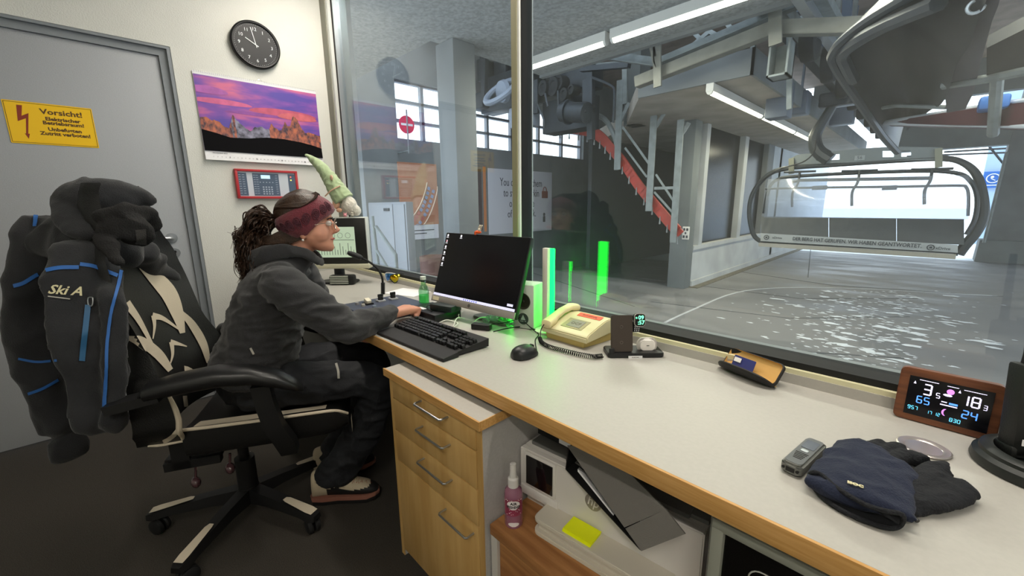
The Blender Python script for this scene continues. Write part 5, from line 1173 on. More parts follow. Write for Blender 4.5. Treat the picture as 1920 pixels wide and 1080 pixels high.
def slat(z):
    z = max(SL[0][0], min(SL[-1][0], z))
    for a, c in zip(SL, SL[1:]):
        if a[0] <= z <= c[0]:
            q = (z-a[0])/(c[0]-a[0]); return [a[k]+(c[k]-a[k])*q for k in (1, 2, 3)]
def headpt(th, z, add=0.):
    fr, bk_, w = slat(z); c, s = math.cos(th), math.sin(th)
    m_ = bk_+(fr-bk_)*.48; rf = fr-m_; rb_ = m_-bk_
    zz = z
    return L(m_+(rf+add)*c if c > 0 else m_+(rb_+add)*c, (w+add)*s, zz)
def tubeE(b, pts, n=5, seg=18, up=None):
    """pts: (center V, half size across, half size along 'up')"""
    P_ = smooth_path([p[0] for p in pts], n); N = len(pts); rws = []
    for i, p in enumerate(P_):
        u = i/(len(P_)-1)*(N-1); k = min(N-2, int(u)); f_ = u-k; w = pts[k][1]*(1-f_)+pts[k+1][1]*f_; h = pts[k][2]*(1-f_)+pts[k+1][2]*f_
        a, c = P_[max(0, i-1)], P_[min(len(P_)-1, i+1)]; d = (c-a).normalized(); s = RT-d*RT.dot(d)
        if s.length < .3: s = V((0, 0, 1))-d*d.z
        s.normalize(); v = s.cross(d).normalized(); e = 1 if 0 < i < len(P_)-1 else .55
        rws.append([p+s*w*e*math.cos(t_)+v*h*e*math.sin(t_) for t_ in [2*PI*q/seg for q in range(seg)]])
    b.grid(rws, True, True)
SH = (.235, .165, .945); EL = (.43, .222, .778); WR = (.605, .062, .788)
def ANK(s): return .035 if s > 0 else -.148
def hand(b, flip=1):
    o = 1
    wr = L(*WR) if flip == 1 else L(.46, -.13, .665)
    fd = (FW*.86-RT*.50*flip).normalized() if flip == 1 else (FW*.8+RT*.6).normalized(); sd = V((-fd.y, fd.x, 0)) if flip == 1 else V((fd.y, -fd.x, 0))   # sd: thumb side
    U = V((0, 0, 1)); dn = .035
    H_ = lambda a, s_, u: wr+fd*a+sd*s_+U*(u-.004)
    b.grid([ell(H_(a, 0, z), sd*w, U*h, 16, 2.4) for a, z, w, h in ((-.03, 0, .024, .019), (0, .0, .025, .018), (.02, .002, .032, .019), (.045, .004, .039, .019), (.068, .002, .040, .016), (.078, .0, .036, .010))], True, True)
    for k, (s_, ln) in enumerate(((.030, .92), (.010, 1.), (-.011, .95), (-.030, .8))):
        pts = [(.062, .003), (.082, .004), (.094*ln+.004, -.008), (.084*ln+.004, -.021), (.066*ln+.004, -.023)]
        b.tube([H_(a, s_*(1+.1*(i > 0)), z) for i, (a, z) in enumerate(pts)], lambda u: .0095-.0018*u, 10, n=4)
    b.tube([H_(.012, .022, -.004), H_(.034, .043, -.012), H_(.058, .045, -.018), (H_(.078, .034, -.020))], lambda u: .0115-.003*u, 10, n=4)
b = MB()
b.grid([[headpt(t_, z) for t_ in [2*PI*k/32 for k in range(32)]] for z, *_ in SL], True, True)
def fs(f, off, z, r, sc=(1, 1, 1)): b.sph(L(f, off, z), r, sc, 12, Matrix.Rotation(AZ, 3, 'Z'))
b.grid([ell(L(f, 0, z), RT*w, FW*d_, 12) for f, z, w, d_ in ((.388, 1.150, .008, .008), (.394, 1.138, .009, .011), (.401, 1.124, .010, .013), (.408, 1.112, .013, .0145), (.404, 1.104, .014, .012), (.396, 1.098, .010, .008))], True, True)   # nose
fs(.386, .0, 1.160, .018, (.6, 2.2, .6)); fs(.384, 0, 1.075, .014, (.9, 1.7, .55)); fs(.385, 0, 1.084, .013, (.85, 1.6, .5)); fs(.378, 0, 1.048, .019, (1, 1.2, .9))
for s in (-1, 1): fs(.350, .030*s, 1.100, .034, (1.05, 1, 1.1)); fs(.30, .066*s, 1.105, .015, (.9, .45, 1.6)); fs(.375, .030*s, 1.137, .012, (.8, 1.2, .8)) if False else None
tubeE(b, [(L(.295, 0, 1.09), .046, .050), (L(.262, 0, 1.03), .048, .050), (L(.235, 0, .98), .058, .056), (L(.215, 0, .94), .10, .07)])
tubeE(b, [(L(.215, 0, .96), .09, .05), (L(.19, 0, .90), .145, .085), (L(.14, 0, .80), .135, .095), (L(.10, 0, .68), .125, .095), (L(.08, 0, .58), .15, .10), (L(.09, 0, .545), .14, .07)])
for s in (1, -1):
    sh = L(SH[0], SH[1]*s, SH[2]); el = L(*EL) if s > 0 else L(.31, -.25, .72); wr = L(*WR) if s > 0 else L(.46, -.13, .665)
    tubeE(b, [(L(.215, .10*s, .955), .04, .04), (sh, .042, .042), (sh.lerp(el, .5), .040, .040), (el, .036, .034), (el.lerp(wr, .4), .033, .032), (wr, .024, .019)], 4, 14)
    hand(b, s)
    tubeE(b, [(L(.08, .085*s, .555), .07, .065), (L(.28, .105*s, .560), .062, .056), (L(.46, .115*s, .545), .045, .045), (L(.495, .115*s, .49), .040, .040), (L(.445, .06*s+.02*(s>0)-.03*(s<0), .33), .038, .038), (L(.34, ANK(s), .15), .030, .032), (L(.30, ANK(s), .08), .028, .030)], 4, 14)
    tubeE(b, [(L(.28, ANK(s), .066), .020, .018), (L(.34, ANK(s)+.010*s, .064), .020, .014), (L(.38, ANK(s)+.016*s, .060), .018, .010), (L(.39, ANK(s)+.016*s, .058), .012, .006)], 4, 12)
b = fuse(b, .0042, 2)
hv_ = [v for v in b.bm.verts if 1.035 < v.co.z < 1.20 and (v.co-HUB).dot(FW) < .399]
for _ in range(7): bmesh.ops.smooth_vert(b.bm, verts=hv_, factor=.5, use_axis_x=True, use_axis_y=True, use_axis_z=True)
bb = bvh(b); b.build('body', m_skin, person, angle=180)
for s in (-1, 1):
    b = MB(); b.sph(L(.3855, .031*s, 1.138), .0105, (1, 1, 1), 14); ey = b.build('eye', M('eye_white', '#d8d0c8', .3), person)
    b = MB(); b.sph(L(.3940, .031*s, 1.138), .0052, (.6, .9, 1), 10, Matrix.Rotation(AZ, 3, 'Z')); b.build('iris', M('iris_dark', '#1c120c', .2), ey)
    b = MB(); b.tube([L(.394, .016*s, 1.153), L(.395, .032*s, 1.158), L(.383, .048*s, 1.153)], .0022, 6, n=4); b.build('eyebrow', M('brow_brown', '#2a1a12', .9), person)
b = MB(); b.tube([L(.385, -.022, 1.079), L(.3965, -.009, 1.0795), L(.3975, 0, 1.0795), L(.3965, .009, 1.0795), L(.385, .022, 1.079)], .0026, 8, n=5); b.build('lips', M('lip_rose', '#9c4a44', .45), person)
b = MB(); b.sph(L(.300, .0745, 1.083), .0042, seg=10); b.build('earring', M('pearl', '#e8dfd8', .2), person)
# glasses
b = MB()
for s in (-1, 1):
    c = L(.4085, .031*s, 1.134); b.tube([c+RT*.021*math.cos(a)+V((0, 0, .019))*math.sin(a)-FW*(.004*abs(math.cos(a))) for a in [2*PI*k/28 for k in range(28)]], .0011, 6, True)
    b.tube([L(.402, .053*s, 1.140), L(.38, .067*s, 1.140), L(.32, .0745*s, 1.134)], .0011, 6, n=4)
b.tube([L(.409, -.010, 1.138), L(.412, 0, 1.142), L(.409, .010, 1.138)], .0011, 6, n=3)
gl = b.build('glasses', M('wire_gold', '#a89a90', .25, metal=.9), person)
b = MB()
for s in (-1, 1):
    c = L(.4085, .031*s, 1.134); b.face([c+RT*.0205*math.cos(a)+V((0, 0, .0185))*math.sin(a) for a in [2*PI*k/24 for k in range(24)]])
b.build('lenses', glassmat('lens_clear', '#f4f4f4', .02, 1.3), gl)
# hair
m_hair = M('hair_dark_brown', '#37261b', .42, noise_amt=.35, nscale=60, stretch=(1, 1, 1), bump=.25, bscale=180)
b = MB(); rows = []
for q in range(13):
    q_ = q/12; rws = []
    for k in range(56):
        th = 2*PI*k/56; lo = max(1.085, min(1.238, 1.190+.048*math.cos(th))) if math.cos(th) > -.25 else 1.10
        z = lo+(1.2485-lo)*(1-(1-q_)**1.5); rws.append(headpt(th, z, .0085+.0010*math.sin(k*4.1)*(1-q_)))
    rows.append(rws)
c0 = L(.302, 0, 1.2585); rows.append([p.lerp(c0, .55)+V((0, 0, .004)) for p in rows[-1]]); rows.append([p.lerp(c0, .985)+V((0, 0, .0045*0)) for p in rows[-2]])
b.grid(rows, True, True); random.seed(21)
# strands swept back over the crown
for k in range(110):
    s0 = -1+2*(k+.5)/110; P_ = []
    for q in range(9):
        t_ = q/8; th = s0*(1.25+.9*t_)+(0 if t_ < .9 else 0); th = s0*(.9+2.05*t_) if abs(s0) > .0 else 0
        z = 1.236-.020*t_-.028*t_*t_-.022*abs(s0)*(1-t_); z = max(z, 1.200+.048*math.cos(th)-.002) if t_ < .99 else z
        p = headpt(th, min(z, 1.2485), .0095)
        if q == 8: p = L(.207, s0*.010, 1.165)
        P_.append(p)
    b.tube(P_, lambda u: .0018+.0012*math.sin(PI*u), 5, n=4)
for k in range(60):
    s0 = -1+2*(k+.5)/60; P_ = [L(.345-.02*abs(s0), s0*.058, 1.2485-.028*s0*s0), L(.30, s0*.056, 1.2600-.03*s0*s0), L(.25, s0*.040, 1.238-.022*s0*s0), L(.222, s0*.02, 1.200), L(.208, s0*.008, 1.165)]
    b.tube(P_, lambda u: .0022+.001*math.sin(PI*u), 5, n=5)
b.build('hair', m_hair, person, angle=80)
b = MB(); random.seed(31)
tie = sp(514, 412)
def strand(pts, r, jit=.010, amp=.006, fq=3):
    ph = random.uniform(0, 6); P_ = smooth_path(pts, 6); out = []
    for i, p in enumerate(P_):
        u = i/(len(P_)-1); out.append(p+CR*amp*u*math.sin(fq*2*PI*u+ph)+CU*amp*.6*u*math.cos(fq*2*PI*u+ph))
    b.tube(out, lambda u: r*(1-.75*u*u), 4)
vb = MB()
blobs(vb, [(508, 408, .0, 8, .8), (488, 412, .0, 18, .9), (472, 432, 0, 22, .9), (470, 460, 0, 22, .9), (468, 490, 0, 18, .9), (466, 512, 0, 9, .9)]); vb = fuse(vb, .006, 2); wrinkle(vb, .012, 25); mp_ = {v: b.bm.verts.new(v.co) for v in vb.bm.verts}
for f_ in vb.bm.faces: b.bm.faces.new([mp_[v] for v in f_.verts])
for k in range(620):
    j = lambda s_: V((random.gauss(0, s_), random.gauss(0, s_), random.gauss(0, s_)))
    wv = random.random()
    A1 = [(490, 396), (466, 408), (457, 440), (452, 472), (453, 500), (458, 526)]; A2 = [(506, 424), (497, 440), (492, 456), (490, 474), (488, 492), (486, 506)]
    mid = [(a[0]+(c[0]-a[0])*wv, a[1]+(c[1]-a[1])*wv+random.uniform(-4, 4)*(i_ > 3)) for i_, (a, c) in enumerate(zip(A1, A2))]
    if k % 9 == 0: mid[-1] = (447, 430+random.uniform(0, 60)); mid[-2] = (450, 440)
    strand([tie+j(.004)]+[sp(x, y, random.gauss(0, .026))+j(.009) for x, y in mid], .0024, amp=random.uniform(.003, .010), fq=random.uniform(1., 2.2))
for k in range(160):
    x0, y0 = random.uniform(515, 560), random.uniform(428, 445); strand([sp(x0+15, y0, .05), sp(x0-10, y0+12, .055), sp(490, 455+random.uniform(-8, 8), .045), sp(470, 480+random.uniform(-10, 10), .03)], .0026, amp=.004, fq=1.5)
b.build('ponytail', m_hair, person, angle=80)
b = MB(); c = tie+CR*.004; b.tube([c+V((0, 0, 1))*.014*math.sin(a)+RT*.014*math.cos(a)+V((0, 0, -.006)) for a in [2*PI*k/16 for k in range(16)]], .0065, 8, True); b.build('hair_tie', M('tie_white', '#d8d2cc', .7), person)
# headband
m_hb = M('headband_maroon', '#6e2a34', .9, bump=.5, bscale=260, noise_amt=.08, nscale=80, sheen=.3); m_hb2 = M('headband_knot', '#57303a', .95, bump=.6, bscale=200)
def hb_pt(th, q, add=.0):
    c = math.cos(th); lo = 1.100+.078*max(0, c)**1.1-.018*max(0, -c); hi = 1.200+.048*c
    z = lo+(hi-lo)*q; bulge = .013+.004*math.sin(PI*q)+add
    zz = min(z, 1.249); p = headpt(th, zz, bulge); return p
b = MB(); rws = []
for k in range(64):
    th = 2*PI*k/64; rws.append([hb_pt(th, q, 0 if 0 < q < 1 else -.004) for q in [i/8 for i in range(9)]])
rws.append(rws[0]); b.grid(rws); 
inn = [[r[0]-(r[0]-L(.3, 0, r[0].z-HUB.z)).normalized()*0 for r in rws]]
bmesh.ops.recalc_face_normals(b.bm, faces=b.bm.faces[:]); hbv = bvh(b)
hbm = b.build('headband', m_hb, person, angle=180)
b = MB()
for sgn in (1, -1):
    for k in range(8):
        th = sgn*(.55+.28*k); 
        for rr_ in (1, .62, .3):
            ring = [hb_pt(th+.115*rr_*math.cos(a), .47+.20*rr_*math.sin(a)+.05*math.cos(a), .0012) for a in [2*PI*q/16 for q in range(16)]]
            b.tube(ring, .0017, 5, True)
b.build('knitted_ovals', m_hb2, hbm, angle=180)
# hoodie
b = MB()
tubeE(b, [(L(.292, 0, 1.040), .052, .050), (L(.262, 0, 1.015), .066, .056), (L(.232, 0, .985), .11, .065), (L(.205, 0, .945), .170, .092), (L(.175, 0, .88), .178, .118), (L(.145, 0, .80), .168, .124), (L(.115, 0, .71), .168, .128), (L(.085, 0, .63), .188, .138), (L(.075, 0, .585), .19, .135)], 5, 26)
for s in (1, -1):
    sh = L(SH[0], SH[1]*s, SH[2]); el = L(*EL) if s > 0 else L(.31, -.25, .72); wr = L(*WR) if s > 0 else L(.46, -.13, .665)
    dw = (wr-el).normalized()
    tubeE(b, [(L(.215, .08*s, .955), .06, .06), (sh, .066, .068), (sh.lerp(el, .35)+RT*.008*s, .064, .066), (sh.lerp(el, .75), .058, .060), (el+V((0, 0, .004))+FW*.004, .053, .055), (el.lerp(wr, .35)+V((0, 0, .004)), .047, .050), (el.lerp(wr, .75)+V((0, 0, .002)), .037, .036), (wr-dw*.012, .031, .027)], 5, 20)
b = fuse(b, .0065, 4)
def hm(co):
    z = co.z; return 1.0 if z < .9 else .55
wrinkle(b, .013, 11, (1, 1, 2.8), .0025, 40, hm, 2)
# folds across the waist and at the elbow
hb3 = bvh(b); b.build('hoodie', m_hood, person, angle=180, label='charcoal zip hoodie')
b = MB()   # hood folded down round the neck
ringp = [(603, 492, .0, 4.5), (588, 484, .055, 5), (562, 472, .076, 6), (522, 472, .083, 8), (488, 482, .07, 10), (468, 492, .0, 11), (486, 486, -.07, 11), (545, 472, -.075, 8), (590, 478, -.05, 6)]
q = [(sp(x, y, o), r*1.75/FPX*1.0) for x, y, o, r in ringp]
P_ = smooth_path([p for p, _ in q], 6, True); rws = []
for i, p in enumerate(P_):
    u = i/len(P_)*len(q); k = int(u) % len(q); f_ = u-int(u); r_ = q[k][1]*(1-f_)+q[(k+1) % len(q)][1]*f_
    a, c = P_[i-1], P_[(i+1) % len(P_)]; d = (c-a).normalized(); s = V((0, 0, 1))-d*d.z; s.normalize(); v = s.cross(d)
    rws.append([p+s*r_*1.45*math.cos(t_)+v*r_*.62*math.sin(t_) for t_ in [2*PI*m_/14 for m_ in range(14)]])
rws.append(rws[0]); b.grid(rws, True)
blobs(b, [(462, 496, 0, 8, 1), (466, 508, .0, 12, 1.5), (480, 514, 0, 15, 2), (500, 510, 0, 12, 2.4)])
b = fuse(b, .005, 3); wrinkle(b, .007, 16, (1, 1, 1), .001, 60, seed=4); b.build('folded_hood', m_hood, person, angle=180)
b = MB(); ribbon(b, hb3, [(470, 652), (476, 664)], 2, .003); b.build('zip_tag', M('seam_white', '#b8b4aa', .6), person)
# trousers
b = MB()
tubeE(b, [(L(.08, 0, .625), .165, .115), (L(.08, 0, .575), .175, .118), (L(.10, 0, .545), .165, .075)], 4, 22)
for s in (1, -1):
    tubeE(b, [(L(.05, .085*s, .565), .085, .08), (L(.16, .10*s, .562), .088, .080), (L(.32, .112*s, .560), .084, .074), (L(.45, .118*s, .548), .072, .066), (L(.505, .118*s, .515), .066, .062), (L(.50, .100*s, .44), .064, .066), (L(.455, .08*s-.03*(s < 0), .33), .064, .070), (L(.370, ANK(s)+.012*s, .19), .062, .070), (L(.320, ANK(s), .115), .062, .076), (L(.312, ANK(s), .088), .062, .078)], 5, 20)
b = fuse(b, .0065, 3); wrinkle(b, .012, 12, (1, 1, 1.8), .002, 45, seed=8); tb = bvh(b); b.build('trousers', m_pant, person, angle=180)
b = MB(); ribbon(b, tb, [(630, 682), (634, 696), (635, 710)], 2.2, .003); b.build('reflective_tab', M('tab_pale', '#a8a59c', .7), person)
# mountaineering boots
mb1, mb2, mb3, mbr = M('boot_cream', '#b9ab92', .6, bump=.1, bscale=300), M('boot_black', '#161516', .6), M('boot_sole_pink', '#8f5f50', .5), M('lace_red', '#8e3a2a', .7)
for s in (1, -1):
    df = 0 if s > 0 else -.01
    Bp = lambda f, w, z: L(f+df, (.018+(f-.216)*.22 if s > 0 else -.150+(f-.216)*.02)+w*.95, z)
    sole = [(.215, 0), (.222, .026), (.26, .033), (.32, .030), (.38, .037), (.43, .040), (.465, .032), (.482, .012), (.482, -.012), (.465, -.034), (.43, -.042), (.38, -.038), (.32, -.032), (.26, -.034), (.222, -.026)]
    def outline(sc, dz, z): return [Bp(.35+(f-.35)*sc, w*sc, z+dz*(1 if f > .45 else 0)) for f, w in sole]
    b = MB(); b.grid([outline(.99, .010, .003), outline(1, .008, .018)], True, True); sl_ = b.build('outsole', mb2, person)
    b = MB(); b.grid([outline(1, .008, .018), outline(1.02, .008, .030), outline(.99, .008, .036)], True, True); b.build('midsole', mb3, sl_)
    b = MB(); rws = []; key = ((.222, .010, .02, .05), (.226, .026, .055, .075), (.25, .031, .062, .085), (.29, .033, .060, .085), (.33, .035, .052, .076), (.37, .038, .042, .066), (.41, .040, .034, .058), (.445, .037, .026, .052), (.47, .026, .018, .046), (.480, .010, .008, .042))
    kp = smooth_path([V((k_[0], k_[1], k_[2])) for k_ in key], 5); kz = smooth_path([V((k_[3], 0, 0)) for k_ in key], 5)
    for p_, z_ in zip(kp, kz):
        f, w, h, z = p_.x, p_.y, p_.z, z_.x
        rws.append([Bp(f, w*math.cos(t_), max(.034, z+h*math.sin(t_)*(1 if math.sin(t_) > 0 else .9))) for t_ in [2*PI*k/36 for k in range(36)]])
    b.use(mb1); b.grid(rws, True, True); tubeE(b, [(Bp(.262, 0, .09), .030, .038), (Bp(.272, 0, .115), .030, .037), (Bp(.28, 0, .128), .029, .036)], 3, 18)
    b.use(mb2)
    for fc in b.bm.faces:
        c_ = fc.calc_center_median()-HUB; f = c_.dot(FW)-df; z = c_.z
        rand = f > .285 and z < .066+.020*max(0, 1-abs(f-.315)/.05)+.012*max(0, (f-.42)/.05)
        tongue = .285 < f < .36 and z > .095-(f-.285)*.35+.0 and f > .27+.0
        if rand or (tongue and z > .088): fc.material_index = 1
    ub = bvh(b); up = b.build('boot_upper', None, person, angle=70)
    if s > 0:
        b = MB(); random.seed(6)
        for x in (660, 668, 676, 684, 692): 
            ribbon(b, ub, [(x, 906-(x-660)*.1), (x+5, 898), (x+7, 890)], .9, .004); ribbon(b, ub, [(x+5, 906), (x+1, 898), (x-1, 891)], .8, .0045)
        b.build('laces', mbr, up)
        p, n_ = cast(ub, 655, 923, .006)
        if p: b = MB(); text(b, 'LA SPORTIVA', frame(p, FW-V((0, 0, .12)), n_), .0135, .0005, bold=.0003, sx=1.15); b.build('logo', M('seam_white', '#b8b4aa', .6), up)
# ================================================================ the lift hall
m_gal = M('galvanised', '#7f8585', .55, metal=.2, noise_amt=.16, nscale=9, bump=.03, bscale=60)
m_galw = M('galvanised_warm', '#83827a', .5, metal=.3, noise_amt=.12, nscale=8)
m_dst = M('dark_steel', '#34383d', .5, metal=.4, noise_amt=.15, nscale=6)
m_tyre = M('tyre_black', '#1a1b1d', .7); m_redr = M('rail_red', '#a8382c', .5, noise_amt=.1, nscale=9)
# posters on the left hall wall
def wallplate(name, label, cat, x0, y0, x1, y1, mat, X=-7.975, th=.02):
    a, c = px(x0, y0, X), px(x1, y1, X); t = thing(name, label, cat, (X, (a.y+c.y)/2, c.z)); b = MB(); b.bx(X-th, X, a.y, c.y, c.z, a.z); b.build('board', mat, t); return t, a, c
mp = M('quote_paper', '#c9c9d2', .6)
t, a, c = wallplate('quote_poster', 'white poster with a serif quotation and a small handbag picture on the left hall wall', 'poster', 915, 315, 1034, 431, mp)
Fq = frame((-7.972, (a.y+c.y)/2, (a.z+c.z)/2), (0, 1, 0), (1, 0, 0)); w_ = c.y-a.y; h_ = a.z-c.z
b = MB().use(M('serif_ink', '#3a3a42', .7))
for k, s in enumerate(('You can teach them', 'to swim in Birkin', 'or the value', 'of hard work.')): text(b, s, Fq @ Matrix.Translation((-.02, h_*(.30-.165*k), 0)), h_*.175, .002, sx=.70)
text(b, 'Powder', Fq @ Matrix.Translation((-w_*.1, -h_*.42, 0)), h_*.04, .002)
b.use(M('bag_brown', '#7a3a30', .6)); b.box(Fq @ V((w_*.37, h_*.12, .004)), (.01, w_*.10, h_*.12)); b.tube([Fq @ V((w_*(.37+.03*math.cos(q)), h_*(.18+.07*math.sin(q)), .004)) for q in [PI*k/8 for k in range(9)]], .012, 6)
b.use(M('serif_ink', '#3a3a42', .7)); b.box(Fq @ V((w_*.36, -h_*.30, .004)), (.006, w_*.04, h_*.10)); b.sph(Fq @ V((w_*.36, -h_*.22, .006)), h_*.03, (.2, 1, 1), 10)
b.build('printing', None, t)
mo = M('orange_blur', '#b98a70', .6, col2='#a3644a', nscale=1.4, detail=3)
t, a, c = wallplate('orange_poster', 'orange poster with an abstract curved instrument dial on the left hall wall', 'poster', 745, 303, 823, 420, mo)
Fo2 = frame((-7.97, (a.y+c.y)/2, (a.z+c.z)/2), (0, 1, 0), (1, 0, 0)); w_ = c.y-a.y; h_ = a.z-c.z
b = MB(); b.use(M('dial_pale', '#d9c7b4', .6))
ctr = V((-w_*.9, h_*.55, .004))
for r_, q0, q1 in ((1.18, -.98, -.32), (1.48, -.98, -.30)): b.tube([Fo2 @ (ctr+V((w_*r_*math.cos(q0+(q1-q0)*k/16), h_*r_*.95*math.sin(q0+(q1-q0)*k/16), 0))) for k in range(17)], .012, 6)
random.seed(8); cols = ['#cfc4b8', '#8a98b8', '#b8706a', '#d0a060', '#c8b8a8']
b2 = []
for k in range(9):
    for j in range(2):
        q = -.95+.07*k; r_ = 1.25+.13*j; b.use(M('dial_key'+random.choice(cols)[1:], random.choice(cols), .6)); p = Fo2 @ (ctr+V((w_*r_*math.cos(q), h_*r_*.95*math.sin(q), 0))); b.box(p, (.006, .07, .07), Matrix.Rotation(q, 3, 'X'))
for v in b.bm.verts: v.co.y = max(a.y+.005, min(c.y-.005, v.co.y)); v.co.z = max(c.z+.005, min(a.z-.005, v.co.z))
b.build('dial_artwork', None, t)
a2 = px(745, 420, -7.975); c2 = px(823, 446, -7.975); b = MB(); b.bx(-7.995, -7.975, a2.y, c2.y, c2.z, c.z); b.build('caption_strip', mp, t)
b = MB().use(M('serif_ink', '#3a3a42', .7))
for k in range(2): b.bx(-7.974, -7.970, a2.y+.15, c2.y-.12-.2*k, c.z-.13-.07*k, c.z-.11-.07*k)
b.build('caption_lines', None, t)
t, a, c = wallplate('dark_poster', 'dark brown poster strip beside the white quotation poster', 'poster', 884, 316, 905, 432, M('poster_brown', '#4a3a3a', .6))
b = MB(); a3 = px(906, 312, -7.975); c3 = px(913, 434, -7.975); b.bx(-7.995, -7.972, a3.y, c3.y, c3.z, a3.z); b.build('orange_edge', M('poster_orange', '#c07a4a', .6), t)
# reflection of a red sign, built as a disc on a rod
p = px(762, 234, -7.6); t = thing('sign_reflection', 'red disc on a thin rod, modelled for a sign reflection at the bright hall windows', 'sign', p-V((0, 0, .5)))
b = MB(); b.cyl(p, p+V((.02, 0, 0)), .17, seg=28); b.build('disc', M('sign_red', '#d8304a', .5), t)
b = MB(); b.bx(p.x+.02, p.x+.024, p.y-.13, p.y+.13, p.z-.02, p.z+.02); b.build('white_bar', m_paper, t)
b = MB(); b.cyl(p+V((.03, 0, -.55)), p+V((.03, 0, .28)), .015); b.cyl((-8, p.y, p.z-.5), p+V((.03, 0, -.5)), .015); b.build('rod', m_gal, t)
# warning signs on the back wall
my = M('faded_yellow', '#b59a3c', .6)
p = py(1108, 345, 14.16); t = thing('yellow_notice', 'yellow square notice on the far green grey hall wall', 'sign', p); b = MB(); b.box(p, (.5, .02, .38)); b.build('plate', my, t)
p = py(1110, 322, 14.16); t = thing('triangle_warning_sign', 'small yellow triangle sign above the yellow notice on the far hall wall', 'sign', p); b = MB(); b.prism([(-.16, -.13), (.16, -.13), (0, .15)], Matrix.Translation(p) @ Matrix.Rotation(PI/2, 4, 'X'), .02); b.build('plate', my, t)
# white cabinet, railing and bin outside the left pane
a, c = py(690, 380, 3.0), py(766, 470, 3.0); b = MB(); b.bx(a.x, c.x, 3.0, 3.12, ZF, a.z, .01); t = thing('white_cabinet', 'tall white metal cabinet in the hall behind the left window pane', 'cabinet', ((a.x+c.x)/2, 3.25, ZF)); b.build('body', M('cabinet_white', '#8c8f95', .5), t)
sx_ = py(743, 470, 3.0).x
for x0, x1 in ((a.x+.03, sx_-.01), (sx_+.01, c.x-.03)): b = MB(); b.bx(x0, x1, 2.985, 3.0, ZF+.05, a.z-.03, .004); b.build('door', M('cabinet_white', '#8c8f95', .5), t)
q = py(725, 393, 2.98); b = MB(); b.box(q, (.16, .02, .04)); b.build('vent_slot', m_dst, t)
t = thing('handrail', 'bent grey metal handrail in front of the white cabinet', 'railing', (py(712, 520, 2.3).x, 2.3, ZF))
f_ = lambda x, y: py(x, y, 2.3)
def down(p): return V((p.x, p.y, ZF))
b = MB(); b.tube([f_(705, 425), f_(742, 478), f_(746, 540), down(f_(746, 540))], .022, 8); b.build('rail', m_gal, t); b = MB(); b.tube([f_(707, 470), f_(745, 532)], .018, 8); b.build('rail', m_gal, t); b = MB(); b.tube([f_(698, 405), f_(712, 520), down(f_(712, 520))], .02, 8); b.build('post', m_gal, t)
p = py(815, 480, 2.6); b = MB(); b.lathe([(.001, ZF), (.15, ZF), (.17, p.z), (.16, p.z), (.001, p.z-.1)], (p.x, p.y, 0), seg=24); solo('waste_bin', b, M('bin_brown', '#5e4038', .6), 'brown round waste bin in the hall left of the monitor', 'bin')
# window sockets on the column
p = py(1286, 437, 8.045); t = thing('socket_panel', 'small white socket panel on the dark concrete column', 'socket', p); b = MB(); b.box(p, (.13, .03, .25), bev=.005); b.build('plate', m_white, t); b = MB()
for dx in (-.03, .03):
    for dz in (-.07, .07): b.box(p+V((dx, -.017, dz)), (.035, .01, .05))
b.box(p+V((0, -.017, 0)), (.03, .01, .04)); b.build('sockets', m_dst, t)
# ---------------- drive machinery
Y0 = 6.3
P6 = lambda x, y, d=0.: py(x, y, Y0+d)
t = thing('drive_machine', 'dark lift drive machine with rubber wheels and a motor hanging before the hall windows', 'machine', P6(1060, 240))
def scl(y=Y0): return (py(1060, 200, y)-py(1050, 200, y)).length/10
b = MB()
for x0, y0, x1, y1, d_ in ((1017, 192, 1100, 238, .2), (900, 150, 1000, 190, .3), (880, 178, 905, 200, .1), (893, 112, 903, 150, .2), (1030, 140, 1108, 160, .3), (925, 110, 948, 150, .4)):
    a, c = P6(x0, y0, d_), P6(x1, y1, d_); b.bx(a.x, c.x, Y0+d_, Y0+d_+.4, c.z, a.z, .02)
b.build('housing', m_dst, t)
b = MB()
for (x0, y0), (x1, y1) in (((1108, 137), (1108, 262)), ((1100, 150), (1100, 200)), ((910, 110), (908, 190))):
    b.bar(P6(x0, y0), P6(x1, y1), .11, .10, (0, 1, 0))
b.bar(P6(1005, 150), P6(1005, 213), .12, .05, (0, 1, 0)); b.bar(P6(1090, 130), P6(1180, 122, 0), .1, .08)
for xx in (905, 1036, 1108): q_ = P6(xx, 140, .15); b.bx(q_.x-.04, q_.x+.04, q_.y-.04, q_.y+.04, q_.z-.1, 4.88)
b.build('posts', m_dst, t)
for x, y, r_ in ((1018, 165, 11), (1037, 162, 13), (1057, 177, 9), (1071, 168, 7), (1048, 155, 10), (1095, 205, 10)):
    b = MB(); p = P6(x, y, -.1); R_ = r_*scl(); b.lathe([(.02, 0), (R_*.5, .0), (R_*.6, -.02), (R_*.98, -.02), (R_, .04), (R_, .12), (R_*.9, .16), (.02, .16)], p, V((.25, 1, 0)), 24); b.build('rubber_wheel', m_tyre, t)
b = MB(); b.tube([P6(1055, 210, -.2), P6(1100, 212, -.2)], .17, 18); b.tube([P6(1065, 210, -.2), P6(1068, 210, -.2)], .21, 18); b.build('motor', m_dst, t)
b = MB(); p = P6(938, 172, -.3); b.tube([p+V((math.cos(q)*.34, math.sin(q)*.25, math.sin(q)*.24)) for q in [2*PI*k/28 for k in range(28)]], .06, 8, True); b.lathe([(.05, 0), (.20, .02), (.22, .1), (.05, .12)], p, V((.2, 1, .2)), 20); b.build('sheave', M('sheave_pale', '#7f8794', .5), t)
b = MB()
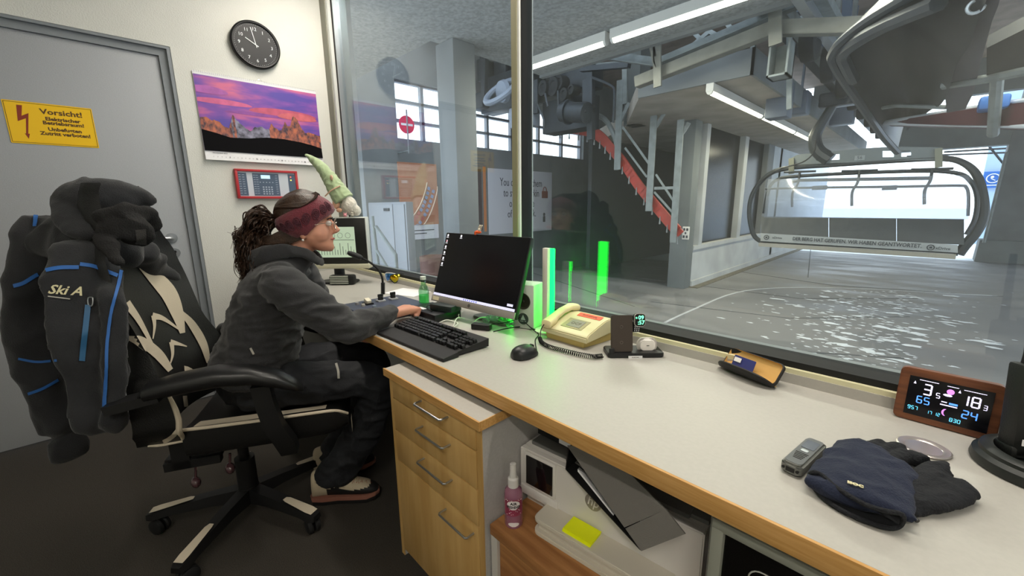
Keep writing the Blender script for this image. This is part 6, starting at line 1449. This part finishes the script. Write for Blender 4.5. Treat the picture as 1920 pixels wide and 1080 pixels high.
for pts in ([(1008, 196), (1020, 225), (1020, 240)], [(1046, 170), (1047, 200)], [(1022, 175), (1027, 200)], [(1110, 145), (1145, 160), (1152, 175), (1150, 230)], [(1060, 190), (1085, 196), (1098, 210)]): b.tube([P6(x, y, -.25) for x, y in pts], .02, 6, n=5)
b.build('pipes', m_dst, t)
a, c = P6(960, 205), P6(1000, 235); b = MB(); b.bx(a.x, c.x, Y0-.1, Y0+.2, c.z, a.z, .03); b.sph(P6(993, 235, -.2), .05); b.build('gearbox', M('gear_pale', '#8c93a0', .5), t)
# red curved guide rail with pins
Y1 = 7.3
P7 = lambda x, y, d=0.: py(x, y, Y1+d)
t = thing('guide_rail', 'red curved guide rail with short pins descending through the hall', 'rail', P7(1257, 420))
cen = [(1040, 240), (1075, 243), (1108, 249), (1130, 262), (1150, 284), (1173, 312), (1200, 352), (1230, 388), (1257, 420), (1275, 440)]
pth = smooth_path([P7(x, y) for x, y in cen], 6)
b = MB()
for p, q in zip(pth, pth[1:]): b.bar(p, q+(q-p)*.1, .17, .035, (0, 1, 0)); b.bar(p+V((0, -.02, .12)), q+(q-p)*.1+V((0, -.02, .12)), .04, .05, (0, 1, 0))
b.build('rail', m_redr, t)
b = MB(); 
for k in range(2, len(pth)-1, 3): b.cyl(pth[k]+V((0, -.03, -.20)), pth[k]+V((0, -.03, -.06)), .018, .008, seg=8)
b.build('pins', M('pin_steel', '#85898c', .4, metal=.3), t)
b = MB(); b.tube([P7(x, y, -.05) for x, y in ((1113, 213), (1135, 225), (1150, 250), (1158, 275))], .05, 8, n=5); b.build('bent_tube', m_gal, t)
t = thing('hanger_frame', 'galvanised hanger posts with diagonal braces carrying the red rail', 'steel frame', P7(1218, 395))
for (x0, y0), (x1, y1), w_ in (((1163, 150), (1160, 318), .13), ((1227, 205), (1217, 396), .12), ((1277, 224), (1264, 455), .11)):
    p, q = P7(x0, y0, -.12), P7(x1, y1, -.12); q.x = p.x+(q.x-p.x)*.3; b = MB(); b.angle(p, q, w_, .02, (0, 1, 0)); b.build('post', m_gal, t)
b = MB()
for (x0, y0), (x1, y1), w_ in (((1180, 193), (1163, 228), .07), ((1245, 213), (1230, 238), .06), ((1292, 230), (1280, 250), .06), ((1167, 237), (1217, 307), .04), ((1172, 277), (1213, 332), .035), ((1230, 327), (1263, 377), .035), ((1227, 360), (1260, 397), .035), ((1227, 353), (1267, 352), .05), ((1040, 128), (1172, 117), .06), ((1172, 117), (1172, 195), .1)):
    b.bar(P7(x0, y0, -.1), P7(x1, y1, -.1), w_, w_*.5, (0, 1, 0))
b.build('braces', m_gal, t)
b = MB(); a, c = P7(1174, 112, .3), P7(1197, 196, .3); b.bx(a.x, c.x, Y1+.3, Y1+.7, 2.71, 4.9); struct('concrete_column', b, m_cond)
# ---------------- big galvanised brackets close to the window
Y2 = 5.45
P5 = lambda x, y, d=0.: py(x, y, Y2+d)
t = thing('bracket_frame', 'large galvanised angle brackets hanging above the platform slab', 'steel frame', P5(1233, 163))
b = MB()
b.angle(P5(1195, 164), P5(1450, 66), .13, .012, (0, 0, 1), -1); b.angle(P5(1450, 66), P5(1636, 62), .13, .012, (0, 0, 1), -1); b.build('lower_beam', m_galw, t)
b = MB(); b.angle(P5(1138, 111), P5(1228, 124), .11, .012); b.angle(P5(1228, 124), P5(1442, 35), .11, .012); b.angle(P5(1442, 35), P5(1530, 0), .11, .012); b.build('upper_beam', m_gal, t)
for (x0, y0), (x1, y1), w_ in (((1232, 78), (1233, 163), .10), ((1222, 84), (1232, 130), .07), ((1453, 12), (1454, 84), .12)):
    b = MB(); b.bar(P5(x0, y0, -.15), P5(x1, y1, -.15), w_, .03, (0, 1, 0)); b.build('upright', m_galw, t)
a, c = P5(1448, 84, .1), P5(1479, 142, .1); b = MB(); b.bx(a.x, a.x+.02, Y2, Y2+.25, c.z, a.z); b.bx(c.x-.02, c.x, Y2, Y2+.25, c.z, a.z); b.bx(a.x, c.x, Y2, Y2+.25, c.z, c.z+.02); b.bx(a.x, c.x, Y2+.22, Y2+.25, c.z, a.z); b.build('channel', m_gal, t)
b = MB()
for (x0, y0), (x1, y1) in (((1480, 40), (1480, 205)), ((1300, 60), (1340, 100)), ((1360, 40), (1400, 90)), ((1412, 90), (1412, 60)), ((1270, 110), (1330, 60)), ((1296, 40), (1360, 75))): b.bar(P5(x0, y0, .4), P5(x1, y1, .4), .05, .05, (0, 1, 0))
b.build('thin_struts', m_gal, t)
# ---------------- rails along the platform
xr = [pz(1500, 75, 3.35).x, pz(1575, 140, 3.1).x, pz(1600, 150, 3.0).x]
for k, (x, z, w_, h_, mm, lb) in enumerate(((xr[0], 3.35, .18, .22, m_dst, 'dark perforated steel rail nearest the platform slab'), (pz(1545, 115, 3.25).x, 3.25, .10, .14, m_gal, 'second steel rail running toward the lift exit'), (pz(1590, 130, 3.1).x, 3.1, .09, .1, M('rail_bright', '#b9bcc0', .3, metal=.7), 'bright polished steel rail running toward the lift exit'), (pz(1610, 120, 3.2).x, 3.2, .12, .10, m_gal, 'outer steel rail over the chairlift path'))):
    t = thing('overhead_rail', lb, 'rail', (x, 10, z)); b = MB(); b.bx(x-w_/2, x+w_/2, 3.6, 16.8, z-h_/2, z+h_/2); b.build('beam', mm, t)
    if k == 0:
        b = MB()
        for q in range(22): b.cyl((x+w_/2, 4+.58*q, z), (x+w_/2+.006, 4+.58*q, z), .035, seg=10)
        b.build('bolt_heads', m_gal, t)
x0, x1 = xr[0], pz(1545, 115, 3.25).x
t = thing('rail_rungs', 'ladder like cross bars joining the overhead rails', 'steel frame', ((x0+x1)/2, 10, 3.3), group=None); b = MB()
for q in range(26): b.bx(x0, x1+.35, 3.8+.5*q, 3.84+.5*q, 3.33, 3.38)
for q in range(9): b.bx(x1-.03, x1+.03, 4.1+1.45*q, 4.2+1.45*q, 3.3, 4.9)
b.build('bars', m_gal, t)
for k in range(1, 9):
    y = 4.9+1.25*k; xx = x1+.12
    b = MB(); b.lathe([(.02, 0), (.10, 0), (.12, -.015), (.235, -.01), (.25, .03), (.25, .09), (.235, .13), (.12, .135), (.02, .12)], (xx, y, 3.05), (1, 0, 0), 24); b.bx(xx+.03, xx+.07, y-.03, y+.03, 3.05, 3.3)
    solo('conveyor_tyre', b, m_tyre, 'black conveyor tyre hanging under the overhead rails', 'tyre', 'conveyor tyres in a row under the overhead rails')
# cabinets hanging at the rail (grey boxes)
for k, (x, y, w_, h_, Y) in enumerate(((1462, 190, .3, .5, 7.5), (1500, 195, .25, .35, 8.5), (1580, 210, .4, .5, 11))):
    p = py(x, y, Y); b = MB(); b.box(p, (w_, .3, h_), bev=.02); b.cyl(p+V((0, 0, h_/2)), p+V((0, 0, 4.9-p.z)), .02)
    solo('switch_box', b, M('box_bluegrey', '#5b6370', .5), ['blue grey switch box hanging by the platform slab edge', 'smaller grey switch box behind the first one', 'grey switch box under the far overhead rails'][k], 'switch box')
# ---------------- chairlift seat with bubble
YC = 9.
C9 = lambda x, y, d=0.: py(x, y, YC+d)
S9 = (C9(1700, 400)-C9(1600, 400)).length/100
ch = thing('chairlift_chair', 'wide chairlift chair with clear bubble and slogan strip hanging at the bright lift exit', 'chairlift', C9(1610, 475))
m_fr = M('lift_frame_grey', '#34383b', .45, metal=.3)
b = MB(); b.tube([C9(x, y) for x, y in ((1430, 455), (1413, 440), (1405, 400), (1412, 362), (1440, 328), (1480, 315), (1560, 309), (1690, 300), (1765, 297), (1803, 304), (1830, 326), (1842, 365), (1843, 405), (1830, 435), (1808, 462), (1797, 477))], lambda u: .042+.022*(u > .6)*min(1, (u-.6)*5), 10, n=5); b.build('outer_frame', m_fr, ch)
b = MB(); b.tube([C9(x, y, -.12) for x, y in ((1432, 400), (1440, 360), (1455, 338), (1500, 330), (1700, 321), (1790, 324), (1820, 340), (1832, 370), (1828, 410), (1812, 440))], .028, 8, n=5); b.build('bubble_frame', m_fr, ch)
b = MB(); b.tube([C9(x, y, -.25) for x, y in ((1435, 354), (1520, 352), (1690, 350), (1795, 348), (1812, 352), (1816, 370), (1815, 405))], .018, 8, n=4); b.build('restraint_bar', m_fr, ch)
b = MB()
for x in (1537, 1668): b.tube([C9(x-14, 352.5, -.25), C9(x+14, 351.5, -.25)], .035, 8)
b.build('bar_grips', M('grip_grey', '#6a6d70', .6), ch)
b = MB(); b.tube([C9(1484, 342, -.1), C9(1500, 338, -.1), C9(1745, 334, -.1)], .026, 8); b.build('lower_cross_bar', m_fr, ch)
for x, y0, wx in ((1500, 322, 30), (1612, 320, 34), (1748, 317, 40)):
    b = MB(); b.tube([C9(x-wx, y0+1, -.15), C9(x+wx, y0-1, -.15)], .018, 6); b.tube([C9(x, y0, -.15), C9(x-4, y0+22, -.2), C9(x-14, y0+40, -.3), C9(x-15, y0+66, -.35)], .02, 6, n=4); b.build('footrest_arm', m_fr, ch)
# hanger plate with openings
m_pl = M('hanger_plate_grey', '#696f70', .5, metal=.2)
b = MB()
top = [(1482, 297), (1495, 290), (1560, 284), (1610, 279), (1650, 276), (1690, 275.5), (1765, 276)]; bot = [(1482, 309), (1495, 309), (1560, 306), (1610, 304), (1650, 302), (1690, 301), (1765, 300)]
def ip(pts, x):
    for (x0, y0), (x1, y1) in zip(pts, pts[1:]):
        if x0 <= x <= x1: return y0+(y1-y0)*(x-x0)/(x1-x0)
holes = [(1530, 1542), (1554, 1574), (1655, 1676), (1690, 1708)]
xs_ = sorted({1482, 1765, *[h for q in holes for h in q], 1495, 1610, 1640, 1730})
for x0, x1 in zip(xs_, xs_[1:]):
    hole = any(x0 >= q[0] and x1 <= q[1] for q in holes)
    spans = [(0, 1)] if not hole else [(0, .28), (.72, 1)]
    for s0, s1 in spans:
        q = [(x, ip(top, x)+(ip(bot, x)-ip(top, x))*s_) for x, s_ in ((x0, s0), (x1, s0), (x1, s1), (x0, s1))]
        b.grid([[C9(x, y, -.04) for x, y in q], [C9(x, y, .04) for x, y in q]], True, True)
bmesh.ops.recalc_face_normals(b.bm, faces=b.bm.faces[:]); b.build('hanger_plate', m_pl, ch)
b = MB().use(M('number_plate', '#8a9090', .5)); p = C9(1612, 296, -.05); b.box(p, (.13, .01, .075)); b.use(m_dst); text(b, '56', Matrix.Translation(p+V((0, -.008, 0))) @ Matrix.Rotation(PI/2, 4, 'X'), .07, .001); b.build('number', None, ch)
b = MB()
for x, y0, y1 in ((1484, 297, 326), (1760, 278, 314)): b.bar(C9(x, y0, -.08), C9(x, y1, -.08), .08, .04, (0, 1, 0))
b.build('clamp_plate', M('clamp_khaki', '#7a7a68', .5), ch)
b = MB(); b.tube([C9(x, y, .0) for x, y in ((1556, 300), (1535, 285), (1528, 268), (1530, 250), (1545, 225), (1560, 200))], lambda u: .12-.05*u, 10, n=5); b.build('hanger_arm', m_fr, ch)
b = MB(); p = C9(1560, 200); b.box(p+V((.1, 0, .1)), (.55, .3, .22), bev=.03); b.tube([p+V((.3, 0, .1)), p+V((.6, 0, .25)), p+V((.75, 0, .1))], .05, 8, n=4); b.build('grip_clamp', m_dst, ch)
b = MB(); b.tube([C9(x, y, -.2) for x, y in ((1530, 262), (1526, 285), (1505, 304), (1460, 318), (1425, 340), (1412, 355))], .012, 6, n=5); b.build('bubble_cable', m_tyre, ch)
# bubble sheet
m_bub = glassmat('bubble_film', '#dfe3ea', .12, 1.35, haze=.12)
b = MB(); rows = []
for i in range(9):
    s_ = i/8; y0 = 330+s_*78; d_ = -.15-.40*math.sin(PI*(.15+.55*s_)); rows.append([C9(1440-8*s_+u*(378+6*s_), y0+(6-8*u)*(1-s_)+u*4*s_, d_+.12*(2*u-1)**4) for u in [k/18 for k in range(19)]])
b.grid(rows); b.grid([[p+V((0, .006, 0)) for p in r] for r in rows], flip=True); b.build('bubble', m_bub, ch, angle=180)
for k in range(3):
    xa, xb = 1427+k*((1808-1427)/3)+.3, 1427+(k+1)*((1808-1427)/3)-.3
    b = MB(); ya = lambda x: 406+(x-1427)*.012; yb = lambda x: 442+(x-1427)*.045
    b.grid([[C9(x, y, d_) for x, y, d_ in ((xa, ya(xa), .15), (xb, ya(xb), .15), (xb, yb(xb), -.1), (xa, yb(xa), -.1))], [C9(x, y, d_+.10) for x, y, d_ in ((xa, ya(xa), .15), (xb, ya(xb), .15), (xb, yb(xb), -.1), (xa, yb(xa), -.1))]], True, True); bmesh.ops.recalc_face_normals(b.bm, faces=b.bm.faces[:]); b.build('seat_back', M('seat_grey', '#4a4d4f', .6, noise_amt=.08, nscale=10), ch)
b = MB(); fr_ = lambda x, y, d_: C9(x, y, d_)
b.grid([[fr_(1426, 437, -.2), fr_(1796, 459, -.2), fr_(1796, 474, -.22), fr_(1426, 452, -.22)], [fr_(1426, 437, -.1), fr_(1796, 459, -.1), fr_(1796, 474, -.12), fr_(1426, 452, -.12)]], True, True); bmesh.ops.recalc_face_normals(b.bm, faces=b.bm.faces[:]); b.build('slogan_panel', M('slogan_grey', '#9a9d9c', .5), ch)
dx_ = (fr_(1796, 466, -.21)-fr_(1426, 444.5, -.21)); dn_ = V((0, -1, 0))
b = MB().use(m_dst)
p = C9(1597, 454, -.26); text(b, 'DER BERG HAT GERUFEN. WIR HABEN GEANTWORTET.', frame(p, dx_, dn_), .082, .002, sx=.80, bold=.002)
for x, y in ((1437, 445), (1745, 464)):
    p = C9(x, y, -.26); b.tube([p+dx_.normalized()*.038*math.cos(q)+V((0, 0, .038*math.sin(q))) for q in [2*PI*k/16 for k in range(16)]], .007, 5, True); b.box(p, (.03, .006, .03))
for x, y in ((1457, 446), (1768, 466)): text(b, 'xDrive', frame(C9(x, y, -.26), dx_, dn_), .055, .002, bold=.001)
b.build('slogan', None, ch)
b = MB(); b.bar(fr_(1424, 458, -.2), fr_(1792, 481, -.2), .12, .07); b.build('front_edge_rail', M('edge_brass', '#9a9486', .3, metal=.6), ch)
b = MB(); b.grid([[C9(1430, 452, -.1), C9(1796, 474, -.1), C9(1796, 474, .45), C9(1430, 452, .45)], [C9(1430, 457, -.1), C9(1796, 480, -.1), C9(1796, 480, .45), C9(1430, 457, .45)]], True, True); bmesh.ops.recalc_face_normals(b.bm, faces=b.bm.faces[:]); b.build('seat_pan', m_dst, ch)
# ---------------- second chair passing high above
c2 = thing('chairlift_chair', 'dark bubble chairlift chair passing overhead, cut off at the upper right', 'chairlift', py(1750, 230, 5.))
Q = lambda x, y, Y: py(x, y, Y)
outer = [(1760, -40, 3.3), (1690, 0, 3.5), (1625, 40, 3.8), (1578, 78, 4.0), (1562, 100, 4.2), (1562, 116, 4.35), (1585, 155, 4.8), (1625, 212, 5.5), (1655, 255, 6.2), (1682, 285, 6.8)]
b = MB(); b.tube([Q(*p) for p in outer], .035, 8, n=5); b.build('outer_frame', M('frame_dim', '#44484d', .45, metal=.2), c2)
b = MB(); b.tube([Q(*p) for p in ((1760, 5, 3.3), (1700, 30, 3.5), (1655, 50, 3.7), (1610, 75, 3.9), (1580, 100, 4.2), (1585, 120, 4.4), (1600, 150, 4.8))], .045, 8, n=5); b.build('inner_frame', M('frame_dim', '#44484d', .45, metal=.2), c2)
m_smoke = M('smoked_shell', '#10161e', .3, noise_amt=.2, nscale=1.5, spec=.25)
left = smooth_path([Q(*p) for p in outer], 4); right = smooth_path([Q(*p) for p in ((1870, -60, 3.0), (1850, 0, 3.1), (1835, 30, 3.3), (1820, 80, 3.6), (1800, 110, 3.9), (1790, 130, 4.1), (1780, 165, 4.5), (1765, 195, 5.0), (1740, 210, 5.6), (1700, 245, 6.4))], 4)
b = MB(); n_ = min(len(left), len(right)); rows = []
for i in range(n_): rows.append([left[i].lerp(right[i], k/10)+V((0, 0, .22*math.sin(PI*k/10))) for k in range(11)])
b.grid(rows); b.grid([[p+V((0, 0, .04)) for p in r] for r in rows], flip=True); b.build('smoked_bubble', m_smoke, c2, angle=180)
b = MB(); st = [((1818, -10, 3.2), (1880, -25, 3.1)), ((1830, 10, 3.3), (1872, 10, 3.2)), ((1815, 45, 3.6), (1860, 40, 3.5)), ((1793, 100, 4.0), (1845, 95, 3.9)), ((1775, 140, 4.4), (1835, 135, 4.3)), ((1772, 180, 4.8), (1825, 175, 4.7)), ((1775, 212, 5.2), (1810, 205, 5.1))]
b.grid([[Q(*p), Q(*q), Q(*q)+V((0, 0, .06)), Q(*p)+V((0, 0, .06))] for p, q in st], True, True); bmesh.ops.recalc_face_normals(b.bm, faces=b.bm.faces[:]); b.build('centre_arm', M('arm_lilac_grey', '#45444d', .5, noise_amt=.1, nscale=3), c2, angle=60)
b = MB(); pa, pb = Q(1658, 229, 6.), Q(1990, 178, 4.8); pc_, pd = Q(1990, 238, 4.8), Q(1658, 231, 6.)
b.grid([[pa, pb, pc_, pd], [p+V((0, .25, .0)) for p in (pa, pb, pc_, pd)]], True, True); bmesh.ops.recalc_face_normals(b.bm, faces=b.bm.faces[:]); b.build('seat_underside', M('maroon_seat', '#43101b', .5), c2)
b = MB(); b.tube([Q(1990, 178, 4.78), Q(1800, 206, 5.45), Q(1658, 229, 5.98), Q(1655, 230.5, 5.99), Q(1660, 231.5, 5.98), Q(1800, 234, 5.45), Q(1990, 238, 4.78)], .018, 8); b.build('seat_rim', M('rim_bright', '#d8dde4', .25, metal=.3), c2)
b = MB(); a, c = Q(1838, 181, 5.), Q(1893, 200, 5.); b.bx(a.x, c.x, 5., 5.2, c.z, a.z, .02); b.build('blue_block', M('block_blue', '#2c62a8', .5), c2)
b = MB(); b.tube([Q(1655, 202, 5.6), Q(1680, 198, 5.5), Q(1775, 201, 5.2)], .018, 6); b.tube([Q(1870, 140, 4.6), Q(1866, 195, 4.9), Q(1862, 252, 5.2)], .035, 8); b.tube([Q(1770, 160, 4.6), Q(1850, 148, 4.4), Q(1990, 120, 4.)], .03, 8); b.build('cross_tubes', m_gal, c2)
b = MB(); a, c = Q(1855, 120, 4.4), Q(1990, -60, 4.4); b.grid([[Q(1850, 90, 4.2), Q(1990, 20, 3.8), Q(1990, 115, 4.0), Q(1850, 150, 4.4)], [p+V((0, .1, .1)) for p in (Q(1850, 90, 4.2), Q(1990, 20, 3.8), Q(1990, 115, 4.0), Q(1850, 150, 4.4))]], True, True); b.build('seat_shell', M('shell_olive', '#1f2227', .5), c2)
b = MB(); b.tube([Q(1830, 12, 3.25)+V((.03*math.cos(q), 0, .03*math.sin(q))) for q in [2*PI*k/14 for k in range(14)]], .008, 6, True); b.build('eyelet', M('rim_bright', '#d8dde4', .25, metal=.3), c2)
# ---------------- wheel row and steel beams at the far right of the rails
for k, (pts, w_) in enumerate((([(1550, 0), (1700, 250)], .1), ([(1640, 235), (1920, 232)], .2))):
    pass
t = thing('cross_girder', 'blue grey steel girders high above beyond the brackets', 'steel frame', (0, 9, 4.2)); b = MB()
for (x0, y0, Y0_), (x1, y1, Y1_), w_ in (((1540, 0, 9), (1560, 100, 9), .16), ((1500, 60, 8), (1575, 30, 8), .14), ((1520, 0, 8.5), (1610, 90, 8.5), .12), ((1590, -10, 9), (1585, 80, 9), .12), ((1535, 90, 9), (1600, 60, 9), .08), ((1480, 20, 8), (1560, 0, 8), .14)): b.bar(py(x0, y0, Y0_), py(x1, y1, Y1_), w_, w_, (0, 1, 0))
b.build('girders', M('girder_blue_grey', '#5d6a7d', .5), t)
# ---------------- outside
p = py(1861, 337, 24); t = thing('blue_sign', 'blue square sign with a white figure on a pale pole outside the exit', 'sign', V((p.x, 24, ZF))); b = MB(); b.box(p, (.5, .06, .6)); b.build('sign_plate', M('sign_blue', '#2468b8', .5), t)
b = MB().use(m_paper); b.tube([p+V((.16*math.cos(q), -.06, .16*math.sin(q)+.05)) for q in [2*PI*k/24 for k in range(24)]], .015, 6, True); b.sph(p+V((-.02, -.05, .1)), .045, (1, .3, 1)); b.bar(p+V((-.05, -.05, .05)), p+V((.07, -.05, -.03)), .05, .02); b.bar(p+V((-.18, -.05, -.2)), p+V((.18, -.05, -.2)), .02, .03); b.build('pictogram', None, t)
b = MB(); b.box((p.x+.1, 24.3, 2.5), (.7, .4, 6)); b.build('pole', M('pylon_pale_blue', '#a9bfd8', .5), t)
for k, (x0, y0, x1, y1, Y) in enumerate(((1770, 285, 1890, 278, 20), (1700, 293, 1890, 286, 21), (1855, 275, 1882, 308, 20))):
    b = MB(); b.tube([py(x0, y0, Y), py(x1, y1, Y)], .03, 6); a = py(x0, y0, Y)
    solo('steel_cable', b, m_dst, ['upper dark steel cable outside the exit', 'lower dark steel cable outside the exit', 'slanting dark cable beside the tapered pillar'][k], 'cable')
t = thing('pipe_rail', 'thin pale pipe leaning along the tapered pillar', 'pipe', (1.0, 17.1, ZF)); b = MB(); b.tube([py(1845, 455, 17.1), py(1888, 285, 17.1)], .035, 8); b.build('pipe', m_gal, t)
# slush on the hall floor: uncounted patches
random.seed(12); b = MB()
for k in range(620):
    x = random.gauss(1610, 105); y = random.uniform(545, 690)
    if not (1340 < x < 1905) or (y > 640 and random.random() < .5): continue
    p = pz(x, y, ZF); r_ = random.uniform(.006, .030)*(1 if random.random() < .88 else 2.4)
    n = 9; ring = [p+V((r_*1.7*math.cos(q)*random.uniform(.4, 1.4), r_*math.sin(q)*random.uniform(.3, 1.4), .003)) for q in [2*PI*j/n for j in range(n)]]
    c_ = b.bm.verts.new(p+V((0, 0, .004+r_*.18))); vs = [b.bm.verts.new(q) for q in ring]
    for j in range(n): b.bm.faces.new([c_, vs[j], vs[(j+1) % n]])
s_ = b.build('slush_patches', M('slush', '#e2e6ea', .35), None, angle=180); tag(s_, 'scattered wet snow and slush patches on the concrete hall floor', 'snow', kind='stuff')
SC.view_settings.view_transform = 'Standard'; SC.view_settings.look = 'None'; SC.view_settings.gamma = 1
SC.view_settings.use_curve_mapping = False; SC.view_settings.exposure = 0.0
SC.render.film_transparent = False
